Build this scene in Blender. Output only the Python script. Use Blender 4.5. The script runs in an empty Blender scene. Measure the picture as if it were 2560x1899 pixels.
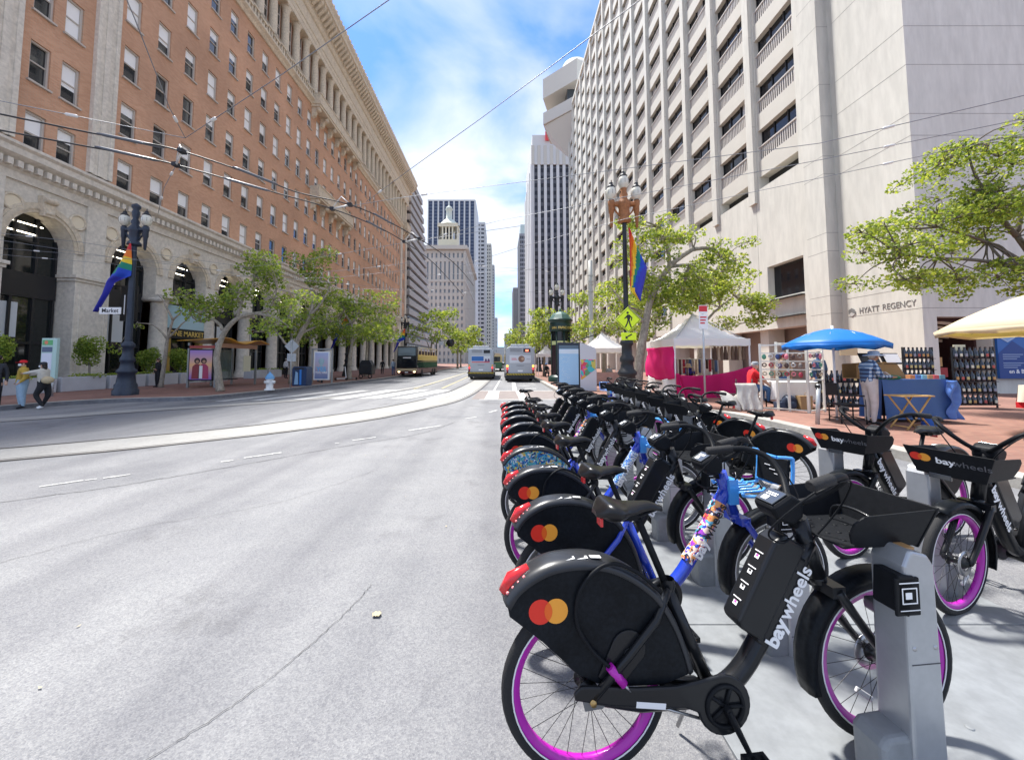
import bpy, bmesh, math, random
from mathutils import Vector, Matrix
R = math.radians; PI = math.pi
rnd = random.Random(11)
sc = bpy.context.scene; COL = sc.collection

# ---------------------------------------------------------------- camera, sky, sun, exposure
FPX, VPX, HOR, PITCH, EYE = 960.0, 1250.0, 903.0, R(3.5), 1.65
cam_d = bpy.data.cameras.new('camera'); cam = bpy.data.objects.new('camera', cam_d); COL.objects.link(cam)
cam.location = (0, 0, EYE); cam.rotation_euler = (PI/2 + PITCH, 0, 0)
cam_d.sensor_fit = 'HORIZONTAL'; cam_d.sensor_width = 36.0; cam_d.lens = FPX/2560*36.0
cam_d.shift_x = (1280 - VPX)/2560
cam_d.shift_y = ((HOR - FPX*math.tan(PITCH)) - 949.5)/2560
cam_d.clip_start = 0.05; cam_d.clip_end = 6000
sc.camera = cam
sc.cycles.max_bounces = 5; sc.cycles.diffuse_bounces = 3; sc.cycles.glossy_bounces = 3; sc.cycles.transmission_bounces = 4; sc.cycles.transparent_max_bounces = 8

SUN_EL, SUN_AZ = R(66), R(-38)          # azimuth from +Y (straight ahead), negative = to the left
world = bpy.data.worlds.new('World'); sc.world = world; world.use_nodes = True
wn, wl = world.node_tree.nodes, world.node_tree.links
wn.clear()
def wnode(t, **k):
    n = wn.new(t)
    for a, b in k.items(): setattr(n, a, b)
    return n
w_out = wnode('ShaderNodeOutputWorld'); w_bg = wnode('ShaderNodeBackground')
sky = wnode('ShaderNodeTexSky', sky_type='NISHITA', sun_disc=False, sun_elevation=SUN_EL, sun_rotation=SUN_AZ,
            air_density=1.0, dust_density=0.3, ozone_density=1.6)
w_tc = wnode('ShaderNodeTexCoord'); w_sep = wnode('ShaderNodeSeparateXYZ')
wl.new(w_tc.outputs['Generated'], w_sep.inputs[0])
w_add = wnode('ShaderNodeMath', operation='ADD'); w_add.inputs[1].default_value = 0.22
w_max = wnode('ShaderNodeMath', operation='MAXIMUM'); w_max.inputs[1].default_value = 0.0
wl.new(w_sep.outputs[2], w_max.inputs[0]); wl.new(w_max.outputs[0], w_add.inputs[0])
w_dx = wnode('ShaderNodeMath', operation='DIVIDE'); w_dy = wnode('ShaderNodeMath', operation='DIVIDE')
wl.new(w_sep.outputs[0], w_dx.inputs[0]); wl.new(w_add.outputs[0], w_dx.inputs[1])
wl.new(w_sep.outputs[1], w_dy.inputs[0]); wl.new(w_add.outputs[0], w_dy.inputs[1])
w_cmb = wnode('ShaderNodeCombineXYZ'); wl.new(w_dx.outputs[0], w_cmb.inputs[0]); wl.new(w_dy.outputs[0], w_cmb.inputs[1])
w_cmb.inputs[2].default_value = 3.1
w_n = wnode('ShaderNodeTexNoise'); w_n.inputs['Scale'].default_value = 1.9; w_n.inputs['Detail'].default_value = 9
w_n.inputs['Roughness'].default_value = 0.5; w_n.inputs['Distortion'].default_value = 0.35
wl.new(w_cmb.outputs[0], w_n.inputs['Vector'])
w_ramp = wnode('ShaderNodeValToRGB'); cr = w_ramp.color_ramp
cr.elements[0].position = 0.35; cr.elements[0].color = (0, 0, 0, 1)
cr.elements[1].position = 0.59; cr.elements[1].color = (1, 1, 1, 1)
wl.new(w_n.outputs['Fac'], w_ramp.inputs[0])
w_n2 = wnode('ShaderNodeTexNoise'); w_n2.inputs['Scale'].default_value = 2.6; w_n2.inputs['Detail'].default_value = 6
wl.new(w_cmb.outputs[0], w_n2.inputs['Vector'])
w_cl = wnode('ShaderNodeMix', data_type='RGBA')
w_cl.inputs['A'].default_value = (1.45, 1.64, 1.98, 1); w_cl.inputs['B'].default_value = (2.8, 2.82, 2.86, 1)
wl.new(w_n2.outputs['Fac'], w_cl.inputs['Factor'])
w_mix = wnode('ShaderNodeMix', data_type='RGBA')
w_f = wnode('ShaderNodeMath', operation='MULTIPLY'); w_f.inputs[1].default_value = 0.94
wl.new(w_ramp.outputs[0], w_f.inputs[0]); wl.new(w_f.outputs[0], w_mix.inputs['Factor'])
w_sat = wnode('ShaderNodeMix', data_type='RGBA', blend_type='MULTIPLY'); w_sat.inputs['Factor'].default_value = 1
w_sat.inputs['B'].default_value = (.26, .38, .58, 1)
wl.new(sky.outputs[0], w_sat.inputs['A'])
wl.new(w_sat.outputs['Result'], w_mix.inputs['A']); wl.new(w_cl.outputs['Result'], w_mix.inputs['B'])
w_bg.inputs['Strength'].default_value = 0.15
wl.new(w_mix.outputs['Result'], w_bg.inputs['Color']); wl.new(w_bg.outputs[0], w_out.inputs[0])

sun_d = bpy.data.lights.new('sun', 'SUN'); sun = bpy.data.objects.new('sun', sun_d); COL.objects.link(sun)
sun_d.energy = 2.7; sun_d.angle = R(6); sun_d.color = (1.0, 0.965, 0.91)
sdir = Vector((math.sin(SUN_AZ)*math.cos(SUN_EL), math.cos(SUN_AZ)*math.cos(SUN_EL), math.sin(SUN_EL)))
sun.rotation_euler = sdir.to_track_quat('Z', 'Y').to_euler(); sun.location = sdir*80
sc.view_settings.view_transform = 'Standard'; sc.view_settings.look = 'None'
sc.view_settings.exposure = 1.8; sc.view_settings.gamma = 1.0; sc.view_settings.use_curve_mapping = False

# ---------------------------------------------------------------- materials
MATS = {}
def mat(name, col=(.5, .5, .5), rough=.6, metal=0, var=0, vs=4, bump=0, bs=40, coat=0, spec=.5, emit=0, trans=0, alpha=1,
        var2=None, v2s=30, stretch=None, ior=1.45, sss=0):
    if name in MATS: return MATS[name]
    m = bpy.data.materials.new(name); m.use_nodes = True; MATS[name] = m
    nt = m.node_tree; N, L = nt.nodes, nt.links
    b = N['Principled BSDF']
    c = (col[0], col[1], col[2], 1)
    b.inputs['Base Color'].default_value = c; b.inputs['Roughness'].default_value = rough
    b.inputs['Metallic'].default_value = metal; b.inputs['Coat Weight'].default_value = coat
    b.inputs['Coat Roughness'].default_value = .08
    b.inputs['Specular IOR Level'].default_value = spec; b.inputs['IOR'].default_value = ior
    b.inputs['Transmission Weight'].default_value = trans; b.inputs['Alpha'].default_value = alpha
    if emit: b.inputs['Emission Color'].default_value = c; b.inputs['Emission Strength'].default_value = emit
    if sss:
        tr = N.new('ShaderNodeBsdfTranslucent'); tr.inputs['Color'].default_value = (min(1, col[0]*1.7), min(1, col[1]*1.5), col[2]*.9, 1)
        mx = N.new('ShaderNodeMixShader'); mx.inputs[0].default_value = sss
        L.new(b.outputs[0], mx.inputs[1]); L.new(tr.outputs[0], mx.inputs[2]); L.new(mx.outputs[0], N['Material Output'].inputs[0])
    if var or bump:
        tc = N.new('ShaderNodeTexCoord'); mp = N.new('ShaderNodeMapping'); L.new(tc.outputs['Object'], mp.inputs[0])
        if stretch: mp.inputs['Scale'].default_value = stretch
        def noise(s, d=6):
            n = N.new('ShaderNodeTexNoise'); n.inputs['Scale'].default_value = s; n.inputs['Detail'].default_value = d
            n.inputs['Roughness'].default_value = .62; L.new(mp.outputs[0], n.inputs['Vector']); return n
        if var:
            n = noise(vs); rp = N.new('ShaderNodeValToRGB')
            rp.color_ramp.elements[0].position = .3; rp.color_ramp.elements[1].position = .7
            rp.color_ramp.elements[0].color = (col[0]*(1-var), col[1]*(1-var), col[2]*(1-var), 1)
            rp.color_ramp.elements[1].color = (min(1, col[0]*(1+var)), min(1, col[1]*(1+var)), min(1, col[2]*(1+var)), 1)
            L.new(n.outputs['Fac'], rp.inputs[0]); res = rp.outputs[0]
            if var2:
                n2 = noise(v2s, 3); mx = N.new('ShaderNodeMix'); mx.data_type = 'RGBA'; mx.blend_type = 'MULTIPLY'
                r2 = N.new('ShaderNodeValToRGB'); r2.color_ramp.elements[0].position = .35; r2.color_ramp.elements[1].position = .65
                r2.color_ramp.elements[0].color = (1-var2,)*3 + (1,); r2.color_ramp.elements[1].color = (1, 1, 1, 1)
                L.new(n2.outputs['Fac'], r2.inputs[0]); mx.inputs['Factor'].default_value = 1
                L.new(res, mx.inputs['A']); L.new(r2.outputs[0], mx.inputs['B']); res = mx.outputs['Result']
            L.new(res, b.inputs['Base Color'])
        if bump:
            n = noise(bs, 4); bp = N.new('ShaderNodeBump'); bp.inputs['Strength'].default_value = bump; bp.inputs['Distance'].default_value = .02
            L.new(n.outputs['Fac'], bp.inputs['Height']); L.new(bp.outputs[0], b.inputs['Normal'])
    return m
def brick_mat(name, c1, c2, mortar, scale, bw=.5, bh=.25, ms=.02, plane='yz', bump=.3, rough=.85, var=.25, vs=.5):
    m = bpy.data.materials.new(name); m.use_nodes = True; MATS[name] = m
    N, L = m.node_tree.nodes, m.node_tree.links; b = N['Principled BSDF']; b.inputs['Roughness'].default_value = rough
    tc = N.new('ShaderNodeTexCoord'); sp = N.new('ShaderNodeSeparateXYZ'); cb = N.new('ShaderNodeCombineXYZ')
    L.new(tc.outputs['Object'], sp.inputs[0])
    ax = {'yz': (1, 2), 'xy': (0, 1), 'xz': (0, 2)}[plane]
    L.new(sp.outputs[ax[0]], cb.inputs[0]); L.new(sp.outputs[ax[1]], cb.inputs[1])
    t = N.new('ShaderNodeTexBrick'); L.new(cb.outputs[0], t.inputs['Vector'])
    t.inputs['Color1'].default_value = c1+(1,); t.inputs['Color2'].default_value = c2+(1,); t.inputs['Mortar'].default_value = mortar+(1,)
    t.inputs['Scale'].default_value = scale; t.inputs['Brick Width'].default_value = bw; t.inputs['Row Height'].default_value = bh
    t.inputs['Mortar Size'].default_value = ms; t.inputs['Bias'].default_value = -.1
    n = N.new('ShaderNodeTexNoise'); n.inputs['Scale'].default_value = vs; n.inputs['Detail'].default_value = 7; L.new(tc.outputs['Object'], n.inputs['Vector'])
    rp = N.new('ShaderNodeValToRGB'); rp.color_ramp.elements[0].position = .3; rp.color_ramp.elements[1].position = .72
    rp.color_ramp.elements[0].color = (1-var,)*3+(1,); rp.color_ramp.elements[1].color = (1, 1, 1, 1); L.new(n.outputs['Fac'], rp.inputs[0])
    mx = N.new('ShaderNodeMix'); mx.data_type = 'RGBA'; mx.blend_type = 'MULTIPLY'; mx.inputs['Factor'].default_value = 1
    L.new(t.outputs['Color'], mx.inputs['A']); L.new(rp.outputs[0], mx.inputs['B']); L.new(mx.outputs['Result'], b.inputs['Base Color'])
    bp = N.new('ShaderNodeBump'); bp.inputs['Strength'].default_value = bump; bp.inputs['Distance'].default_value = .01; bp.invert = True
    L.new(t.outputs['Fac'], bp.inputs['Height']); L.new(bp.outputs[0], b.inputs['Normal'])
    return m

# ---------------------------------------------------------------- mesh helpers
def unit(a, b):
    d = Vector(b)-Vector(a); return d.normalized()
def frame(d):
    d = Vector(d).normalized(); up = Vector((0, 0, 1)) if abs(d.z) < .95 else Vector((1, 0, 0))
    u = d.cross(up).normalized(); return u, u.cross(d).normalized()
class MB:
    def __init__(s): s.v = []; s.f = []; s.m = []; s.sm = []
    def add(s, V, F, mi=0, sm=False):
        o = len(s.v); s.v += [tuple(p) for p in V]
        for f in F: s.f.append(tuple(i+o for i in f)); s.m.append(mi); s.sm.append(sm)
        return s
    def box2(s, x0, x1, y0, y1, z0, z1, mi=0):
        return s.add([(x0, y0, z0), (x1, y0, z0), (x1, y1, z0), (x0, y1, z0), (x0, y0, z1), (x1, y0, z1), (x1, y1, z1), (x0, y1, z1)],
                     [(0, 3, 2, 1), (4, 5, 6, 7), (0, 1, 5, 4), (1, 2, 6, 5), (2, 3, 7, 6), (3, 0, 4, 7)], mi)
    def box(s, c, d, mi=0, rot=None):
        x, y, z = d[0]/2, d[1]/2, d[2]/2
        P = [Vector(p) for p in [(-x, -y, -z), (x, -y, -z), (x, y, -z), (-x, y, -z), (-x, -y, z), (x, -y, z), (x, y, z), (-x, y, z)]]
        if rot is not None: P = [rot @ p for p in P]
        c = Vector(c)
        return s.add([p+c for p in P], [(0, 3, 2, 1), (4, 5, 6, 7), (0, 1, 5, 4), (1, 2, 6, 5), (2, 3, 7, 6), (3, 0, 4, 7)], mi)
    def quad(s, a, b, c, d, mi=0): return s.add([a, b, c, d], [(0, 1, 2, 3)], mi)
    def tube(s, pts, r, n=8, mi=0, caps=True, sm=True, sq=1.0):
        P = [Vector(p) for p in pts]; k = len(P); rr = r if isinstance(r, (list, tuple)) else [r]*k
        V = []; u0 = None
        for i in range(k):
            d = (P[min(i+1, k-1)]-P[max(i-1, 0)])
            if d.length < 1e-9: d = Vector((0, 0, 1))
            d.normalize()
            if u0 is None: u, w = frame(d)
            else:
                u = u0 - d*u0.dot(d)
                u = u.normalized() if u.length > 1e-6 else frame(d)[0]
                w = u.cross(d).normalized()
            u0 = u
            for j in range(n):
                a = 2*PI*j/n; V.append(P[i]+u*(math.cos(a)*rr[i])+w*(math.sin(a)*rr[i]*sq))
        F = []
        for i in range(k-1):
            for j in range(n):
                a = i*n+j; b = i*n+(j+1) % n; F.append((a, b, b+n, a+n))
        s.add(V, F, mi, sm)
        if caps: o = len(s.v)-k*n; s.f += [tuple(o+j for j in reversed(range(n))), tuple(o+(k-1)*n+j for j in range(n))]; s.m += [mi, mi]; s.sm += [False, False]
        return s
    def cyl(s, p, q, r, r2=None, n=12, mi=0, caps=True): return s.tube([p, q], [r, r if r2 is None else r2], n, mi, caps)
    def lathe(s, prof, n=16, o=(0, 0, 0), mi=0, a0=0, a1=2*PI, sm=True, axis=None):
        full = abs(a1-a0-2*PI) < 1e-6; nn = n if full else n+1; V = []; ox, oy, oz = o
        for r, z in prof:
            for j in range(nn):
                a = a0+(a1-a0)*j/n; x, y = r*math.cos(a), r*math.sin(a)
                if axis == 'y': V.append((ox+x, oy+z, oz+y))
                elif axis == 'x': V.append((ox+z, oy+x, oz+y))
                else: V.append((ox+x, oy+y, oz+z))
        F = []
        for i in range(len(prof)-1):
            for j in range(n):
                b = (j+1) % nn if full else j+1; F.append((i*nn+j, i*nn+b, (i+1)*nn+b, (i+1)*nn+j))
        return s.add(V, F, mi, sm)
    def prism(s, poly, d0, d1, axis='y', mi=0, sm=False):
        n = len(poly)
        if axis == 'y': P = [(a, d0, b) for a, b in poly]+[(a, d1, b) for a, b in poly]
        elif axis == 'x': P = [(d0, a, b) for a, b in poly]+[(d1, a, b) for a, b in poly]
        else: P = [(a, b, d0) for a, b in poly]+[(a, b, d1) for a, b in poly]
        s.add(P, [tuple(range(n-1, -1, -1)), tuple(range(n, 2*n))], mi, False)
        o = len(s.v)-2*n
        for i in range(n): j = (i+1) % n; s.f.append((o+i, o+j, o+n+j, o+n+i)); s.m.append(mi); s.sm.append(sm)
        return s
    def ball(s, c, r, n=12, m=8, mi=0):
        rx, ry, rz = r if isinstance(r, (tuple, list)) else (r, r, r); V = [(c[0], c[1], c[2]-rz)]
        for i in range(1, m):
            t = PI*i/m-PI/2
            for j in range(n): a = 2*PI*j/n; V.append((c[0]+rx*math.cos(t)*math.cos(a), c[1]+ry*math.cos(t)*math.sin(a), c[2]+rz*math.sin(t)))
        V.append((c[0], c[1], c[2]+rz)); F = []
        for j in range(n): F.append((0, 1+(j+1) % n, 1+j))
        for i in range(m-2):
            for j in range(n): a = 1+i*n+j; b = 1+i*n+(j+1) % n; F.append((a, b, b+n, a+n))
        e = len(V)-1
        for j in range(n): F.append((e, 1+(m-2)*n+j, 1+(m-2)*n+(j+1) % n))
        return s.add(V, F, mi, True)
    def torus(s, c, Rr, r, axis='y', n=40, m=8, mi=0, a0=0, a1=2*PI, sq=1.0):
        full = abs(a1-a0-2*PI) < 1e-6; nn = n if full else n+1; V = []
        for i in range(nn):
            a = a0+(a1-a0)*i/n
            for j in range(m):
                b = 2*PI*j/m; q = Rr+r*math.cos(b); t = r*sq*math.sin(b); x, y = q*math.cos(a), q*math.sin(a)
                V.append({'y': (c[0]+x, c[1]+t, c[2]+y), 'x': (c[0]+t, c[1]+x, c[2]+y), 'z': (c[0]+x, c[1]+y, c[2]+t)}[axis])
        F = []
        for i in range(n):
            k = (i+1) % nn if full else i+1
            for j in range(m): F.append((i*m+j, i*m+(j+1) % m, k*m+(j+1) % m, k*m+j))
        return s.add(V, F, mi, True)
    def grid(s, fn, nu, nv, mi=0, sm=True):
        V = [fn(i/nu, j/nv) for i in range(nu+1) for j in range(nv+1)]
        F = [(i*(nv+1)+j, (i+1)*(nv+1)+j, (i+1)*(nv+1)+j+1, i*(nv+1)+j+1) for i in range(nu) for j in range(nv)]
        return s.add(V, F, mi, sm)
    def mesh(s, name, mats):
        me = bpy.data.meshes.new(name); me.from_pydata(s.v, [], s.f)
        for m in (mats if isinstance(mats, (list, tuple)) else [mats]): me.materials.append(m)
        me.polygons.foreach_set('material_index', s.m); me.polygons.foreach_set('use_smooth', s.sm); me.update()
        return me
    def fix(s): return s
    def build(s, name, mats, parent=None, bevel=0, world=False, solid=0, kind=None, sub=0, loc=None, normals=True, label=None):
        me = s.mesh(name, mats)
        if normals:
            bm = bmesh.new(); bm.from_mesh(me); bmesh.ops.recalc_face_normals(bm, faces=bm.faces); bm.to_mesh(me); bm.free()
        return put(name, me, parent, bevel, world, solid, kind, sub, loc, label)
def put(name, me, parent=None, bevel=0, world=False, solid=0, kind=None, sub=0, loc=None, label=None):
    o = bpy.data.objects.new(name, me); COL.objects.link(o)
    if parent is not None:
        o.parent = parent
        if world:
            q = parent; t = Vector((0, 0, 0))
            while q is not None: t += q.location; q = q.parent
            o.location = -t
    if loc is not None: o.location = loc
    if solid:
        m = o.modifiers.new('solid', 'SOLIDIFY'); m.thickness = solid; m.offset = 0
    if sub:
        m = o.modifiers.new('sub', 'SUBSURF'); m.levels = sub; m.render_levels = sub
    if bevel:
        m = o.modifiers.new('bevel', 'BEVEL'); m.width = bevel; m.segments = 3; m.limit_method = 'ANGLE'; m.angle_limit = R(40)
        m.harden_normals = False
    if kind: o['kind'] = kind
    if label: o['label'] = label
    return o
def tag(o, label, cat, group=None):
    o['label'] = label; o['category'] = cat
    if group: o['group'] = group
    return o
def thing(name, label, cat, loc=(0, 0, 0), rz=0, group=None):
    o = bpy.data.objects.new(name, None); COL.objects.link(o); o.location = loc; o.rotation_euler = (0, 0, rz)
    o.empty_display_size = .1
    return tag(o, label, cat, group)
def copy_tree(o, parent=None):
    c = o.copy(); COL.objects.link(c)
    if parent is not None: c.parent = parent
    for ch in o.children: copy_tree(ch, c)
    return c
def struct(name, mb, m, **k):
    o = mb.build(name, m, **k); o['kind'] = 'structure'; return o
FACE = {'-x': Matrix(((0, 0, -1), (-1, 0, 0), (0, 1, 0))), '-y': Matrix(((1, 0, 0), (0, 0, -1), (0, 1, 0))), '+x': Matrix(((0, 0, 1), (1, 0, 0), (0, 1, 0))),
        '+z': Matrix(((1, 0, 0), (0, 1, 0), (0, 0, 1)))}
def text_mesh(body, size, ext=.004, bold=0, align='CENTER', spacing=1.0, wide=1.0):
    cu = bpy.data.curves.new('txt', 'FONT'); cu.body = body; cu.size = size; cu.extrude = ext; cu.align_x = align; cu.align_y = 'CENTER'
    cu.offset = bold; cu.space_character = spacing; cu.resolution_u = 3
    ob = bpy.data.objects.new('txt', cu); COL.objects.link(ob)
    dg = bpy.context.evaluated_depsgraph_get(); dg.update()
    me = bpy.data.meshes.new_from_object(ob.evaluated_get(dg)); bpy.data.objects.remove(ob)
    if wide != 1.0:
        for v in me.vertices: v.co.x *= wide
    return me
def lettering(body, size, m, loc, facing, parent, ext=.004, bold=0, align='CENTER', rot=None, world=True, spacing=1.0, wide=1.0, name='lettering'):
    me = text_mesh(body, size, ext, bold, align, spacing, wide); me.materials.clear(); me.materials.append(m)
    M = FACE[facing] if isinstance(facing, str) else facing
    if rot is not None: M = M @ Matrix.Rotation(rot, 3, 'Z')
    me.transform(M.to_4x4()); me.transform(Matrix.Translation(Vector(loc)))
    return put(name, me, parent, world=world)
# ---------------------------------------------------------------- ground
def asphalt_mat():
    m = bpy.data.materials.new('asphalt'); m.use_nodes = True; N, L = m.node_tree.nodes, m.node_tree.links; b = N['Principled BSDF']
    tc = N.new('ShaderNodeTexCoord')
    def nz(s, d, r=.6):
        n = N.new('ShaderNodeTexNoise'); n.inputs['Scale'].default_value = s; n.inputs['Detail'].default_value = d; n.inputs['Roughness'].default_value = r
        L.new(tc.outputs['Object'], n.inputs['Vector']); return n
    big, mid = nz(.18, 5), nz(2.2, 6)
    vo = N.new('ShaderNodeTexVoronoi'); vo.inputs['Scale'].default_value = 150; L.new(tc.outputs['Object'], vo.inputs['Vector'])
    vo2 = N.new('ShaderNodeTexVoronoi'); vo2.inputs['Scale'].default_value = 70; L.new(tc.outputs['Object'], vo2.inputs['Vector'])
    def ramp(src, p0, c0, p1, c1):
        r = N.new('ShaderNodeValToRGB'); r.color_ramp.elements[0].position = p0; r.color_ramp.elements[1].position = p1
        r.color_ramp.elements[0].color = c0+(1,); r.color_ramp.elements[1].color = c1+(1,); L.new(src, r.inputs[0]); return r.outputs[0]
    def mul(a, c):
        x = N.new('ShaderNodeMix'); x.data_type = 'RGBA'; x.blend_type = 'MULTIPLY'; x.inputs['Factor'].default_value = 1
        L.new(a, x.inputs['A']); L.new(c, x.inputs['B']); return x.outputs['Result']
    base = ramp(big.outputs['Fac'], .35, (.222, .226, .234), .68, (.268, .27, .274))
    base = mul(base, ramp(mid.outputs['Fac'], .3, (.86, .86, .88), .7, (1, 1, 1)))
    sepc = N.new('ShaderNodeSeparateColor'); L.new(vo.outputs['Color'], sepc.inputs[0])
    base = mul(base, ramp(sepc.outputs[0], .0, (.76, .76, .78), 1, (1.12, 1.11, 1.09)))
    sep2 = N.new('ShaderNodeSeparateColor'); L.new(vo2.outputs['Color'], sep2.inputs[0])
    base = mul(base, ramp(sep2.outputs[1], .0, (.88, .88, .89), .6, (1.04, 1.04, 1.03)))
    mp = N.new('ShaderNodeMapping'); mp.inputs['Scale'].default_value = (1.1, .05, 1); L.new(tc.outputs['Object'], mp.inputs[0])
    ln = N.new('ShaderNodeTexNoise'); ln.inputs['Scale'].default_value = .9; ln.inputs['Detail'].default_value = 5; L.new(mp.outputs[0], ln.inputs['Vector'])
    base = mul(base, ramp(ln.outputs['Fac'], .36, (.74, .74, .76), .62, (1.05, 1.05, 1.04)))
    st_n = nz(.55, 8, .7); base = mul(base, ramp(st_n.outputs['Fac'], .30, (.72, .71, .70), .42, (1, 1, 1)))
    L.new(base, b.inputs['Base Color']); b.inputs['Roughness'].default_value = .82; b.inputs['Specular IOR Level'].default_value = .3
    bp = N.new('ShaderNodeBump'); bp.inputs['Strength'].default_value = .55; bp.inputs['Distance'].default_value = .006
    L.new(vo.outputs['Distance'], bp.inputs['Height']); L.new(bp.outputs[0], b.inputs['Normal'])
    return m
M_asph = asphalt_mat()
M_conc = mat('track_concrete', (.31, .305, .29), .8, var=.12, vs=1.5, bump=.15, bs=60, var2=.15, v2s=18)
M_kerb = mat('kerb_concrete', (.36, .345, .315), .85, var=.18, vs=2, bump=.2, bs=50, var2=.2, v2s=12)
M_kside = mat('kerb_granite', (.16, .16, .17), .85, var=.25, vs=5, bump=.2, bs=50)
M_white = mat('road_paint', (.56, .56, .545), .7, var=.15, vs=9, bump=.1, bs=80, var2=.25, v2s=45)
M_yel = mat('yellow_paint', (.45, .40, .22), .7, var=.2, vs=6, var2=.3, v2s=30)
M_paver = brick_mat('red_pavers', (.30, .15, .11), (.23, .105, .08), (.2, .14, .115), 1.0, .21, .105, .006, 'xy', .3, .85, .35, .45)
M_rail = mat('rail_steel', (.055, .05, .05), .45, metal=.6)
M_crack = mat('crack_seal', (.06, .06, .06), .9)
M_brown = mat('crosswalk_pavers', (.21, .18, .17), .85, var=.15, vs=3, bump=.2, bs=30)

road = struct('road', MB().quad((-900, -300, 0), (900, -300, 0), (900, 3500, 0), (-900, 3500, 0)), M_asph)
def strip(name, a, b, z, m, parent=road):
    mb = MB(); n = len(a)
    mb.add([(p[0], p[1], z) for p in a]+[(p[0], p[1], z) for p in b], [(i, i+1, n+i+1, n+i) for i in range(n-1)])
    return mb.build(name, m, parent)
def dens(pts, k=6):
    P = [pts[0]]+list(pts)+[pts[-1]]; out = []
    for i in range(1, len(P)-2):
        p0, p1, p2, p3 = P[i-1], P[i], P[i+1], P[i+2]
        for j in range(k):
            t = j/k; out.append(tuple(.5*((2*p1[q])+(-p0[q]+p2[q])*t+(2*p0[q]-5*p1[q]+4*p2[q]-p3[q])*t*t+(-p0[q]+3*p1[q]-3*p2[q]+p3[q])*t**3) for q in range(len(p1))))
    out.append(tuple(pts[-1])); return out
def offset2(pts, d):
    out = []
    for i in range(len(pts)):
        a = Vector(pts[max(i-1, 0)][:2]); b = Vector(pts[min(i+1, len(pts)-1)][:2]); t = (b-a).normalized(); out.append((pts[i][0]-t.y*d, pts[i][1]+t.x*d))
    return out
T2a = dens([(-22, 1.2), (-13.8, 4.6), (-9.44, 7.37), (-8.18, 8.31), (-6.62, 9.66), (-5.68, 11.0), (-4.37, 13.4), (-3.38, 16.42), (-2.85, 19.6), (-2.55, 24.9), (-2.3, 33), (-2.22, 42), (-2.2, 55), (-2.2, 75), (-2.2, 110), (-2.2, 170), (-2.2, 280)])
T2b = dens([(-20.5, .2), (-12.4, 3.6), (-8.25, 6.45), (-7.09, 7.21), (-5.81, 8.3), (-4.77, 9.35), (-3.58, 11.0), (-2.69, 13.08), (-1.81, 15.68), (-1.38, 18.9), (-1.1, 23.8), (-.85, 33), (-.78, 42), (-.75, 55), (-.75, 75), (-.75, 110), (-.75, 170), (-.75, 280)])
strip('track_slab', T2a, T2b, .004, M_conc)
for side, d in ((T2a, .0), (T2b, .0)):
    strip('rail', offset2(side, -.045), offset2(side, .045), .009, M_rail)
strip('rail', offset2(T2b, .14), offset2(T2b, .165), .009, M_rail)
T1a = dens([(-30, 2.5), (-19, 7.9), (-14.46, 11.22), (-12.93, 13.0), (-10.32, 15.2), (-8.65, 17.03), (-6.64, 20.3), (-5.6, 25), (-5.2, 33), (-5.1, 42), (-5.1, 55), (-5.1, 75), (-5.1, 110), (-5.1, 170), (-5.1, 280)])
T1b = dens([(-29, 2.0), (-18.3, 7.3), (-13.6, 10.6), (-12.1, 12.3), (-9.8, 14.5), (-8.2, 16.3), (-6.2, 19.6), (-5.2, 24.5), (-4.8, 33), (-4.7, 42), (-4.7, 55), (-4.7, 75), (-4.7, 110), (-4.7, 170), (-4.7, 280)])
strip('track_slab', T1a, T1b, .004, M_conc)
strip('rail', offset2(T1b, -.04), offset2(T1b, .04), .009, M_rail)
# crosswalk
strip('crosswalk_bed', [(-1.25, 16.9), (2.9, 16.9)], [(-1.15, 21.6), (3.0, 21.6)], .004, M_brown)
for x0, x1, x2, x3, a, b in [(-11.75, -11.3, -10.8, -11.2, 15.9, 18.9), (-10.5, -10.0, -8.95, -9.45, 16.2, 21.2), (-9.0, -8.45, -7.3, -7.85, 16.6, 21.9), (-7.5, -6.8, -5.6, -6.5, 16.85, 22.2),
                           (-6.25, -5.45, -4.05, -4.9, 17.0, 22.2), (-4.85, -4.05, -2.75, -3.6, 17.0, 22.0), (-3.3, -2.75, -1.9, -2.45, 17.0, 21.8), (-2.3, -1.75, -1.4, -1.85, 17.0, 21.6), (-.68, -.08, -.03, -.6, 16.9, 21.5), (.84, 1.22, 1.22, .86, 16.4, 21.7)]:
    strip('crosswalk_stripe', [(x0, a), (x1, a)], [(x3, b), (x2, b)], .012, M_white)
for a, b, w in [((-1.2, 21.65), (2.95, 21.65), .22), ((-.9, 16.7), (2.9, 16.7), .2), ((-.34, 21.9), (.2, 41), .11), ((.84, 22), (1.05, 30), .26), ((1.5, 23.4), (2.2, 23.4), .35), ((1.2, 26), (2.0, 26), .3)]:
    d = unit(a+(0,), b+(0,)); n = Vector((-d.y, d.x, 0))*w/2
    strip('lane_line', [(a[0]+n.x, a[1]+n.y), (b[0]+n.x, b[1]+n.y)], [(a[0]-n.x, a[1]-n.y), (b[0]-n.x, b[1]-n.y)], .008, M_white)
for a, b in [((-5.2, 23), (-5.05, 60)), ((-3.6, 23.5), (-3.4, 60))]:
    strip('lane_line', [(a[0], a[1]), (b[0], b[1])], [(a[0]+.13, a[1]), (b[0]+.13, b[1])], .0072, M_yel)
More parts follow.
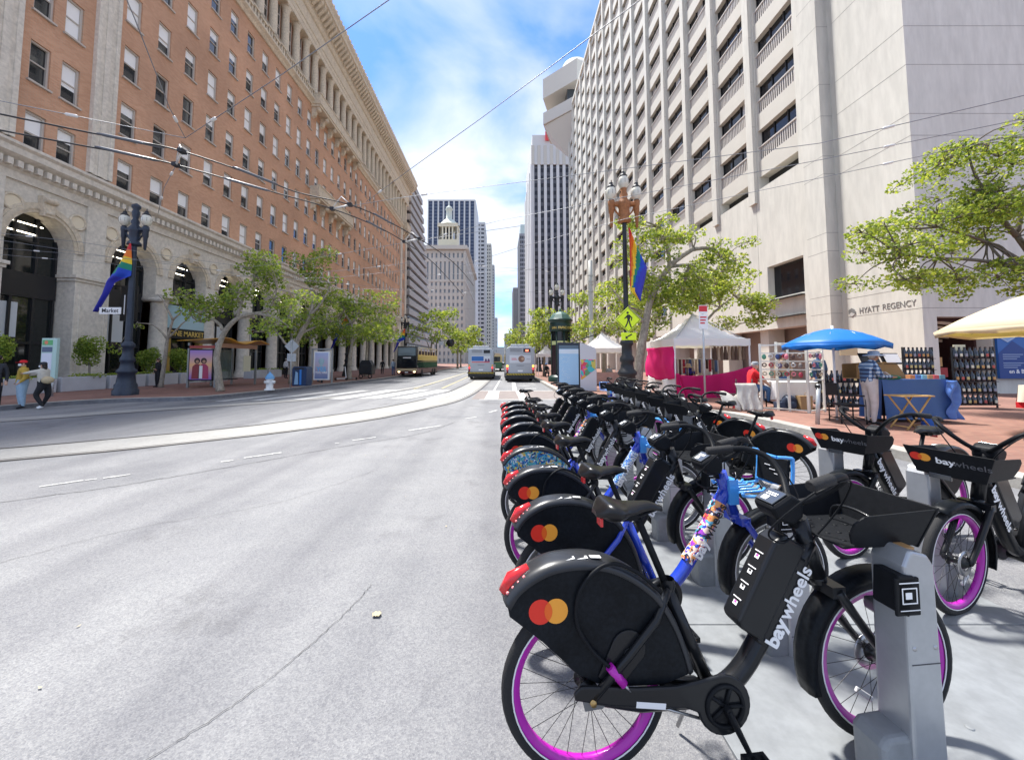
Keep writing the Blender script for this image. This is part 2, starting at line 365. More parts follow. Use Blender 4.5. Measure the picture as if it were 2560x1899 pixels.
# worn lane dashes and cracks on the near road
def rough_strip(name, pts, w, m, z, seed, jag=.35, k=7):
    rr = random.Random(seed); P = dens(pts, k); a, b = [], []
    for i, p in enumerate(P):
        t = Vector(P[min(i+1, len(P)-1)])-Vector(P[max(i-1, 0)]); t.normalize(); n = Vector((-t.y, t.x)); e = 1.0 if 0 < i < len(P)-1 else .35
        w1 = w*.5*(1-jag*rr.random())*e; w2 = w*.5*(1-jag*rr.random())*e; a.append((p[0]+n.x*w1, p[1]+n.y*w1)); b.append((p[0]-n.x*w2, p[1]-n.y*w2))
    return strip(name, a, b, z, m)
for i, (p, q, w) in enumerate([((-6.06, 5.16), (-5.77, 5.43), .075), ((-5.75, 5.43), (-5.66, 5.5), .05), ((-5.6, 5.53), (-5.39, 5.71), .07), ((-4.58, 6.41), (-4.44, 6.51), .08), ((-4.37, 6.66), (-3.95, 7.06), .085),
                               ((-3.31, 7.82), (-3.26, 7.88), .06), ((-3.07, 8.11), (-2.7, 8.47), .09), ((-2.18, 9.26), (-1.51, 9.99), .11), ((-1.01, 11.13), (-.7, 11.5), .1), ((-.35, 12.5), (-.1, 13.1), .1)]):
    mid = [(p[0]+(q[0]-p[0])*t, p[1]+(q[1]-p[1])*t) for t in (0, .3, .6, 1)]
    rough_strip('lane_dash', mid, w, M_white, .008, i, .55, 10)
def wander(pts, amp, seed, k=14):
    rr = random.Random(seed); return [(p[0]+rr.uniform(-amp, amp), p[1]+rr.uniform(-amp, amp)) for p in dens(pts, k)]
rough_strip('crack', wander([(-9.5, 1.6), (-7.2, 3.4), (-5.85, 4.6), (-5.07, 5.19), (-4.19, 6.16), (-2.95, 7.67), (-1.82, 8.89), (-1.22, 10.58)], .018, 3), .02, M_crack, .006, 5, .7, 1)
rough_strip('crack', wander([(-1.66, 1.5), (-1.42, 1.75), (-1.2, 2.1), (-1.02, 2.6), (-.95, 2.95)], .006, 4, 20), .0055, M_crack, .006, 6, .8, 1)
rough_strip('crack', wander([(-4.2, 3.1), (-3.6, 3.9), (-2.6, 4.6), (-1.9, 5.9)], .02, 9), .006, M_crack, .006, 7, .8, 1)
rrp = random.Random(8)
lf = MB()
for k in range(36):
    x, y, s, a = rrp.uniform(-5, 1), rrp.uniform(1.2, 9)**1.0, rrp.uniform(.006, .018), rrp.random()*6.28
    lf.add([(x+s*math.cos(a+q*PI/2)*(1 if q % 2 else .45), y+s*math.sin(a+q*PI/2)*(1 if q % 2 else .45), .008+.004*(q % 2)) for q in range(4)], [(0, 1, 2, 3)], k % 2)
lf.build('grit', [mat('dry_leaf', (.42, .36, .24), .8), mat('grit_dark', (.06, .055, .05), .9)], road, kind='stuff', normals=False)
dlf = MB().grid(lambda u, v: (-.8+.06*(u-.5)*(1-.6*abs(v-.5)), 2.6+.045*(v-.5), .008+.012*abs(math.sin(u*7+v*3))), 6, 6); tag(dlf.build('fallen_leaf', mat('leaf_straw', (.40, .34, .22), .7), None, normals=False), 'curled pale dry leaf lying on the road', 'leaf')
mh = MB().lathe([(0, 0), (.36, 0), (.36, -.003)], 28, (.55, 14.2, .007)); mh.build('manhole_cover', M_kside, road)

KL = [(-17.6, -60), (-17.0, 12), (-16.4, 14.4), (-15.2, 15.6), (-13.3, 16.2), (-12.6, 16.9), (-12.15, 19), (-11.8, 22), (-11.2, 29), (-10.5, 36.5), (-10.3, 60), (-10.3, 500)]
KR = [(6.7, -60), (6.72, 6), (6.8, 10.6), (6.3, 12.0), (5.1, 12.9), (3.7, 13.7), (3.1, 15.5), (3.0, 21), (3.15, 34), (3.4, 60), (3.4, 500)]
KLd = [KL[0]]+dens(KL[1:-1], 5)+[KL[-1]]; KRd = [KR[0]]+dens(KR[1:-1], 5)+[KR[-1]]
def sidewalk(name, kerb, sgn, xo, m):
    inner = offset2(kerb, sgn*.32); n = len(kerb)
    mb = MB(); mb.add([(p[0], p[1], .15) for p in inner]+[(xo, p[1], .15) for p in inner], [(i, i+1, n+i+1, n+i) for i in range(n-1)])
    struct(name, mb, m)
    kb = MB(); kb.add([(p[0], p[1], .0) for p in kerb]+[(p[0]+ .0, p[1], .15) for p in kerb]+[(p[0], p[1], .156) for p in inner]+[(p[0], p[1], .10) for p in inner],
           [(i, i+1, n+i+1, n+i) for i in range(n-1)], 1)
    kb.f += [(n+i, n+i+1, 2*n+i+1, 2*n+i) for i in range(n-1)]+[(2*n+i, 2*n+i+1, 3*n+i+1, 3*n+i) for i in range(n-1)]; kb.m += [0]*(2*(n-1)); kb.sm += [False]*(2*(n-1))
    struct(name.replace('pavement', 'kerb'), kb, [M_kerb, M_kside if sgn > 0 else M_kerb], normals=False)
sidewalk('pavement_left', KLd, 1, -120, M_paver)
sidewalk('pavement_right', KRd, -1, 120, M_paver)

# ---------------------------------------------------------------- brick office block on the left
M_brick = brick_mat('orange_brick', (.72, .40, .245), (.61, .315, .18), (.58, .42, .29), 1.0, .24, .08, .008, 'yz', .25, .85, .26, .22)
M_stone = mat('cream_stone', (.74, .68, .575), .85, var=.08, vs=.8, bump=.15, bs=25, var2=.2, v2s=5)
M_stone2 = mat('cream_terracotta', (.72, .62, .47), .85, var=.12, vs=1.5, bump=.2, bs=20, var2=.25, v2s=7)
M_frame = mat('window_frame_stone', (.52, .47, .41), .7)
M_glass = mat('dark_glass', (.018, .02, .022), .03, spec=.9, coat=.6)
M_blind = mat('white_blind', (.90, .90, .88), .6, coat=.5)
M_blackfr = mat('black_mullion', (.02, .02, .022), .4)
M_gold = mat('gold_letter', (.75, .55, .16), .35, metal=.5)
M_cream = mat('cream_roundel', (.78, .68, .50), .7)
BX = -24.0
LB = thing('brick_office_building', 'long orange brick office block with arched stone base and bracketed cornice', 'building', (BX-20, 57, .15))
cols = [23.9+2.27*k for k in range(30)]; pairs = [19.13, 20.55, 93.2, 94.7]
rows = [13.2+3.75*k for k in range(6)]
Y0, Y1 = 17.0, 96.6; Z0, Z1 = 12.3, 34.4
WW, WH = 1.02, 2.15
wins = sorted([(y, WW) for y in cols]+[(y, .9) for y in pairs])
ys = [Y0]; 
for y, w in wins: ys += [y-w/2, y+w/2]
ys.append(Y1); zs = [Z0]
for z in rows: zs += [z-WH/2+.12, z+WH/2+.12]
zs.append(Z1)
mb = MB(); D = .28
for i in range(len(ys)-1):
    for j in range(len(zs)-1):
        a, b, c, d = ys[i], ys[i+1], zs[j], zs[j+1]
        if i % 2 and j % 2:
            for q in [((BX, a, c), (BX, a, d), (BX-D, a, d), (BX-D, a, c)), ((BX, b, c), (BX-D, b, c), (BX-D, b, d), (BX, b, d)),
                      ((BX, a, d), (BX, b, d), (BX-D, b, d), (BX-D, a, d)), ((BX, a, c), (BX-D, a, c), (BX-D, b, c), (BX, b, c))]: mb.quad(*q)
        else: mb.quad((BX, a, c), (BX, b, c), (BX, b, d), (BX, a, d))
mb.quad((BX, Y1, 0), (BX-40, Y1, 0), (BX-40, Y1, 47), (BX, Y1, 47)); mb.quad((BX, Y0, 0), (BX, Y0, 47), (BX-40, Y0, 47), (BX-40, Y0, 0))
mb.quad((BX-40, Y0, 0), (BX-40, Y0, 47), (BX-40, Y1, 47), (BX-40, Y1, 0)); mb.quad((BX, Y0, 46.9), (BX, Y1, 46.9), (BX-40, Y1, 46.9), (BX-40, Y0, 46.9))
mb.build('brick_wall', M_brick, LB, world=True, normals=False)
def window_meshes(w):
    h = WH; f = MB()
    for s in (-1, 1): f.box((-.16, s*(w/2-.045), 0), (.14, .09, h))
    f.box((-.16, 0, h/2-.05), (.139, w-.18, .1)); f.box((-.12, 0, -h/2+.045), (.18, w-.18, .09)); f.box((-.18, 0, .02), (.08, w-.18, .07))
    f.box((.015, 0, -h/2-.05), (.22, w+.16, .1))
    p = MB().quad((-.2, -w/2, -h/2), (-.2, w/2, -h/2), (-.2, w/2, h/2), (-.2, -w/2, h/2))
    bl = []
    for k in (.3, .45, .5, .62, .95):
        bl.append(MB().quad((-.193, -w/2+.08, h/2-.05-k*(h-.1)), (-.193, w/2-.08, h/2-.05-k*(h-.1)), (-.193, w/2-.08, h/2-.05), (-.193, -w/2+.08, h/2-.05)).mesh('blind', M_blind))
    return f.mesh('window', M_frame), p.mesh('pane', M_glass), bl
WM = {WW: window_meshes(WW), .9: window_meshes(.9)}
for y, w in wins:
    for z in rows:
        fm, pm, bl = WM[w]
        o = put('window', fm, LB); o.location = (BX-LB.location.x, y-LB.location.y, z+.12-LB.location.z)
        put('pane', pm, o); t = rnd.random()
        if t < .9: put('blind', bl[min(4, int(rnd.random()**1.2*5))], o)
# stone pilasters running up the brick
for y, w in ((17.6, 1.0), (22.25, 1.15), (91.6, 1.15), (96.1, .9)):
    p = MB().box2(BX-.05, BX+.16, y-w/2, y+w/2, 12.6, 34.3); p.box2(BX-.05, BX+.24, y-w/2-.08, y-w/2+.14, 12.6, 34.3); p.box2(BX-.05, BX+.24, y+w/2-.14, y+w/2+.08, 12.6, 34.3)
    p.box2(BX, BX+.21, y-.16, y+.16, 12.6, 34.3); p.build('pilaster', M_stone, LB, world=True)
def course(name, prof, y0, y1, m): return MB().prism([(BX+a, b) for a, b in prof], y0, y1, 'y').build(name, m, LB, world=True)
course('base_cornice', [(-.3, 10.6), (.12, 10.6), (.12, 11.0), (.22, 11.1), (.22, 11.45), (.5, 11.6), (.62, 11.7), (.62, 12.0), (.75, 12.12), (.75, 12.26), (.1, 12.45), (-.3, 12.45)], Y0-.4, Y1+.4, M_stone)
d = MB()
for k in range(int((Y1-Y0)/.4)): y = Y0+.4*k; d.box2(BX+.2, BX+.48, y, y+.22, 11.14, 11.46)
d.build('dentil_row', M_stone, LB, world=True, kind='stuff')
# arched base
piers = [17.6, 22.25]; arches = [(18.25, 21.3)]
y = 23.35
while y < 91: arches.append((y, y+3.15)); y += 4.54
arches.append((92.3, 95.4))
ZT, ZSP, RISE, BD = 10.62, 6.55, 2.85, 1.1
st = MB(); rv = MB(); NA = 14
def arc(a, b):
    c = (a+b)/2; r = (b-a)/2; P = []
    for i in range(NA+1):
        t = PI-PI*i/NA; P.append((c+r*math.cos(t), ZSP+1.15+(RISE-1.15)*math.sin(t)))
    return [(a, ZSP)]+P+[(b, ZSP)]
edges = [Y0]+[q for ab in arches for q in ab]+[Y1]
for i in range(0, len(edges), 2):
    st.quad((BX, edges[i], ZSP-.4), (BX, edges[i+1], ZSP-.4), (BX, edges[i+1], ZT), (BX, edges[i], ZT))
    w = edges[i+1]-edges[i]
    if w > 1.5 or i == 0 or i >= len(edges)-2: pass
for a, b in arches:
    P = arc(a, b); rv = MB()
    for i in range(len(P)-1):
        (ya, za), (yb, zb) = P[i], P[i+1]
        if abs(ya-yb) > 1e-4: st.quad((BX, ya, za), (BX, yb, zb), (BX, yb, ZT), (BX, ya, ZT))
        rv.quad((BX, ya, za), (BX-BD, ya, za), (BX-BD, yb, zb), (BX, yb, zb))
    for yy in (a, b): rv.quad((BX, yy, ZSP-.4), (BX-BD, yy, ZSP-.4), (BX-BD, yy, ZSP), (BX, yy, ZSP))
    rv.build('arch_reveal', M_stone, LB, world=True, normals=False)
st.build('stone_spandrels', M_stone, LB, world=True, normals=False)
M_gdark = mat('shop_glass', (.012, .015, .014), .04, spec=.8)
M_shopin = mat('shop_poster', (.62, .66, .68), .5)
for k, (a, b) in enumerate(arches):
    P = arc(a, b); c = (a+b)/2; ar = MB()
    for w0, w1, pr in ((0, .16, .05), (.16, .36, .11), (.36, .48, .06)):   # archivolt rings
        r = (b-a)/2; Q = []
        for i in range(NA+1):
            t = PI-PI*i/NA; Q.append((math.cos(t), math.sin(t)))
        for i in range(NA):
            pts = []
            for (cx, sx) in (Q[i], Q[i+1]):
                for w in (w0, w1): pts.append((c+(r+w)*cx, ZSP+1.15+(RISE-1.15+w)*sx))
            (p0, p1, p2, p3) = pts; x = BX+pr
            ar.quad((x, *p0), (x, *p2), (x, *p3), (x, *p1)); ar.quad((BX-.01, *p1), (x, *p1), (x, *p3), (BX-.01, *p3)); ar.quad((BX-.01, *p0), (BX-.01, *p2), (x, *p2), (x, *p0))
    ar.build('archivolt', M_stone2, LB, world=True, normals=False)
    ks = MB().prism([(c-.22, 9.2), (c+.22, 9.2), (c+.34, 10.25), (c-.34, 10.25)], BX, BX+.3, 'x'); ks.lathe([(0, -.3), (.16, -.3), (.2, 0), (.16, .3), (0, .3)], 10, (BX+.3, c, 10.05), axis='y'); ks.lathe([(0, -.2), (.11, -.2), (.11, .2), (0, .2)], 10, (BX+.27, c, 9.4), axis='y')
    ks.build('keystone', M_stone2, LB, world=True, bevel=.03)
    gl = MB().quad((BX-1.0, a-.1, .2), (BX-1.0, b+.1, .2), (BX-1.0, b+.1, 9.6), (BX-1.0, a-.1, 9.6)); g = gl.build('shop_window', M_gdark, LB, world=True)
    mu = MB()
    for yy in (a+.06, a+(b-a)*.36, a+(b-a)*.68, b-.06): mu.box2(BX-1.0, BX-.88, yy-.05, yy+.05, .15, 9.5)
    mu.box2(BX-.999, BX-.86, a, b, 5.0, 6.3); mu.box2(BX-.999, BX-.87, a, b, 2.55, 2.68); mu.box2(BX-.999, BX-.87, a, b, .15, .7); mu.box2(BX-.999, BX-.87, a, b, 7.9, 8.0)
    mu.build('window_mullions', M_blackfr, LB, world=True)
    if k % 3 != 2:
        q = MB().box2(BX-.995, BX-.985, a+.3+.2*(k % 2), a+1.5+.5*(k % 2), 2.9, 4.7); q.build('window_poster', M_shopin, LB, world=True)
    lt = MB()
    for j in range(2): lt.box((BX-.98, c-.1+.15*j, 8.4+.5*j), (.02, (b-a)*.5, .06))
    lt.build('ceiling_light_strip', mat('warm_strip_light', (1, .9, .7), .5, emit=2.5), LB, world=True)
cm = MB()
CP = [(.72, .15), (.72, .45), (.62, .55), (.6, .7), (.54, .8), (.52, 3.2), (.47, 5.6), (.5, 5.65), (.5, 5.72), (.47, 5.78), (.56, 6.0), (.74, 6.12)]
colm = MB().lathe([(r, z) for r, z in CP], 20).box2(-.8, .8, -.72, .72, 6.12, 6.3)
for s in (-1, 1): colm.lathe([(0, -.75), (.2, -.75), (.17, 0), (.2, .75), (0, .75)], 12, (0, s*.6, 5.98), axis='x')
colm = colm.mesh('column', M_stone)
medal = MB(); medal.lathe([(0, .03), (.34, .03)], 20, (0, 0, 0), axis='x'); medal.torus((.03, 0, 0), .4, .07, 'x', 24, 6, 1)
medal = medal.mesh('roundel', [M_cream, M_stone2])
for i in range(1, len(arches)-1):
    yy = (arches[i][1]+arches[i+1][0])/2
    if i < len(arches)-2:
        o = put('column', colm, LB); o.location = (BX-.3-LB.location.x, yy-LB.location.y, -LB.location.z)
    o = put('roundel', medal, LB); o.location = (BX-LB.location.x, yy-LB.location.y, 9.35-LB.location.z)
for yc, w in ((17.5, 1.4), (22.32, 1.9), (91.3, 1.9), (96.0, 1.2)):
    p = MB().box2(BX-1.1, BX+.12, yc-w/2, yc+w/2, .15, 6.15); p.box2(BX-1.1, BX+.2, yc-w/2-.08, yc+w/2+.08, 6.15, 6.32); p.box2(BX-1.1, BX+.3, yc-w/2-.14, yc+w/2+.14, 6.32, 6.5)
    p.box2(BX-1.1, BX+.22, yc-w/2-.06, yc+w/2+.06, .15, .9); p.box2(BX-.3, BX+.14, yc-.55, yc+.55, 6.5, 10.6); p.box2(BX, BX+.16, yc-w/2+.25, yc-w/2+.3, 1.2, 5.8); p.box2(BX, BX+.16, yc+w/2-.3, yc+w/2-.25, 1.2, 5.8)
    p.build('stone_pier', M_stone, LB, world=True, bevel=.02)
    for s in (-1, 1):
        o = put('roundel', medal, LB); o.location = (BX-LB.location.x, yc+s*.95-LB.location.y, 9.5-LB.location.z)
# balcony course, colonnade, cornice
course('balcony_course', [(-.2, 34.2), (.15, 34.2), (.3, 34.5), (.55, 34.7), (.55, 34.95), (.42, 35.0), (.42, 35.05), (-.2, 35.05)], Y0, Y1, M_stone2)
bal = MB()
for k in range(int((Y1-Y0)/.45)): bal.box2(BX+.28, BX+.42, Y0+.45*k, Y0+.45*k+.2, 35.05, 35.75)
bal.build('balusters', M_stone2, LB, world=True, kind='stuff')
course('balustrade_rail', [(.2, 35.75), (.5, 35.75), (.5, 35.95), (.2, 35.95)], Y0, Y1, M_stone2)
for zz, y0, y1 in ((34.4, 46.8, 61.5), (22.6, 47.2, 58.5), (34.4, 92.5, 96.4)):
    b = MB().box2(BX, BX+1.25, y0, y1, zz-.1, zz+.22); b.box2(BX, BX+1.15, y0+.1, y1-.1, zz-.4, zz-.1); b.box2(BX+1.0, BX+1.2, y0, y1, zz+.22, zz+1.2); b.box2(BX, BX+1.0, y0, y0+.2, zz+.22, zz+1.2); b.box2(BX+.94, BX+1.28, y0-.05, y1+.05, zz+1.2, zz+1.34)
    b.build('balcony', M_stone2, LB, world=True)
    n = max(2, int((y1-y0)/2.27))
    for k in range(n+1):
        yb = y0+.5+(y1-y0-1)*k/n
        br = MB().prism([(BX, zz-.4), (BX+1.0, zz-.4), (BX+1.02, zz-.7), (BX+.55, zz-.95), (BX+.4, zz-1.5), (BX, zz-1.7)], yb-.22, yb+.22, 'y')
        br.lathe([(0, -.28), (.24, -.28), (.24, .28), (0, .28)], 12, (BX+.8, yb, zz-.65), axis='y'); br.build('bracket', M_stone2, LB, world=True)
MB().quad((BX-.55, Y0, 34.2), (BX-.55, Y1, 34.2), (BX-.55, Y1, 42), (BX-.55, Y0, 42)).build('loggia_wall', M_brick, LB, world=True)
uc = MB().lathe([(.55, 0), (.55, .2), (.45, .3), (.42, .5), (.42, 3.0), (.37, 4.7), (.4, 4.75), (.4, 4.85), (.55, 5.25)], 14).box2(-.55, .5, -.5, .5, 5.25, 5.45).box2(-.6, .6, -.6, .6, -.5, 0).mesh('upper_column', M_stone2)
tw = MB().box2(0, .06, -.62, .62, 0, 5.2, 1); 
for yy in (-.62, 0, .62): tw.box2(.02, .1, yy-.05, yy+.05, 0, 5.2)
for zz in (1.3, 2.5, 2.75, 4.0): tw.box2(.021, .099, -.6, .6, zz-.05, zz+.05)
tw = tw.mesh('loggia_window', [M_frame, M_glass])
for k in range(-3, 33):
    yy = 23.9+2.27*k+1.13
    if Y0+.3 < yy < Y1-.3:
        o = put('upper_column', uc, LB); o.location = (BX-.1-LB.location.x, yy-LB.location.y, 36.0-LB.location.z)
    if Y0+1 < yy-1.13 < Y1-1:
        o = put('loggia_window', tw, LB); o.location = (BX-.55-LB.location.x, yy-1.13-LB.location.y, 35.9-LB.location.z)
course('entablature', [(-.6, 41.45), (.45, 41.45), (.45, 42.1), (.5, 42.15), (.5, 42.7), (.6, 42.8), (.42, 42.9), (.42, 44.6), (.6, 44.7), (.75, 45.0), (.75, 45.3), (-.6, 45.3)], Y0-.2, Y1+.3, M_stone2)
course('cornice', [(-.6, 45.3), (.8, 45.3), (.9, 45.9), (1.9, 46.75), (2.05, 46.8), (2.05, 47.25), (2.3, 47.75), (2.3, 48.0), (-.6, 48.15)], Y0-2, Y1+2.2, M_stone2)
mo = MB(); an = MB()
for k in range(int((Y1-Y0)/.8)+4):
    yy = Y0-1.4+.8*k; mo.prism([(BX+.75, 45.45), (BX+1.0, 45.4), (BX+1.85, 46.3), (BX+1.85, 46.74), (BX+.75, 46.74)], yy, yy+.38, 'y'); an.box2(BX+2.0, BX+2.28, yy, yy+.25, 47.99, 48.35)
mo.build('modillions', M_stone2, LB, world=True, kind='stuff'); an.build('antefixes', M_stone2, LB, world=True, kind='stuff')
# restaurant sign and awning by the fourth arch
M_signbk = mat('sign_black', (.012, .012, .013), .35)
sg = MB().box2(BX-.3, BX-.15, 27.6, 31.6, 3.35, 4.1); s_ = sg.build('fascia_sign', M_signbk, LB, world=True)
lettering('ONE MARKET', .55, M_gold, (BX-.14, 29.6, 3.72), '+x', LB, .01, .008, wide=.95)
MB().box2(BX-.32, BX-.2, 27.6, 31.6, 4.1, 5.8).build('sign_screen', mat('pale_blue_glass', (.38, .55, .60), .15), LB, world=True)
for yy in (27.9, 31.2): MB().box2(BX-.6, BX-.2, yy-.3, yy+.3, .15, 3.35).build('entrance_jamb', mat('gold_panel', (.42, .28, .07), .4, metal=.4), LB, world=True)
# ---------------------------------------------------------------- concrete hotel on the right
M_hc = mat('hotel_concrete', (.64, .622, .56), .85, var=.07, vs=.35, bump=.1, bs=30, var2=.12, v2s=3, stretch=(1, 1, .22))
M_hc2 = mat('hotel_spandrel', (.57, .545, .485), .85, var=.05, vs=.5, bump=.1, bs=30)
M_joint = mat('panel_joint', (.30, .29, .27), .9)
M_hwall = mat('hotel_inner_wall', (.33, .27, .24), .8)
M_hglass = mat('hotel_glass', (.012, .014, .018), .04, spec=.5)
M_bars = mat('balcony_bar', (.58, .54, .50), .6)
HX = 20.0
HB = thing('concrete_hotel', 'pale concrete hotel with rows of railed balconies and vertical fins', 'building', (HX+15, 60, .15))
def hpart(o, x, y, z): o.location = (x-HB.location.x, y-HB.location.y, z-HB.location.z); return o
PITCHY, FH, ZB = 5.12, 3.65, 15.72
NB = 16; HY0 = 24.15; HY1 = HY0+NB*PITCHY; HZT = ZB+15*FH
# fins
fin = MB().box2(-.45, 1.7, -.42, .42, 0, 1); 
for k in range(NB+1):
    y = HY0+k*PITCHY
    z0 = .15 if (k == 0 or k >= 4) else 13.6+(.2*k)
    f = MB().box2(HX-.35, HX+1.8, y-.36, y+.36, z0, HZT+1.2)
    f.box2(HX-.1, HX+1.8, y-.52, y-.36, z0, HZT+1.2)
    f.build('fin', M_hc, HB, world=True)
    j = MB()
    for q in range(15): j.box2(HX-.353, HX+1.0, y-.363, y-.36+.002, ZB+q*FH+.5, ZB+q*FH+.53)
    j.build('fin_joint', M_joint, HB, world=True)
# storey unit: slab edge, railing, window
W = PITCHY-.88
slab = MB().box2(-.02, 1.75, 0, W, 0, 1.28).mesh('slab_edge', M_hc2)
rail = MB().box2(.04, .16, 0, W, 1.28, 1.36).box2(.02, .18, 0, W, 2.33, 2.43)
nb = 20
for q in range(nb): y = W*(q+.5)/nb; rail.box2(.07, .13, y-.038, y+.038, 1.36, 2.33)
rail = rail.mesh('railing', M_bars)
wnd = MB().quad((.36, 0, 1.28), (.36, W, 1.28), (.36, W, FH), (.36, 0, FH), 1)
for y in (.04, W*.36, W*.68, W-.04): wnd.box2(.29, .38, y-.045, y+.045, 1.28, FH)
wnd = wnd.mesh('window', [M_blackfr, M_hglass])
rail_far = MB().box2(.04, .16, 0, W, 1.28, 2.42).mesh('railing', M_hc2)
cur = [MB().quad((.35, a*W, 1.28), (.35, b*W, 1.28), (.35, b*W, FH), (.35, a*W, FH)).mesh('curtain', mat('hotel_curtain', (.42, .40, .37), .5, coat=.6)) for a, b in ((.02, .3), (.7, .97), (.38, .62))]
for k in range(NB):
    y = HY0+k*PITCHY+.4
    lo = 0 if k < 4 else -3 if k < 7 else -3
    for q in range(lo, 15):
        z = ZB+q*FH
        hpart(put('slab_edge', slab, HB), HX, y, z)
        if k < 12: hpart(put('railing', rail, HB), HX, y, z)
        else: hpart(put('railing', rail_far, HB), HX, y, z)
        w = put('window', wnd, HB); hpart(w, HX, y, z)
        if rnd.random() < .3: put('curtain', rnd.choice(cur), w)
    hpart(put('slab_edge', slab, HB), HX, y, HZT)
# core behind, roof
MB().box2(HX+1.75, HX+30, HY0-1.5, HY1, 0, HZT+1.0).build('core', M_hwall, HB, world=True)
MB().box2(HX-.4, HX+30, HY1, HY1+.6, 0, HZT+1.2).build('end_wall', M_hc, HB, world=True)
MB().box2(HX-.42, HX+30, HY0-.6, HY1+.8, HZT+1.2, HZT+1.9).build('parapet', M_hc, HB, world=True)
# plain lower wall under the near four bays, with recessed slot and strip window
ly0, ly1 = HY0+.36, HY0+4*PITCHY-.36
lw = MB(); wy0, wy1, wz0, wz1 = HY0+.5, HY0+4.0, 6.2, 8.6
for a, b, c, d in ((ly0, wy0, 4.0, 14.75), (wy0, wy1, 4.0, wz0), (wy0, wy1, wz1, 14.75), (wy1, ly1, 4.0, 14.75)): lw.box2(HX-.15, HX+.8, a, b, c, d)
lw.build('podium_wall', M_hc, HB, world=True)
MB().box2(HX+.35, HX+.45, wy0, wy1, wz0, wz1).build('strip_window', M_hglass, HB, world=True)
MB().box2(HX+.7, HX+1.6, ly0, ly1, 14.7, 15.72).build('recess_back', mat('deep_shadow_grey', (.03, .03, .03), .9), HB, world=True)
jn = MB()
for y in (HY0+4.9, HY0+9.8, HY0+14.7): jn.box2(HX-.154, HX-.1, y-.015, y+.015, 4.0, 14.7)
jn.build('wall_joint', M_joint, HB, world=True)
for z, y1 in ((6.0, HY0+4.4), (4.7, HY0+3.4)):
    MB().box2(HX-.5, HX-.15, HY0+.5, y1, z, z+.05).build('canopy_bar', M_blackfr, HB, world=True)
# ground floor recess with columns
MB().quad((HX+2.2, HY0, .15), (HX+2.2, HY1, .15), (HX+2.2, HY1, 4.2), (HX+2.2, HY0, 4.2)).build('lobby_glass', M_gdark, HB, world=True)
for k in range(1, 16):
    MB().box2(HX+.2, HX+1.4, HY0+k*PITCHY-.45, HY0+k*PITCHY+.45, .15, 4.2).build('ground_column', M_hc, HB, world=True)
MB().box2(HX-.1, HX+2.3, HY0+.36, HY1, 4.0, 4.25).build('lobby_soffit', M_hc, HB, world=True) if False else None
# corner tower with the sign wall
cz = 66
MB().box2(HX-.05, HX+26, 18.02, 21.9, 3.75, cz).build('sign_tower', M_hc, HB, world=True)
MB().box2(HX-.05, HX+.6, 18.02, 21.9, .15, 3.75).build('sign_wall_base', M_hc, HB, world=True)
MB().box2(HX+.15, HX+20, 21.9, 22.45, .15, cz).build('tower_return', M_hc, HB, world=True)
MB().box2(HX-.55, HX+20, 22.45, 23.9, .15, cz).build('buttress', M_hc, HB, world=True)
jn = MB()
for z in (4.17, 5.22, 7.9, 9.0, 12.6, 13.7, 16.2, 18.2, 21.9, 23.9, 27.5, 29.5, 33, 35):
    jn.box2(HX-.054, HX, 18.017, 21.9, z-.012, z+.012); jn.box2(HX, HX+26, 18.016, 18.03, z-.012, z+.012); jn.box2(HX-.553, HX+.2, 22.446, 23.9, z+.3-.012, z+.3+.012)
jn.build('wall_joint', M_joint, HB, world=True)
for X0 in (23.1,):
    MB().box2(HX+X0-20, HX+26, 18.02, 18.6, .15, 3.75).build('shaded_wall_base', M_hc, HB, world=True)
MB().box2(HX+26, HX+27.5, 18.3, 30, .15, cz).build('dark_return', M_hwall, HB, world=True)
M_letter = mat('steel_letter', (.22, .215, .21), .45, metal=.3)
lettering('HYATT', .44, M_letter, (HX-.06, 20.62, 4.43), '-x', HB, .005, .004, spacing=1.0, wide=.80)
lettering('REGENCY', .44, M_letter, (HX-.06, 19.08, 4.45), '-x', HB, .005, -.001, spacing=1.0, wide=.84)
hx = MB()
def hexp(r, a0): return [(21.62+r*math.sin(a0+k*PI/3), 4.42+r*math.cos(a0+k*PI/3)) for k in range(6)]
Hh = hexp(.24, 0); C0 = (21.62, 4.42)
for k, mi in ((0, 0), (2, 1), (4, 2)):
    q = [C0, Hh[k], Hh[(k+1) % 6], Hh[(k+2) % 6]]; hx.add([(HX-.075-.005*mi, a, b) for a, b in q], [(0, 1, 2, 3)], mi)
hx.build('hexagon_emblem', [M_letter, mat('steel_light', (.5, .49, .47), .5), mat('steel_dark', (.2, .2, .2), .5)], HB, world=True, normals=False)
# shop opening under the shaded wall: dark interior with striped awning, blue board
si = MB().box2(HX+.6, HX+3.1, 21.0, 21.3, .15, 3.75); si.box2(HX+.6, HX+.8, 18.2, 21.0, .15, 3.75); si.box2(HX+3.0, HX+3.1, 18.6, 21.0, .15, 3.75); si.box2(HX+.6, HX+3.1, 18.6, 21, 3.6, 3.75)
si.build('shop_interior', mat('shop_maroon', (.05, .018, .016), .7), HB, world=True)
for k in range(7):
    MB().box((HX+1.9, 18.75+.3*k, 3.5-.17*k), (2.1, .12, .14), rot=Matrix.Rotation(R(6), 3, 'Y')).build('awning_slat', mat('tan_slat', (.55, .45, .33), .7), HB, world=True)
for k, c in enumerate(((.35, .05, .05), (.5, .3, .12), (.4, .08, .2), (.25, .2, .35))):
    MB().box2(HX+.85, HX+1.5, 18.5+.2*k, 18.65+.2*k, .9+.5*k, 1.35+.5*k).build('hanging_goods', mat('goods%d' % k, c, .7), HB, world=True)
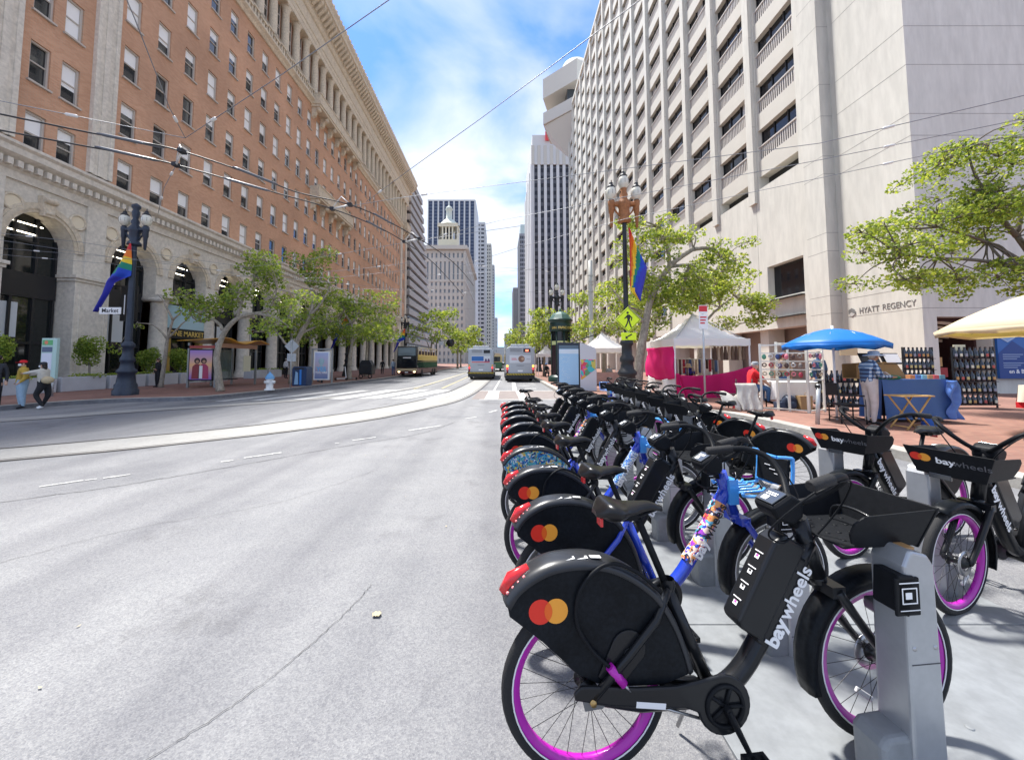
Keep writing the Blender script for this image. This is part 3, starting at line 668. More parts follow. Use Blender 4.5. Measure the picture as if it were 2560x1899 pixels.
bd = thing('blue_hotel_board', 'blue wall board with hexagon crest and white lettering', 'sign', (24.0, 17.9, .15))
MB().box2(23.15, 24.85, 17.86, 17.95, .85, 3.3).build('panel', mat('board_blue', (.03, .12, .38), .4), bd, world=True)
MB().prism([(23.15, 2.0), (23.85, 2.6), (24.85, 1.9), (24.85, .86), (23.15, .86)], 17.853, 17.858, 'y').build('dark_wedge', mat('board_navy', (.015, .05, .22), .4), bd, world=True)
hxp = [(23.62+.42*math.sin(k*PI/3), 2.95+.42*math.cos(k*PI/3)) for k in range(6)]
MB().prism(hxp, 17.846, 17.852, 'y').build('crest', mat('crest_pale', (.35, .45, .62), .4), bd, world=True)
M_wt = mat('white_print', (.85, .85, .85), .5)
MB().prism([(23.62+(.34)*math.sin(k*PI/3), 2.95+.34*math.cos(k*PI/3)) for k in range(6)], 17.843, 17.8455, 'y').build('crest_inner', mat('crest_mid', (.22, .36, .60), .4), bd, world=True)
lettering('en & Bar', .26, M_wt, (24.05, 17.85, 1.18), '-y', bd, .002, .004)
for k in range(6): MB().box2(23.35, 24.3-.15*(k % 3), 17.848, 17.85, 1.95-.1*k-(.1 if k > 2 else 0), 1.985-.1*k-(.1 if k > 2 else 0)).build('text_line', mat('dim_print', (.3, .38, .55), .5), bd, world=True)
# roof-top structure at the far end
rf = thing('rooftop_lookout', 'white angular rooftop structure jutting over the far hotel end', 'building part', (16, 112, 66))
M_rw = mat('roof_white', (.52, .505, .46), .8)
def slabp(name, poly, z0, z1): MB().prism(poly, z0, z1, 'z').build(name, M_rw, rf, world=True)
slabp('upper_ring', [(12.6, 108), (21, 100), (26, 104), (26, 118), (16, 118)], 78.3, 84.3)
slabp('lower_ring', [(12.6, 108), (20.5, 100.5), (26, 104), (26, 118), (16, 118)], 70.5, 74)
MB().add([(12.9, 108.5, 70.4), (20.5, 100.8, 70.4), (25, 110, 70.4), (16, 117, 70.4), (20, 108, 60.5), (21.5, 106.5, 60.5), (22, 109, 60.5)],
         [(0, 1, 5, 4), (1, 2, 6, 5), (2, 3, 6), (3, 0, 4, 6), (4, 5, 6), (0, 3, 2, 1)]).build('tapered_base', M_rw, rf, world=True)
MB().box2(19, 25, 104, 116, 74, 78.3).build('lookout_core', mat('lookout_glass', (.05, .06, .07), .1), rf, world=True)
MB().lathe([(0, 84.3), (5, 84.3), (5, 87), (3.5, 90), (0, 91)], 24, (22.5, 110, 0)).build('drum', M_rw, rf, world=True)

# ---------------------------------------------------------------- far buildings
def tower_grid(name, label, x0, x1, y0, y1, z1, wallm, glassm, nx, nz, fx=.5, fz=.6, side=None, nside=0, zb=0, proud=.4, vertical=False, roof=True, fs=.5):
    t = thing(name, label, 'building', ((x0+x1)/2, y0, 0))
    MB().box2(x0, x1, y0, y1, zb, z1).build('core', glassm, t, world=True)
    def face(n, nzz, plane, fxx):
        mbv = MB()
        for i in range(n+1):
            if plane == 'f':
                c = x0+(x1-x0)*i/n; w = (x1-x0)/n*(1-fxx)/2; mbv.box2(max(x0-.02, c-w), min(x1+.02, c+w), y0-proud, y0+.1, zb, z1)
            else:
                X, sg = (x1, 1) if plane == 'r' else (x0, -1); c = y0+(y1-y0)*i/n; w = (y1-y0)/n*(1-fxx)/2
                mbv.box2(min(X-.1*sg, X+proud*sg), max(X-.1*sg, X+proud*sg), max(y0-proud, c-w), min(y1, c+w), zb, z1)
        mbv.build('piers', wallm, t, world=True)
        if not vertical:
            h = MB()
            for k in range(nzz+1):
                z = zb+(z1-zb)*k/nzz; w = (z1-zb)/nzz*(1-fz)/2
                if plane == 'f': h.box2(x0, x1, y0-proud*.7, y0+.1, max(zb, z-w), min(z1, z+w))
                else:
                    X, sg = (x1, 1) if plane == 'r' else (x0, -1)
                    h.box2(min(X-.1*sg, X+proud*.7*sg), max(X-.1*sg, X+proud*.7*sg), y0, y1, max(zb, z-w), min(z1, z+w))
            h.build('spandrels', wallm, t, world=True)
    face(nx, nz, 'f', fx)
    if side: face(nside, nz, side, fs)
    if roof: MB().box2(x0-.5, x1+.5, y0-.5, y1+.3, z1, z1+1.6).build('roof_band', wallm, t, world=True)
    return t
def banded_glass(name, c, c2, n, axis=2):
    m = bpy.data.materials.new(name); m.use_nodes = True; N, L = m.node_tree.nodes, m.node_tree.links; b = N['Principled BSDF']
    tc = N.new('ShaderNodeTexCoord'); sp = N.new('ShaderNodeSeparateXYZ'); L.new(tc.outputs['Object'], sp.inputs[0])
    mm = N.new('ShaderNodeMath'); mm.operation = 'MULTIPLY'; mm.inputs[1].default_value = 1/n; L.new(sp.outputs[axis], mm.inputs[0])
    fr = N.new('ShaderNodeMath'); fr.operation = 'FRACT'; L.new(mm.outputs[0], fr.inputs[0])
    gt = N.new('ShaderNodeMath'); gt.operation = 'GREATER_THAN'; gt.inputs[1].default_value = .55; L.new(fr.outputs[0], gt.inputs[0])
    mx = N.new('ShaderNodeMix'); mx.data_type = 'RGBA'; mx.inputs['A'].default_value = c+(1,); mx.inputs['B'].default_value = c2+(1,)
    L.new(gt.outputs[0], mx.inputs['Factor']); L.new(mx.outputs['Result'], b.inputs['Base Color']); b.inputs['Roughness'].default_value = .25
    return m
def fx(u, Y): return (u-VPX)/FPX*Y
def fz(v, Y): return EYE+(HOR-v)/FPX*Y*1.0
M_fw = mat('far_white', (.56, .56, .55), .8); M_fc = mat('far_cream', (.50, .475, .42), .8, var=.05, vs=.05); M_fg = mat('far_grey', (.40, .395, .385), .8)
M_fdk = mat('far_darkgrey', (.30, .31, .33), .7)
G_blue = banded_glass('blue_band_glass', (.025, .04, .085), (.09, .11, .16), 3.8)
G_grey = banded_glass('grey_band_glass', (.015, .015, .02), (.085, .085, .095), 3.8)
G_dk = mat('far_glass', (.04, .045, .055), .25); G_pl = mat('far_window', (.22, .26, .29), .4)
# terraced grey block after the brick building
tb = thing('grey_terraced_block', 'grey banded office block with sloping end past the brick building', 'building', (-34, 115, 0))
for k in range(19):
    z = 4+k*2.55; ye = 138-k*1.2
    MB().box2(-50, -24, 101, ye, z, z+1.55).build('floor_band', M_fg, tb, world=True)
    MB().box2(-49, -24.6, 101.5, ye-.6, z+1.55, z+2.55).build('window_band', G_dk, tb, world=True)
MB().box2(-50, -24.2, 101, 141, 0, 4).build('base', M_fg, tb, world=True)
# cream block with arcade and lantern
Yb = 253
cb_ = tower_grid('cream_office_block', 'cream office block with arcaded top floors and roof lantern', fx(1040, Yb), fx(1160, Yb), Yb, 350, fz(700, Yb), M_fc, G_pl, 11, 12, .42, .5, 'r', 16, proud=.7, roof=False)
x0, x1 = fx(1040, Yb), fx(1160, Yb); zt = fz(700, Yb)
MB().box2(x0-.6, x1+.9, Yb-.9, 351, zt-.8, zt+.8).build('belt_course', M_fc, cb_, world=True)
MB().box2(x0, x1, Yb, 350, zt+.8, fz(622, Yb)).build('upper_core', G_pl, cb_, world=True)
up = MB(); za, zc = zt+.8, fz(622, Yb)
for i in range(12):
    c = x0+(x1-x0)*i/11; up.box2(c-.9, c+.9, Yb-.7, Yb+.1, za, zc)
for i in range(17): c = Yb+(97)*i/16; up.box2(x1-.1, x1+.7, c-1.6, c+1.6, za, zc)
up.box2(x0, x1, Yb-.69, Yb+.1, za+12.3, za+14.6); up.box2(x0, x1, Yb-.69, Yb+.1, zc-2, zc); up.box2(x1, x1+.69, Yb, 350, za+12.3, za+14.6); up.box2(x1, x1+.69, Yb, 350, zc-2, zc)
for i in range(11):
    c = x0+(x1-x0)*(i+.5)/11; up.prism([(c-1.5, za+12.4)]+[(c-1.4*math.cos(PI*q/8), za+9.5+2.6*math.sin(PI*q/8)) for q in range(9)]+[(c+1.5, za+12.4)], Yb-.6, Yb, 'y')
up.build('arcade', M_fc, cb_, world=True)
MB().prism([(0, zc), (2.6, zc+1.6), (2.6, zc+2.6), (-4, zc+2.6), (-4, zc)], Yb+1.5, 352, 'y').build('cornice', M_fc, cb_, world=True, loc=Vector((x1, 0, 0))-cb_.location)
MB().box2(x0-1, x1+2, Yb-3, Yb+1, zc+.15, zc+2.75).build('cornice', M_fc, cb_, world=True)
lc = (fx(1120, Yb+20), Yb+20); M_lan = mat('lantern_cream', (.62, .56, .42), .8); w = 6.6; z0 = zc+2
MB().box2(lc[0]-w, lc[0]+w, lc[1]-w, lc[1]+w, z0, z0+10).build('lantern_base', M_lan, cb_, world=True)
lm = MB().box2(lc[0]-w*.5, lc[0]+w*.5, lc[1]-w*.5, lc[1]+w*.5, z0+10, z0+19, 1)
for i in range(6): lm.box2(lc[0]-w+i*2*w/5.6, lc[0]-w+i*2*w/5.6+1.1, lc[1]-w, lc[1]-w+1.2, z0+10, z0+19)
lm.box2(lc[0]-w-.5, lc[0]+w+.5, lc[1]-w-.5, lc[1]+w+.5, z0+19, z0+21.5); lm.box2(lc[0]-w, lc[0]-w+1.2, lc[1]-w, lc[1]+w, z0+10, z0+19); lm.box2(lc[0]+w-1.2, lc[0]+w, lc[1]-w, lc[1]+w, z0+10, z0+19)
lm.build('lantern_arcade', [M_lan, G_dk], cb_, world=True)
MB().lathe([(w*1.2, 0), (w*.5, 4.5), (2.2, 5), (2.2, 12), (2.8, 12.4), (2.0, 14), (.3, 15.5), (.1, 19)], 16, (lc[0], lc[1], z0+21.5)).build('lantern_dome', mat('lantern_roof', (.55, .58, .50), .7), cb_, world=True)
# tall blue-black striped tower
tower_grid('blue_striped_tower', 'tall tower with white mullions and blue-black glass behind the cream block', fx(1066, 420), fx(1186, 420), 420, 470, fz(494, 420), M_fw, G_blue, 9, 30, .72, .5, 'r', 5, vertical=True, proud=1.2, fs=.0)
MB().box2(fx(1105, 430), fx(1160, 430), 430, 460, fz(494, 420), fz(482, 420)).build('plant_room', M_fdk, bpy.data.objects['blue_striped_tower'], world=True)
for nm, lb, u0, u1, v, Y, m, g, a in [('white_slab_tower', 'white slab tower with stacked dark window bays up the avenue', 1190, 1211, 552, 520, M_fw, G_dk, .7), ('beige_slab_tower', 'narrow beige tower beside the white slab tower', 1205, 1227, 607, 640, M_fc, G_dk, .5),
                                ('grey_slab_tower', 'narrow grey tower nearest the far end of the avenue on the left', 1217, 1235, 661, 800, M_fg, G_dk, .5), ('far_block_left', 'low pale block far down the avenue on the left', 1228, 1243, 795, 1100, M_fg, G_pl, .5)]:
    tower_grid(nm, lb, fx(u0, Y), fx(u1, Y), Y, Y+60, fz(v, Y), m, g, 2 if a > .6 else 4, 34 if v < 700 else 10, a, .45, 'r', 6, proud=1.0, fs=.5)
# right side
t = tower_grid('white_finned_tower', 'tall white finned office tower with a small sign behind the hotel', fx(1334, 185), fx(1446, 185), 185, 230, fz(400, 185), M_fw, G_grey, 7, 30, .56, .5, 'l', 4, vertical=True, proud=1.1, fs=.4)
MB().box2(fx(1333, 185), fx(1447, 185), 184, 230.2, fz(400, 185), fz(322, 185)).build('crown', M_fw, t, world=True)
cg = MB()
for i in range(8): c = fx(1334, 185)+(fx(1446, 185)-fx(1334, 185))*i/7; cg.box2(c-.75, c+.75, 183.7, 184, fz(400, 185), fz(350, 185))
cg.build('crown_fins', M_fc, t, world=True)
MB().box2(fx(1367, 183), fx(1379, 183), 182.6, 183.2, fz(334, 183), fz(310, 183)).build('sign_square', mat('sign_red', (.6, .06, .06), .5), t, world=True)
lettering('b.', 5.5, mat('sign_blue', (.05, .12, .55), .5), (fx(1398, 183), 183, fz(312, 183)), '-y', t, .2, .12)
tower_grid('dark_glass_tower', 'dark glass tower left of the white finned tower', fx(1301, 330), fx(1345, 330), 330, 370, fz(583, 330), M_fdk, G_dk, 10, 28, .7, .65, 'l', 8, proud=.4, fs=.75)
MB().box2(fx(1302, 345), fx(1345, 345), 345, 370, fz(583, 330), fz(555, 345)).build('roof_screen', mat('pale_green', (.45, .52, .50), .6), bpy.data.objects['dark_glass_tower'], world=True)
tower_grid('small_striped_tower', 'small grey striped tower far down the avenue on the right', fx(1284, 520), fx(1303, 520), 520, 560, fz(720, 520), M_fg, G_dk, 7, 20, .5, .5, 'l', 6, vertical=True, proud=.8)
tower_grid('far_block_right', 'low pale block far down the avenue on the right', fx(1262, 900), fx(1290, 900), 900, 960, fz(835, 900), M_fc, G_pl, 8, 12, .5, .5, 'l', 6, proud=.8)
tower_grid('far_street_end', 'pale building closing the far end of the avenue', fx(1240, 1500), fx(1262, 1500), 1500, 1560, fz(868, 1500), M_fg, G_pl, 8, 10, .5, .5, proud=.8)
# ---------------------------------------------------------------- hire bikes and docks
FACE['+y'] = Matrix(((-1, 0, 0), (0, 0, 1), (0, 1, 0)))
M_blk = mat('black_frame_paint', (.009, .010, .012), .32, spec=.25, coat=.22, bump=.02, bs=200)
M_blkpl = mat('black_plastic', (.009, .010, .012), .5, spec=.14, bump=.05, bs=300, var=.2, vs=30)
M_fend = mat('fender_plastic', (.009, .011, .014), .4, spec=.14, var=.5, vs=5, bump=.03, bs=120, var2=.4, v2s=60)
M_fedge = mat('fender_grey_edge', (.018, .02, .024), .33, var=.2, vs=6)
M_rub = mat('tyre_rubber', (.014, .014, .015), .8, bump=.25, bs=150)
M_mag = mat('magenta_rim', (.42, .012, .36), .35, coat=.3)
M_grim = mat('grey_rim', (.17, .175, .18), .35, metal=.5)
M_refl = mat('white_reflective', (.75, .75, .75), .4)
M_spoke = mat('black_spoke', (.02, .02, .022), .35, metal=.5)
M_steel = mat('bare_steel', (.42, .42, .43), .3, metal=.9)
M_vin = mat('saddle_vinyl', (.007, .007, .008), .3, spec=.35, bump=.05, bs=220, coat=.1)
M_red = mat('tail_red', (.62, .015, .02), .25, coat=.5)
M_blue = mat('frame_blue', (.012, .045, .42), .25, coat=.8)
M_lblue = mat('basket_light_blue', (.06, .30, .72), .3, coat=.6)
M_mc1 = mat('logo_red', (.70, .03, .015), .45); M_mc2 = mat('logo_amber', (.80, .33, .035), .45); M_mc3 = mat('logo_orange', (.74, .12, .012), .45)
M_dock = mat('dock_grey', (.40, .415, .43), .33, metal=.5, var=.06, vs=4, bump=.01, bs=90, var2=.06, v2s=25)
M_plate = mat('plate_grey', (.215, .228, .238), .5, var=.1, vs=3, var2=.15, v2s=14, bump=.04, bs=60)
M_lens = mat('pod_lens', (.05, .055, .06), .12, coat=1)
M_card = mat('paper_white', (.8, .8, .8), .5)
M_trp = mat('clear_reflector', (.6, .6, .6), .2)
def art_mat(name, cols, scale, seed):
    m = bpy.data.materials.new(name); m.use_nodes = True; N, L = m.node_tree.nodes, m.node_tree.links; b = N['Principled BSDF']; b.inputs['Roughness'].default_value = .3; b.inputs['Coat Weight'].default_value = .4
    tc = N.new('ShaderNodeTexCoord'); mp = N.new('ShaderNodeMapping'); mp.inputs['Location'].default_value = (seed, seed*1.7, seed*.3); L.new(tc.outputs['Object'], mp.inputs[0])
    ns = N.new('ShaderNodeTexNoise'); ns.inputs['Scale'].default_value = scale*.6; L.new(mp.outputs[0], ns.inputs['Vector'])
    ad = N.new('ShaderNodeMix'); ad.data_type = 'RGBA'; ad.blend_type = 'LINEAR_LIGHT'; ad.inputs['Factor'].default_value = .12; L.new(mp.outputs[0], ad.inputs['A']); L.new(ns.outputs['Color'], ad.inputs['B'])
    v = N.new('ShaderNodeTexVoronoi'); v.inputs['Scale'].default_value = scale; L.new(ad.outputs['Result'], v.inputs['Vector'])
    sp = N.new('ShaderNodeSeparateColor'); L.new(v.outputs['Color'], sp.inputs[0])
    r = N.new('ShaderNodeValToRGB'); r.color_ramp.interpolation = 'CONSTANT'
    e = r.color_ramp.elements; e[0].color = cols[0]+(1,); e[1].position = 1/len(cols); e[1].color = cols[1]+(1,)
    for i in range(2, len(cols)): x = e.new(i/len(cols)); x.color = cols[i]+(1,)
    L.new(sp.outputs[0], r.inputs[0]); L.new(r.outputs[0], b.inputs['Base Color']); return m
A_warm = art_mat('art_wrap_warm', [(.75, .75, .8), (.02, .05, .45), (.6, .06, .05), (.75, .3, .08), (.3, .04, .45), (.1, .4, .55), (.8, .6, .5), (.02, .02, .05)], 26, 1)
A_blue = art_mat('art_wrap_blue', [(.03, .12, .5), (.7, .75, .8), (.1, .35, .6), (.02, .03, .1), (.55, .65, .75), (.05, .2, .6)], 38, 5)
A_fend = art_mat('art_fender', [(.02, .10, .35), (.08, .35, .5), (.6, .65, .65), (.03, .04, .1), (.65, .45, .05), (.05, .25, .45), (.1, .4, .35)], 34, 9)
WB, WR = 1.34, .345
def wheel(parent, x, rimm, rr, disc=False):
    w = MB().torus((0, 0, 0), WR-.026, .026, 'y', 48, 8).build('tyre', M_rub, None); w.name = 'wheel_tyre'
    wh = bpy.data.objects.new('wheel', None); COL.objects.link(wh); wh.parent = parent; wh.location = (x, 0, WR); w.parent = wh; w.name = 'tyre'
    ln = MB()
    for s in (-1, 1): ln.torus((0, s*.0215, 0), WR-.043, .0035, 'y', 48, 5, sq=.6)
    ln.build('reflective_line', M_refl, wh)
    MB().lathe([(.298, -.017), (.303, -.017), (.303, .017), (.298, .017), (.272, .012), (.27, 0), (.272, -.012), (.298, -.017)], 48, axis='y').build('rim', rimm, wh)
    sp = MB()
    for k in range(28):
        a = 2*PI*k/28; s = 1 if k % 2 else -1; b = a+(.55 if (k//2) % 2 else -.55)
        sp.cyl((.032*math.cos(b), s*.03, .032*math.sin(b)), (.274*math.cos(a), 0, .274*math.sin(a)), .0014, n=4, caps=False)
    sp.build('spokes', M_spoke, wh)
    MB().lathe([(.012, -.065), (.02, -.06), (.02, -.04), (.04, -.036), (.04, -.03), (.02, -.026), (.02, .026), (.04, .03), (.04, .036), (.012, .065)], 16, axis='y').build('hub', M_blk, wh)
    rf = MB(); rot = Matrix.Rotation(R(60 if disc else -35), 3, 'Y')
    rf.box(rot @ Vector((.17, 0, 0)), (.022, .014, .085), rot=rot); rf.build('spoke_reflector', M_trp, wh, bevel=.004)
    if disc: MB().lathe([(.05, .04), (.08, .04), (.08, .043), (.05, .043)], 24, axis='y').build('brake_disc', M_steel, wh)
    wh.rotation_euler = (0, rr, 0); return wh
def logo(parent, cx, cz, r, y, facing, plane='y'):
    mb = MB(); d = r*.66; n = 24; s = 1 if facing[0] == '+' else -1
    def P(a, b, off): return (a, y+s*off, b) if plane == 'y' else (y+s*off, a, b)
    for c, mi, off in ((-d, 0, .0), (d, 1, .0006)):
        mb.add([P(cx+c, cz, off)]+[P(cx+c+r*math.cos(2*PI*k/n), cz+r*math.sin(2*PI*k/n), off) for k in range(n)], [(0, 1+k, 1+(k+1) % n) for k in range(n)], mi)
    h = math.acos(d/r); pts = [(-d+r*math.cos(t), r*math.sin(t)) for t in [(-h+2*h*k/8) for k in range(9)]]+[(d-r*math.cos(t), r*math.sin(t)) for t in [(h-2*h*k/8) for k in range(1, 8)]]
    mb.add([P(cx+a, cz+b, .0012) for a, b in pts], [tuple(range(len(pts)))], 2)
    return mb.build('logo', [M_mc1, M_mc2, M_mc3] if plane == 'y' and s < 0 or plane == 'x' else [M_mc2, M_mc1, M_mc3], parent, normals=False)
def make_bike(kind):
    e = kind in ('ebike',); bl = kind in ('blue', 'blue_art')
    t = thing('hire_bike', 'hire bike', 'bicycle')
    fm = M_blue if bl else M_blk
    rimm = M_grim if bl or kind == 'black' else M_mag
    wheel(t, 0, rimm, .3); wheel(t, WB, rimm, 1.1, True)
    # frame
    f = MB(); f.tube(dens([(.50, 0, .285), (.60, 0, .29), (.69, 0, .36), (.79, 0, .50), (1.02, 0, .86)], 4), .043, 12, sq=.8)
    f.cyl((1.055, 0, .71), (.98, 0, .96), .036, n=14); f.tube([(.545, 0, .26), (.36, 0, .70)], [.03, .024], 12)
    for s in (-1, 1):
        f.tube([(.005, s*.084, WR+.01), (.15, s*.084, .495), (.27, s*.08, .62), (.35, s*.03, .705)], .0155, 8); f.tube([(0, s*.072, WR), (.2, s*.066, .30), (.5, s*.04, .275)], [.02, .024, .026], 8)
    f.cyl((.555, -.05, .26), (.555, .05, .26), .045, n=16); f.build('frame', fm, t)
    if bl:
        a = MB(); a.tube([(.735, 0, .435), (.81, 0, .53), (.965, 0, .775)], .0445, 14, caps=False, sq=.82); a.build('art_wrap', A_warm if kind == 'blue' else A_blue, t)
    fk = MB(); fk.tube([(1.05, 0, .72), (1.075, 0, .665)], .034, 12); fk.box((1.08, 0, .675), (.06, .16, .045))
    for s in (-1, 1): fk.tube(dens([(1.08, s*.068, .68), (1.16, s*.068, .57), (1.265, s*.066, .43), (WB, s*.064, WR)], 3), [.021]*3+[.019]*3+[.017]*3+[.014], 8)
    fk.build('fork', fm, t, bevel=.0)
    # rear fender with side covers
    o = (-.365, .655); cov = [(-.325, .695), (-.285, .75), (-.215, .797), (-.13, .828), (-.01, .835), (.10, .815), (.20, .765), (.29, .69), (.355, .59), (.395, .49), (.42, .40), (.3, .365), (.06, .375), (-.05, .43), (-.19, .56), (-.318, .66)]
    tpd = dens(cov[:11], 4); cov = tpd+cov[11:]
    for s in (-1, 1):
        c = MB().prism(cov, s*.058, s*.066, 'y'); sk = c.build('fender_cover', A_fend if kind == 'blue_art' and s < 0 else M_fend, t, bevel=.003)
        if kind != 'blue_art' or s > 0: logo(t, -.165, .672, .047, s*.0672, '-y' if s < 0 else '+y')
    eb = MB(); tp = tpd; n = len(tp)
    V = []
    for i, p in enumerate(tp):
        q = Vector(tp[min(i+1, n-1)])-Vector(tp[max(i-1, 0)]); q.normalize(); nx, nz = -q.y, q.x
        for yy, d in ((-.07, -.014), (-.062, .006), (-.03, .014), (.03, .014), (.062, .006), (.07, -.014)): V.append((p[0]+nx*d, yy, p[1]+nz*d))
    eb.add(V, [(i*6+j, i*6+j+1, (i+1)*6+j+1, (i+1)*6+j) for i in range(n-1) for j in range(5)], 0, True); eb.build('fender_edge', M_fedge, t, solid=.006)
    tl = MB(); tl.tube([(-.328, 0, .712), (-.292, 0, .762), (-.228, 0, .805)], [.02, .026, .014], 10, sq=1.6)
    tlo = tl.build('tail_light', M_red, t)
    for k in range(4): MB().ball((-.322+.022*k, -.035, .732+.019*k), .007, 8, 6).build('led', mat('led_pink', (.8, .25, .25), .2), tlo)
    # chain case, crank, pedals
    cc = MB().prism([(-.045, .325), (-.05, .35), (-.02, .375), (.06, .368), (.2, .352), (.36, .345), (.45, .355)]+[(.56+.112*math.cos(R(a)), .26+.112*math.sin(R(a))) for a in range(100, -171, -15)]+[(.40, .262), (.25, .278), (.1, .295)], -.095, -.078, 'y')
    cc.build('chain_case', M_blk, t, bevel=.008)
    ch = MB(); ch.torus((.56, -.097, .26), .075, .009, 'y', 28, 6)
    for k in range(5): a = 2*PI*k/5; ch.cyl((.56, -.098, .26), (.56+.075*math.cos(a), -.098, .26+.075*math.sin(a)), .008, n=6)
    ch.build('chainring', M_blkpl, t)
    cr = MB()
    for s, dx, dz in ((-1, .075, -.155), (1, -.075, .155)):
        cr.tube([(.56, s*.105, .26), (.56+dx, s*.118, .26+dz)], [.025, .018], 10, sq=.6)
    cr.cyl((.56, -.125, .26), (.56, .12, .26), .013, n=10); cr.build('crank', M_blkpl, t, bevel=.002)
    for s, dx, dz in ((-1, .075, -.155), (1, -.075, .155)):
        pd = MB(); cx, cz = .56+dx, .26+dz; y0 = s*.135
        for q in (-1, 1): pd.box((cx+q*.04, y0+s*.045, cz), (.014, .095, .026)); pd.box((cx, y0+s*.045+q*.042, cz), (.07, .012, .024))
        pd.cyl((cx, s*.11, cz), (cx, y0+s*.085, cz), .009, n=8); po = pd.build('pedal', M_blkpl, t)
        MB().box((cx, y0+s*.0935, cz), (.045, .004, .012)).build('pedal_reflector', mat('amber', (.7, .3, .03), .3), po)
    cn = MB(); cn.tube([(.02, -.072, .315), (.3, -.074, .262), (.52, -.078, .19)], .0055, 6); cn.build('chain', M_steel, t)
    dp = MB().prism([(-.03, .31), (.04, .315), (.075, .35), (.03, .385), (-.015, .38), (-.04, .35)], -.088, -.078, 'y'); dp.build('dropout', M_grim, t, bevel=.003); MB().lathe([(0, -.102), (.012, -.102), (.014, -.088)], 10, (0, 0, WR), axis='y').build('axle_bolt', mat('brass', (.45, .3, .12), .35, metal=.8), t)
    MB().box((.23, -.0965, .318), (.12, .001, .022), rot=Matrix.Rotation(R(8), 3, 'Y')).build('serial_sticker', M_refl, t)
    for q in range(3): MB().box((-.07+.055*q, -.03, .8495+.001*q), (.045, .022, .001), rot=Matrix.Rotation(R(-8+6*q), 3, 'Y')).build('fender_sticker', M_refl, t)
    # seat
    MB().tube([(.375, 0, .665), (.24, 0, .985)], .0155, 12).build('seat_post', M_blkpl, t)
    MB().lathe([(.026, 0), (.03, .02), (.026, .045)], 14, (.365, 0, .69)).build('seat_clamp', M_blk, t)
    sd = MB(); NS = 16; NR = 12; sec = []
    def lerp(tab, u):
        for (u0, v0), (u1, v1) in zip(tab, tab[1:]):
            if u <= u1: q = (u-u0)/(u1-u0); q = q*q*(3-2*q); return v0+(v1-v0)*q
        return tab[-1][1]
    for i in range(NS+1):
        u = i/NS; x = .06+.30*u; w = lerp([(0, .03), (.1, .085), (.26, .106), (.5, .06), (.72, .034), (.93, .026), (1, .008)], u)
        zt = lerp([(0, 1.012), (.15, 1.052), (.45, 1.030), (.8, 1.036), (1, 1.016)], u); zb = lerp([(0, .985), (.2, .955), (.5, .985), (.9, .998), (1, 1.005)], u)
        for j in range(NR):
            a = 2*PI*j/NR; ca, sa = math.cos(a), math.sin(a); e_ = .75
            yy = w*math.copysign(abs(ca)**e_, ca); zm = zt-.032; zz = zm+(zt-zm)*sa if sa > 0 else zm+(zm-zb)*sa
            if sa > .3: zz -= .008*math.exp(-(yy/.02)**2)
            sec.append((x, yy, zz))
    sd.add(sec, [(i*NR+j, i*NR+(j+1) % NR, (i+1)*NR+(j+1) % NR, (i+1)*NR+j) for i in range(NS) for j in range(NR)], 0, True)
    sd.add(sec[:NR], [tuple(range(NR))]); sd.add(sec[-NR:], [tuple(range(NR))]); sd.build('saddle', M_vin, t, sub=1)
    ub = MB(); ub.tube([(.11, -.05, .985), (.22, -.02, .965), (.34, -.01, 1.0)], .006, 6); ub.tube([(.11, .05, .985), (.22, .02, .965), (.34, .01, 1.0)], .006, 6); ub.box((.205, 0, .975), (.07, .06, .03)); ub.build('saddle_rails', M_blkpl, t)
    MB().box((.085, -.0, .955), (.012, .05, .035)).build('seat_reflector', M_red, t, bevel=.003)
    # front fender
    ff = MB(); V = []; a0, a1, k = R(62), R(196), 16
    for i in range(k+1):
        a = a0+(a1-a0)*i/k; wv = .047 if i < k-2 else .045
        for yy, d in ((-wv, -.03), (-wv*.92, -.004), (-.02, .004), (.02, .004), (wv*.92, -.004), (wv, -.03)): r = WR+.035+d; V.append((WB+r*math.cos(a), yy, WR+r*math.sin(a)))
    ff.add(V, [(i*6+j, i*6+j+1, (i+1)*6+j+1, (i+1)*6+j) for i in range(k) for j in range(5)], 0, True); ff.build('front_fender', M_fend, t, solid=.005)
    # handlebar
    hb = MB(); hb.tube([(.985, 0, .9), (.955, 0, 1.0)], .024, 12)
    P0 = dens([(.955, 0, 1.0), (1.0, .05, 1.02), (1.04, .12, 1.085), (1.035, .19, 1.15), (.97, .245, 1.18), (.9, .27, 1.178), (.8, .295, 1.165)], 4)
    hb.tube(P0, .0145, 10); hb.tube([(p[0], -p[1], p[2]) for p in P0], .0145, 10); hb.build('handlebar', M_blkpl, t)
    for s in (-1, 1):
        g = MB(); g.tube([(.905, s*.268, 1.178), (.9, s*.27, 1.178), (.79, s*.297, 1.164), (.782, s*.299, 1.163)], [.016, .021, .021, .017], 12); g.build('grip', M_rub, t)
        lv = MB(); lv.tube([(.93, s*.262, 1.165), (.9, s*.255, 1.14), (.83, s*.275, 1.128)], [.008, .007, .005], 8); lv.build('brake_lever', M_blkpl, t)
    cb = MB()
    for s in (-1, 1): cb.tube(dens([(.94, s*.255, 1.16), (1.06, s*.2, 1.14), (1.1, s*.1, 1.0), (1.04, s*.03, .85)], 5), .004, 6)
    cb.tube(dens([(.93, -.25, 1.165), (.82, -.22, 1.08), (.76, -.12, .93), (.86, -.07, .86), (.95, -.04, .88)], 5), .004, 6); cb.build('cables', M_blkpl, t)
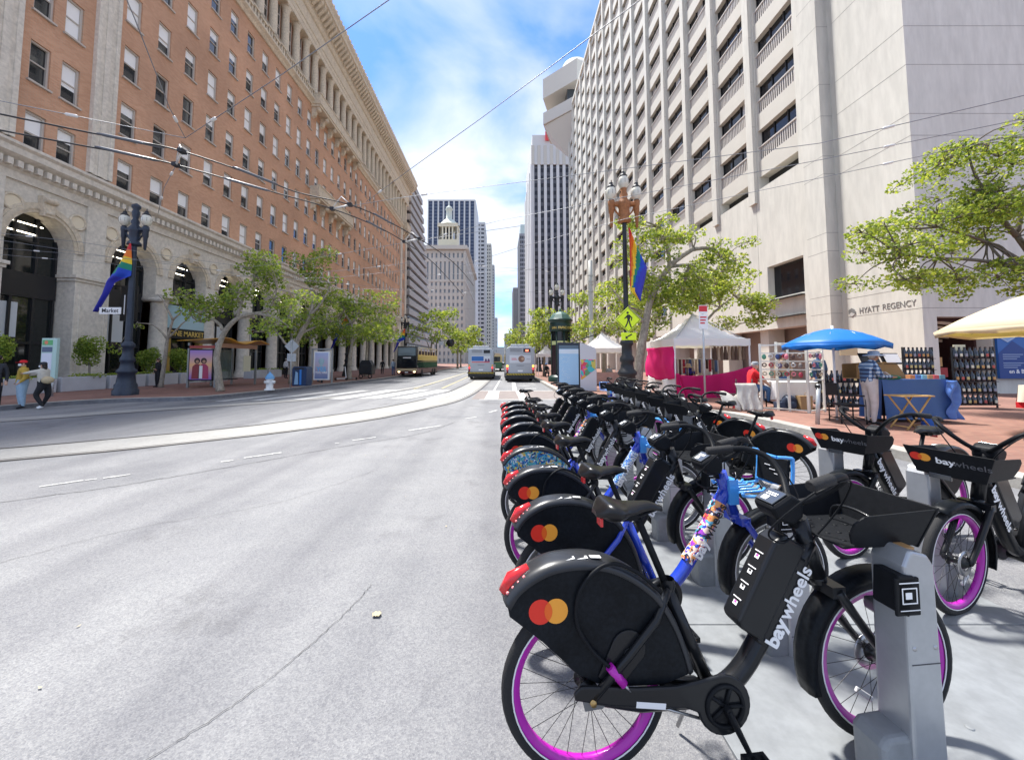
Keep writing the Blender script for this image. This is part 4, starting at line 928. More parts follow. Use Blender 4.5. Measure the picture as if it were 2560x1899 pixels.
    # rider display pod
    pod = MB().prism([(.83, 1.0), (.86, .945), (.93, .92), (.985, .95), (.985, 1.02), (.93, 1.055)], -.062, .062, 'y'); po = pod.build('display_pod', M_blkpl, t, bevel=.022)
    d = Vector((.1, 0, .055)).normalized(); nrm = Vector((-d.z, 0, d.x))
    lz = MB(); c = Vector((.88, 0, 1.0275))+nrm*.004; rot = Matrix((d, (0, 1, 0), nrm)).transposed()
    lz.box(c, (.085, .095, .006), rot=rot); lz.build('screen', M_lens, po, bevel=.003)
    MB().box(c+nrm*.004-d*.018+Vector((0, .01, 0)), (.026, .03, .001), rot=rot).build('code_card', M_card, po)
    for q in range(2): MB().box(c+nrm*.004+d*(.006+.012*q), (.005, .055, .001), rot=rot).build('print_line', M_card, po)
    # basket
    if not bl:
        bk = MB(); th = .006
        bk.box2(1.03, 1.43, -.18, .18, .862, .874)
        for s in (-1, 1):
            pts = [(1.46, 1.075), (1.10, 1.05), (1.055, 1.01), (1.045, .95), (1.07, .89), (1.12, .862), (1.42, .862)]
            n = len(pts); out = [(x, s*(.18+.055*(z-.862)/.21), z) for x, z in pts]; inn = [(x, s*(.17+.055*(z-.862)/.21), z) for x, z in pts]
            bk.add(out+inn, [tuple(range(n)), tuple(range(2*n-1, n-1, -1))]+[(i, (i+1) % n, n+(i+1) % n, n+i) for i in range(n)])
        bk.add([(1.42, -.18, .85), (1.42, .18, .85), (1.465, .24, 1.085), (1.465, -.24, 1.085), (1.43, -.18, .85), (1.43, .18, .85), (1.477, .24, 1.085), (1.477, -.24, 1.085)],
               [(0, 1, 2, 3), (7, 6, 5, 4), (0, 4, 5, 1), (1, 5, 6, 2), (2, 6, 7, 3), (3, 7, 4, 0)])
        bo = bk.build('basket', M_blkpl, t, bevel=.003)
        lean = Vector((.047, 0, .235)).normalized(); M3 = Matrix(((0, 1, 0), tuple(lean), tuple(Vector((0, 1, 0)).cross(lean)))).transposed()
        lettering('bay', .075, M_card, (1.4585, -.01, .985), M3, bo, .0006, .0018, world=False); lettering('wheels', .07, mat('dim_grey_print', (.10, .10, .11), .5), (1.459, .125, .985), M3, bo, .0006, 0, world=False)
        lg = logo(bo, -.145, .995, .036, 0, '+x', 'x')
        for v in lg.data.vertices: v.co.x += 1.4592+(v.co.z-.985)*.2
        kb = MB()
        for i in range(5):
            for j in range(4): kb.ball((1.10+.065*i, -.12+.08*j, .874), (.012, .012, .006), 8, 4)
        kb.build('floor_studs', M_blkpl, bo, kind='stuff')
        hk = MB(); hk.tube(dens([(1.3, -.12, .885), (1.3, -.1, .96), (1.3, 0, .985), (1.3, .1, .96), (1.3, .12, .885)], 4), .009, 8); hk.build('luggage_hoop', M_blk, bo)
        MB().box((1.425, -.05, .84), (.02, .12, .045)).build('front_light', M_lens, bo, bevel=.004)
    else:
        bk = MB()
        lp = [(1.03, .83), (1.06, .80), (1.36, .80), (1.40, .84), (1.42, 1.06), (1.40, 1.09), (1.30, 1.10)]
        for s in (-1, 1): bk.tube(dens([(x, s*.15, z) for x, z in lp], 3), .0125, 8)
        bk.tube([(1.30, -.15, 1.10), (1.30, .15, 1.10)], .0125, 8); bk.tube([(1.40, -.15, .84), (1.40, .15, .84)], .0125, 8)
        bk.box2(1.0, 1.07, -.06, .06, .70, .90)
        for q in range(5): bk.tube([(1.04+.01*q, -.1+.05*q, .815), (1.22, -.1+.05*q, .82), (1.24, -.1+.05*q, .845)], .009, 6)
        bo = bk.build('basket', M_lblue, t)
        MB().box((1.40, 0, .96), (.02, .27, .22), rot=Matrix.Rotation(R(5), 3, 'Y')).build('front_panel', M_blkpl, bo, bevel=.008)
        for q in range(3): MB().box((1.386, -.05+.04*q, .93+.03*q), (.002, .05, .006)).build('print_line', M_card, bo)
    # battery / lettering on the down tube
    dt = Vector((.255, 0, .42)).normalized(); nn = Vector((-dt.z, 0, dt.x)); mid = Vector((.885, 0, .65)); rot = Matrix((dt, (0, 1, 0), nn)).transposed()
    if e:
        bt = MB(); L2 = .205
        prof = [(-L2, -.02), (L2+.02, -.02), (L2+.02, .105), (L2-.03, .135), (-L2+.02, .135), (-L2, .11)]
        V = [mid+nn*(.045+b*.92)+dt*(a-.01) for a, b in prof]; n = len(prof)
        bt.add([v+Vector((0, -.052, 0)) for v in V]+[v+Vector((0, .052, 0)) for v in V], [tuple(range(n)), tuple(range(2*n-1, n-1, -1))]+[(i, (i+1) % n, n+(i+1) % n, n+i) for i in range(n)])
        bo = bt.build('battery', M_blk, t, bevel=.026)
        MB().box(mid+nn*.118+dt*(L2+.012), (.008, .05, .03), rot=rot).build('battery_handle', mat('dark_hole', (.004, .004, .004), .6), bo, bevel=.003)
        for q in range(4):
            c = mid+nn*.1705+dt*(-.14+.072*q); MB().box(c, (.018, .022, .001), rot=rot).build('pictogram', M_card, bo)
            MB().box(c+dt*.022, (.004, .045, .001), rot=rot).build('print_line', M_card, bo)
            MB().box(c+nn*.0008+dt*.004, (.009, .011, .001), rot=rot).build('pictogram_mark', mat('magenta_print', (.6, .05, .35), .5) if q in (0, 3) else M_signbk, bo)
        MB().box(mid+nn*.02-dt*.03, (.40, .088, .05), rot=rot).build('battery_cradle', M_blk, t, bevel=.01)
    for s in (-1, 1):
        y = s*(.0475 if e else .0465); ang = math.atan2(dt.z, dt.x); off = nn*(-.012 if e else .0)
        fc = '-y' if s < 0 else '+y'; ra = ang if s < 0 else -ang
        c1 = mid+off-dt*.155; c2 = mid+off+dt*.03
        if s > 0: c1, c2 = mid+off+dt*.12, mid+off-dt*.07
        tx = M_card if kind != 'blue' else M_signbk
        lettering('bay', .085, M_card if kind == 'blue' else tx, (c1.x, y, c1.z), fc, t, .001, .003, rot=ra, world=False); lettering('wheels', .085, tx, (c2.x, y, c2.z), fc, t, .001, .0005 if not e else .0012, rot=ra, world=False)
    # cable lock on the drive side
    if kind in ('ebike', 'black'):
        lk = MB(); lk.tube(dens([(.085, -.085, .45), (.0, -.082, .53), (-.055, -.08, .63), (-.045, -.08, .74), (.02, -.075, .815), (.10, -.07, .84), (.2, -.068, .80), (.30, -.06, .715)], 5), .0075, 8); lk.build('lock_cable', M_blkpl, t)
        MB().tube([(.07, -.086, .465), (.125, -.09, .40)], .017, 12).build('lock_plug', M_mag, t); MB().tube([(.125, -.09, .40), (.15, -.092, .372)], [.007, .004], 8).build('lock_pin', M_steel, t)
        pl = MB().prism([(.03, .42)]+[(.155+.07*math.cos(R(a)), .515+.07*math.sin(R(a))) for a in range(150, -31, -18)]+[(.14, .40), (.08, .38)], -.067, -.074, 'y'); pl.build('lock_plate', M_blk, t, bevel=.003)
        MB().torus((.155, -.076, .50), .018, .004, 'y', 18, 6).build('keyhole', M_blkpl, t); MB().box((.178, -.0755, .525), (.012, .002, .014)).build('padlock_print', M_card, t)
    MB().tube([(.5, .06, .24), (.46, .13, .03)], .008, 8).build('kickstand', M_steel, t)
    for o in t.children:
        n = o.name.split('.')[0]
        if n in ('handlebar', 'grip', 'brake_lever', 'cables', 'display_pod'): o.location = (-.02, 0, .025)
        elif n == 'basket': o.scale = (.86, .9, .74); o.location = (.14, 0, .255)
        elif n in ('chain_case', 'chainring', 'crank', 'pedal', 'chain'): o.location = (-.025, 0, .03)
        elif n in ('saddle', 'saddle_rails', 'seat_reflector'): o.location = (-.01, 0, .025)
    return t
P_e, P_b, P_a, P_k = make_bike('ebike'), make_bike('blue'), make_bike('blue_art'), make_bike('black')
used = set()
def place(proto, x, y, rz, label, group, dz=0, sy=0):
    if proto.name not in used: used.add(proto.name); o = proto
    else: o = copy_tree(proto)
    o.location = (x, y, dz); o.rotation_euler = (R(rnd.uniform(-2.2, 2.2)) if proto.name.startswith('hire_bike') else 0, 0, rz+(R(rnd.uniform(-2, 2)) if proto.name.startswith('hire_bike') and 'nearest' not in label else 0)); o['label'] = label; o['group'] = group
    q = rnd.uniform(-.07, .03); st = rnd.uniform(-.14, .14)
    for ch in o.children:
        n = ch.name.split('.')[0]
        if len(used) > 0 and label.find('nearest') < 0:
            if n in ('saddle', 'saddle_rails', 'seat_reflector', 'seat_post'): ch.location = ch.location+Vector((-.45*q, 0, q))
    return o
G1, G2 = 'hire bikes parked tail to the road', 'hire bikes parked tail to the pavement'
E1 = R(7)
row1 = [(P_e, 'nearest black electric bike with magenta rims and a loop of black cable'), (P_b, 'blue bike with rainbow art tube and light blue basket, second from the camera'),
        (P_e, 'black electric bike behind the rainbow art blue bike'), (P_a, 'blue bike with patterned art on its rear fender'),
        (P_k, 'plain black bike without battery just behind the patterned fender bike'), (P_e, 'black electric bike sixth from the camera on the road side'), (P_b, 'farther blue bike with rainbow art tube, seventh on the road side'),
        (P_e, 'black electric bike eighth from the camera on the road side'), (P_e, 'black electric bike second last on the road side'), (P_e, 'farthest black bike on the road side with its saddle standing out high')]
for i, (p, lb) in enumerate(row1): place(p, .36+.012*((i*7) % 3-1)+(.05 if i == 1 else 0), 1.64+.69*i, E1+R(((i*5) % 3-1)*1.2), lb, G1)
row2 = [(P_e, 'black basket bike facing the road at the right edge, nearest of the pavement row'), (P_e, 'black basket bike facing the road, second of the pavement row'), (P_k, 'black bike facing the road, third of the pavement row'), (P_e, 'black bike facing the road, fourth of the pavement row'),
        (P_e, 'black bike facing the road, fifth of the pavement row'), (P_k, 'black bike facing the road, sixth of the pavement row'), (P_e, 'black bike facing the road, seventh of the pavement row'), (P_e, 'black bike facing the road, eighth of the pavement row'), (P_b, 'blue bike facing the road at the far end of the pavement row')]
E2 = PI+R(9)
for j, (p, lb) in enumerate(row2):
    if j < 2: place(p, 3.0-.05*j+WB*math.cos(R(18)), 2.62+.69*j+WB*math.sin(R(18)), PI+R(18), lb, G2)
    else: place(p, 3.32+.05*(j-2), 4.6+.86*(j-2), R(120), lb, G2)
# docks
def make_dock():
    t = thing('bike_dock', 'dock', 'bike dock')
    p = MB().prism([(1.09, 0), (1.24, 0), (1.23, .86), (1.205, .90), (1.13, .92), (1.10, .86)], -.235, -.105, 'y'); p.build('post', M_dock, t, bevel=.012)
    MB().prism([(.98, 0), (1.12, 0), (1.12, .24), (1.0, .235), (.975, .2)], -.225, -.1, 'y').build('foot', M_plate, t, bevel=.02)
    h = MB().prism([(1.05, .70), (1.10, .68), (1.13, .83), (1.06, .835)], -.243, -.15, 'y').prism([(1.045, .685), (1.15, .685), (1.15, .825), (1.045, .825)], -.243, -.232, 'y'); ho = h.build('reader_head', M_blkpl, t, bevel=.012)
    for a, b, c, d in ((1.06, 1.145, .805, .809), (1.06, 1.145, .705, .708), (1.07, 1.135, .73, .734), (1.07, 1.135, .785, .789), (1.07, 1.074, .734, .785), (1.131, 1.135, .734, .785), (1.085, 1.112, .748, .772)): MB().box2(a, b, -.2448, -.2435, c, d).build('card_pictogram', M_card, ho)
    MB().box2(1.19, 1.33, -.20, -.14, .863, .866).build('top_glare_bar', mat('top_glare_amber', (.55, .30, .10), .4), t, loc=None) if False else None
    MB().box((1.155, -.07, .62), (.05, .06, .05)).build('clamp', M_steel, t, bevel=.008)
    MB().box2(1.14, 1.19, -.2, -.14, .906, .915).build('top_glare', mat('top_glare_amber', (.42, .24, .10), .4), t)  # amber patch painted on the post's top as its orange glare
    for z in (.12, .5): MB().box2(1.105, 1.228, -.2365, -.235, z, z+.003).build('seam', mat('seam_dark', (.05, .05, .055), .7), t)
    for x, z in ((1.12, .06), (1.22, .06), (1.12, .56), (1.21, .56)): MB().lathe([(0, -.2385), (.007, -.2385), (.009, -.235)], 10, (x, 0, z), axis='y').build('bolt', M_steel, t)
    for o in t.children: o.location.x += .09
    return t
P_d = make_dock(); dl = 'grey steel dock post holding the '
def place_dock(o, lab, grp, off=0):
    d = place(P_d, o.location.x, o.location.y, o.rotation_euler.z, lab, grp); return d
b1 = [o for o in bpy.data.objects if o.get('group') == G1]; b2 = [o for o in bpy.data.objects if o.get('group') == G2]
b1.sort(key=lambda o: o.location.y); b2.sort(key=lambda o: o.location.y); ords = ['nearest', 'second', 'third', 'fourth', 'fifth', 'sixth', 'seventh', 'eighth', 'ninth', 'tenth']
for i, o in enumerate(b1): place_dock(o, dl+ords[i]+' bike of the road-side row', 'dock posts of the road-side row')
for i, o in enumerate(b2):
    d = place_dock(o, dl+ords[i]+' bike of the pavement-side row', 'dock posts of the pavement-side row')
d = place(P_d, 3.0+WB*math.cos(R(18)), 1.93+WB*math.sin(R(18)), PI+R(18), 'empty grey dock post at the bottom right edge', 'dock posts of the pavement-side row')
for k in range(7):
    y0 = -.2+k*1.35
    p = MB().box2(.98, 3.35, y0, y0+1.343, .0, .016)
    for a, b in ((1.12, .2), (3.2, .2), (1.12, 1.14), (3.2, 1.14), (2.1, .67)): p.lathe([(0, .022), (.014, .022), (.017, .016)], 10, (a, y0+b, 0))
    tag(p.build('dock_base_plate', M_plate, bevel=.003), 'pale grey steel plate on the road under the docks, %s from the camera' % ords[k], 'plate', 'dock base plates')
# ---------------------------------------------------------------- street furniture
M_iron = mat('navy_iron', (.02, .03, .05), .4, var=.2, vs=8, bump=.05, bs=40)
M_rust = mat('ochre_iron', (.30, .12, .04), .6, var=.3, vs=12, bump=.15, bs=40)
M_dkiron = mat('black_iron', (.015, .017, .02), .45)
M_globe = mat('lamp_globe', (.62, .60, .50), .25, coat=.5, bump=.02, bs=5)
M_galv = mat('galvanised', (.45, .47, .48), .45, metal=.5, var=.1, vs=10)
RAIN = [mat('flag_'+n, c, .65) for n, c in (('red', (.55, .02, .025)), ('orange', (.75, .18, .02)), ('yellow', (.80, .55, .03)), ('green', (.01, .22, .14)), ('blue', (.012, .06, .45)), ('violet', (.03, .035, .36)))]
def globe(t, x, y, z, s, m):
    g = MB().lathe([(.06, 0), (.15, .06), (.2, .18), (.21, .3), (.18, .42), (.13, .5)], 16, (x, y, z)); 
    o = g.build('globe', M_globe, t)
    c = MB().lathe([(.15, .49), (.16, .52), (.1, .58), (.07, .66), (.08, .68), (.02, .72), (.015, .8), (0, .82)], 14, (x, y, z)); c.build('globe_cap', M_dkiron, o); MB().lathe([(.1, -.05), (.1, 0), (.06, .02)], 12, (x, y, z)).build('globe_collar', M_dkiron, o)
    r = MB()
    for k in range(8): a = 2*PI*k/8; r.tube([(x+.062*math.cos(a), y+.062*math.sin(a), z), (x+.205*math.cos(a), y+.205*math.sin(a), z+.2), (x+.207*math.cos(a), y+.207*math.sin(a), z+.32), (x+.135*math.cos(a), y+.135*math.sin(a), z+.5)], .006, 4)
    r.build('globe_ribs', M_dkiron, o)
def lamp(x, y, label, m_pole, m_head, top_globe=True, H=8.9, s=1.0, z0=.15, lit=None):
    t = thing('street_lamp', label, 'street lamp', (x, y, z0), 0, 'three-branch street lamps along the avenue')
    MB().lathe([(.46, 0), (.46, .22), (.40, .28), (.40, .45), (.34, .55), (.30, .95), (.36, 1.0), (.36, 1.1), (.26, 1.2), (.22, 1.45), (.27, 1.5), (.27, 1.62), (.2, 1.75), (.19, 2.1), (.24, 2.15), (.24, 2.28), (.13, 2.4)], 20).build('base', m_pole, t)
    MB().lathe([(.125*s, 2.38), (.115*s, 4), (.095*s, H-1.95)], 16).build('pole', m_pole, t)
    hd = MB().lathe([(.12, H-2.0), (.26, H-1.95), (.26, H-1.85), (.17, H-1.75), (.22, H-1.6), (.2, H-1.4), (.26, H-1.3), (.24, H-1.15), (.13, H-1.0), (.16, H-.85), (.1, H-.72), (.13, H-.6)]+([(.06, H-.55)] if top_globe else [(.15, H-.4), (.1, H-.3), (.17, H-.2), (.17, H-.1), (.05, H)]), 16)
    for q in (-1, 1):
        hd.tube([(0, 0, H-1.25), (q*.3, 0, H-1.22), (q*.5, 0, H-1.25)], [.12, .1, .09], 10); hd.lathe([(0, -1.0), (.05, -.95), (.085, -.4), (.11, -.35), (.11, -.1), (.13, -.05), (.13, .1), (.07, .14)], 12, (q*.5, 0, H-1.2))
        hd.tube(dens([(q*.16, 0, H-1.7), (q*.34, 0, H-1.5), (q*.4, 0, H-1.3)], 3), .035, 6)
    ho = hd.build('lamp_head', m_head, t)
    for q in (-1, 1): globe(t, q*.5, 0, H-1.05, 1, m_head)
    if top_globe: globe(t, 0, 0, H-.6, 1, m_head)
    return t
def flag(x, y, ztop, label, Lb, Rb, cf, sc_=1.0, seed=0):
    t = thing('rainbow_flag', label, 'flag', (x, y, ztop), 0, 'rainbow flags on the street lamps'); mb = MB(); NU, NV = 14, 40
    def at(tab, q):
        for (q0, a0, b0), (q1, a1, b1) in zip(tab, tab[1:]):
            if q <= q1: e = (q-q0)/(q1-q0); return a0+(a1-a0)*e, b0+(b1-b0)*e
        return tab[-1][1:]
    for j in range(NV+1):
        for i in range(NU+1):
            s_, q = i/NU, j/NV; l, r = at(Lb, q), at(Rb, q)
            mb.v.append(((l[0]+(r[0]-l[0])*s_)*sc_, (-.06+.09*math.sin(6.5*s_+2.5*q+seed)*min(1, q*3)), (l[1]+(r[1]-l[1])*s_)*sc_))
    for j in range(NV):
        for i in range(NU):
            c = cf((i+.5)/NU, (j+.5)/NV); a = j*(NU+1)+i; mb.f.append((a, a+1, a+NU+2, a+NU+1)); mb.m.append(max(0, min(5, int(c*6)))); mb.sm.append(True)
    mb.build('cloth', RAIN, t, solid=.004); MB().tube([(0, -.06, .05), (0, 0, .08)], .012, 6).build('tie', M_card, t)
    return t
FL_L = ([(0, -.03, 0), (.4, -.55, -.95), (.6, -.92, -1.6), (.8, -1.08, -2.3), (1, -1.42, -3.1)], [(0, .05, 0), (.5, .08, -1.45), (.58, -.3, -1.62), (.62, -.6, -1.75), (.8, -.85, -2.3), (1, -1.3, -3.1)], lambda s, q: q/.62*.95 if s > .25 else q/.62*.8)
FL_R = ([(0, .05, 0), (.9, .06, -2.45), (1, .42, -2.85)], [(0, .09, 0), (.3, .36, -.85), (.55, .72, -1.6), (.7, .66, -1.95), (1, .46, -2.9)], lambda s, q: (.02+s**.8*q*1.75 if q < .86 or s > .4 else .42))
LL = lamp(-16.76, 17.3, 'navy iron street lamp with two globes by the left kerb, nearest on the left', M_iron, M_iron, False, 8.75, 1.08)
flag(-16.7, 17.1, 6.95, 'rainbow flag trailing left from the nearest left lamp', *FL_L, 1.0, 1)
M_signw = mat('sign_white', (.78, .78, .76), .5)
ss = thing('street_name_sign', 'white street name sign reading Market on the left lamp', 'sign', (-16.9, 17.1, 4.0))
MB().box2(-17.85, -16.9, 17.0, 17.03, 3.75, 4.05).build('blade', M_signw, ss, world=True); lettering('Market', .26, M_signbk, (-17.37, 16.995, 3.9), '-y', ss, .002, .003)
bn = thing('hanging_banner_sign', 'dark vertical blade sign lettered in white on the brick block', 'sign', (-23.0, 22.4, 4.3))
MB().box2(-23.2, -22.2, 23.3, 23.4, 4.1, 6.2).build('panel', M_signbk, bn, world=True); lettering('ONE MARKET', .36, M_card, (-22.52, 23.295, 5.15), '-y', bn, .002, .003, rot=-PI/2)
MB().box2(-23.95, -22.2, 23.32, 23.38, 6.2, 6.28).build('bracket', M_signbk, bn, world=True); MB().box2(-22.98, -22.92, 23.293, 23.3, 4.5, 5.7).build('print_line', M_card, bn, world=True)
RL = lamp(4.92, 14.9, 'street lamp with rust-brown branched head and black pole beside the bikes', M_dkiron, M_rust, True, 8.95, .82)
flag(4.95, 14.72, 6.85, 'rainbow flag hanging right from the rust-brown lamp', *FL_R, 1.0, 4)
M_ny = mat('fluorescent_yellow', (.72, .92, .02), .45)
ps = thing('pedestrian_sign', 'fluorescent yellow diamond crossing sign with walking figure and arrow plate', 'sign', (4.9, 14.7, 4.0))
cx, cz, hw = 4.93, 3.25, .5
MB().prism([(cx, cz-hw), (cx+hw, cz), (cx, cz+hw), (cx-hw, cz)], 14.69, 14.71, 'y').build('diamond', M_ny, ps, world=True, bevel=.01)
bd_ = MB()
for a, b in (((0, -1), (1, 0)), ((1, 0), (0, 1)), ((0, 1), (-1, 0)), ((-1, 0), (0, -1))):
    p = [(cx+a[0]*hw*.94, cz+a[1]*hw*.94), (cx+b[0]*hw*.94, cz+b[1]*hw*.94), (cx+b[0]*hw*.89, cz+b[1]*hw*.89), (cx+a[0]*hw*.89, cz+a[1]*hw*.89)]; bd_.add([(x, 14.686, z) for x, z in p], [(0, 1, 2, 3)])
bd_.build('border', M_signbk, ps, world=True, normals=False)
wf = MB(); wf.lathe([(0, 0), (.046, 0)], 14, (cx-.02, 14.684, cz+.265), axis='y')
for p in ([(-.06, .24), (.06, .25), (.1, .05), (.06, -.02), (-.04, -.02), (-.06, .08)], [(-.05, .22), (-.2, .06), (-.17, .03), (-.03, .12)], [(.06, .24), (.2, .1), (.17, -.06), (.13, -.05), (.14, .08), (.05, .16)], [(-.04, -.02), (.02, -.02), (-.03, -.2), (-.12, -.38), (-.18, -.36), (-.09, -.18)], [(.0, -.02), (.07, -.02), (.1, -.18), (.17, -.38), (.11, -.39), (.04, -.2)]):
    wf.add([(cx+a*.8, 14.684, cz+b*.8) for a, b in p], [tuple(range(len(p)))])
wf.build('walking_figure', M_signbk, ps, world=True, normals=False)
MB().box2(cx-.28, cx+.3, 14.69, 14.71, cz-.79, cz-.5).build('arrow_plate', M_ny, ps, world=True, bevel=.01)
aw = [(-.16, -.12), (-.16, .03), (-.11, -.01), (.13, .13), (.16, .07), (-.08, -.06), (-.03, -.12)]
MB().add([(cx+.01+a*.8, 14.686, cz-.645+b*.8) for a, b in aw], [tuple(range(7))]).build('arrow', M_signbk, ps, world=True, normals=False)
MB().box2(cx-.05, cx+.05, 14.71, 14.76, cz-.8, cz+.4).build('sign_strap', M_galv, ps, world=True)
for x, y, lb in ((-13.9, 56, 'dark street lamp behind the open-top bus on the left'), (5.7, 56, 'dark street lamp beyond the right bus'), (5.0, 33.4, 'dark street lamp rising behind the green kiosk'), (-15.5, 39, 'dark street lamp among the left trees')): lamp(x, y, lb, M_dkiron, M_dkiron, True, 8.3)
flag(-13.9, 55.8, 6.4, 'small rainbow flag above the open-top bus', *FL_L, 1.1, 2); flag(-15.5, 38.8, 6.4, 'rainbow flag half hidden in the left trees', *FL_L, 1.15, 3)
# green advertising kiosk
M_kg = mat('kiosk_green', (.010, .035, .028), .4, var=.15, vs=5); M_kgl = mat('kiosk_roof_green', (.05, .11, .095), .45, var=.15, vs=4)
kk = thing('advertising_kiosk', 'dark green round kiosk with domed roof and lettered band', 'kiosk', (4.55, 28.8, .15))
MB().lathe([(.95, 0), (.95, .3), (.85, .4), (.72, .5)], 24).build('base', M_kg, kk); MB().lathe([(.70, .5), (.70, 3.0)], 24).build('poster_drum', mat('poster_dark', (.03, .015, .02), .4), kk)
MB().lathe([(.68, 3.0), (.68, 3.7)], 24).build('glazed_band', M_hglass, kk)
for k in range(8): a = 2*PI*k/8+.2; MB().cyl((.72*math.cos(a), .72*math.sin(a), .5), (.72*math.cos(a), .72*math.sin(a), 3.75), .05, n=8).build('post', M_kg, kk)
MB().lathe([(.74, 3.7), (.86, 3.75), (.86, 4.15), (.8, 4.2), (.8, 4.45), (.92, 4.5), (.92, 4.6), (.86, 4.65)], 24).build('fascia', M_kg, kk); MB().lathe([(.88, 4.63), (.62, 5.0), (.28, 5.2), (.1, 5.25), (.08, 5.45), (0, 5.5)], 8, sm=False).build('dome', M_kgl, kk)
for q, ch in enumerate('SAN FRANCISCO'):
    a = -PI/2+(q-6)*.15; M3 = Matrix(((-math.sin(a), math.cos(a), 0), (0, 0, 1), (math.cos(a), math.sin(a), 0))).transposed()
    if ch != ' ': lettering(ch, .25, M_gold, (.868*math.cos(a), .868*math.sin(a), 3.96), M3, kk, .002, .004, world=False)
pst = MB().lathe([(.712, 1.3), (.712, 2.9)], 8, a0=-PI*.62, a1=-PI*.38).build('poster', mat('poster_violet', (.10, .03, .09), .4), kk)
for k, (a, z, w, h, c) in enumerate(((-1.75, 2.35, .3, .5, (.5, .04, .06)), (-1.6, 2.1, .25, .35, (.5, .35, .3)), (-1.7, 1.5, .1, .12, (.8, .8, .8)), (-1.55, 1.5, .1, .12, (.8, .8, .8)), (-1.7, 1.2, .12, .14, (.8, .8, .8)), (-1.55, 1.2, .1, .14, (.8, .8, .8)))):
    MB().lathe([(.716, z-h/2), (.716, z+h/2)], 3, a0=a-w, a1=a+w).build('poster_shape', mat('pshape%d' % k, c, .5), kk)
MB().lathe([(.714, 2.72), (.714, 3.0)], 24).build('poster_header', mat('poster_lime', (.5, .55, .25), .5), kk)
# wayfinding map
wm = thing('map_panel', 'wayfinding panel with pale blue city map and a colourful angled wing', 'sign', (3.6, 20, .15))
MB().box2(3.0, 4.12, 20.0, 20.12, .15, 2.62).build('frame', mat('panel_navy', (.02, .03, .05), .4), wm, world=True, bevel=.01); MB().box2(3.07, 4.08, 19.985, 20.0, .45, 2.3).build('map_sheet', mat('map_blue', (.33, .56, .78), .4), wm, world=True)
mp = MB(); rr = random.Random(4); coast = [(3.25+.1*math.sin(k*1.7)+.45*(k/12), 2.05-.13*k) for k in range(12)]
for k in range(40): x = 3.12+.55*rr.random(); z = .6+1.3*rr.random(); mp.box((x, 19.9835, z), (.22*rr.random()+.05, .001, .008), rot=Matrix.Rotation(rr.choice([.6, -.9, .1]), 3, 'Y'))
mp.build('map_streets', mat('map_line', (.6, .72, .8), .5), wm, world=True, kind='stuff'); MB().box2(3.07, 4.08, 19.984, 20.0, 2.31, 2.48).build('header', mat('panel_slate', (.10, .16, .22), .4), wm, world=True); MB().box2(3.07, 4.08, 19.9845, 20.0, 2.05, 2.27).build('title_strip', mat('map_pale', (.6, .72, .82), .4), wm, world=True)
wg = MB().prism([(0, .15), (.82, .15), (.82, 2.2), (.74, 2.36), (.06, 2.62), (0, 2.6)], -.04, .04, 'y').build('wing', mat('wing_grey', (.55, .58, .62), .4), wm, loc=(.55, -.05, -.15)); wg.rotation_euler = (0, 0, R(-12))
A_wing = art_mat('wing_art', [(.6, .04, .08), (.7, .35, .05), (.05, .45, .5), (.55, .5, .08), (.1, .3, .15), (.6, .08, .3)], 5, 3)
MB().prism([(.03, .75), (.1, .72), (.78, 1.25), (.78, 1.75), (.03, 1.75)], -.046, -.041, 'y').build('wing_art_print', A_wing, wg)
MB().add([(.4, .5, 2.45), (1.9, .2, 2.95), (1.95, .9, 2.97), (.45, 1.2, 2.47), (.4, .5, 2.50), (1.9, .2, 3.0), (1.95, .9, 3.02), (.45, 1.2, 2.52)], [(0, 1, 2, 3), (4, 7, 6, 5), (0, 4, 5, 1), (1, 5, 6, 2), (2, 6, 7, 3), (3, 7, 4, 0)]).build('solar_canopy', M_signbk, wm, loc=(-.2, 1, 0))
MB().box2(.9, 1.3, .5, .8, .15, 2.7).build('canopy_post', M_signbk, wm, loc=(-.2, 1, -.15))
sp = MB().lathe([(.2, 0), (.16, .1), (.15, 6.6), (.15, 8.4), (0, 8.42)], 14, (6.2, 26, .15)); 
for z in (6.2, 6.7, 6.9, 7.3): sp.lathe([(.2, z), (.2, z+.08)], 14, (6.2, 26, .15))
tag(sp.build('strain_pole', mat('pole_grey', (.42, .42, .38), .6), None), 'plain grey steel wire pole between kiosk and hotel', 'pole')
# parking sign by the tent, bollard pole
np_ = thing('parking_sign', 'galvanised post with red and white parking sign in front of the big tent', 'sign', (6.95, 13.1, .15))
MB().cyl((0, 0, 0), (0, 0, 3.3), .03, n=10).build('post', M_galv, np_); MB().box2(-.15, .15, -.04, -.034, 2.6, 3.1).build('plate', M_signw, np_); MB().box2(-.15, .15, -.04, -.034, 3.12, 3.42).build('tow_plate', M_signw, np_)
mat('sign_red2', (.6, .03, .04), .5); MB().box2(-.14, .14, -.0425, -.0405, 3.2, 3.4).build('red_field', MATS['sign_red2'], np_)
for q in range(3): MB().box2(-.11, .11-.03*q, -.0425, -.0405, 2.98-.1*q, 3.03-.1*q).build('print_line', MATS['sign_red2'], np_)
bp_ = thing('short_post', 'short leaning galvanised post on the bricks by the white rack', 'post', (7.6, 9.3, .15)); MB().cyl((0, 0, 0), (.07, 0, .95), .045, n=12).build('tube', M_galv, bp_); MB().box((.03, -.02, .9), (.05, .1, .08)).build('hasp', M_dkiron, bp_)
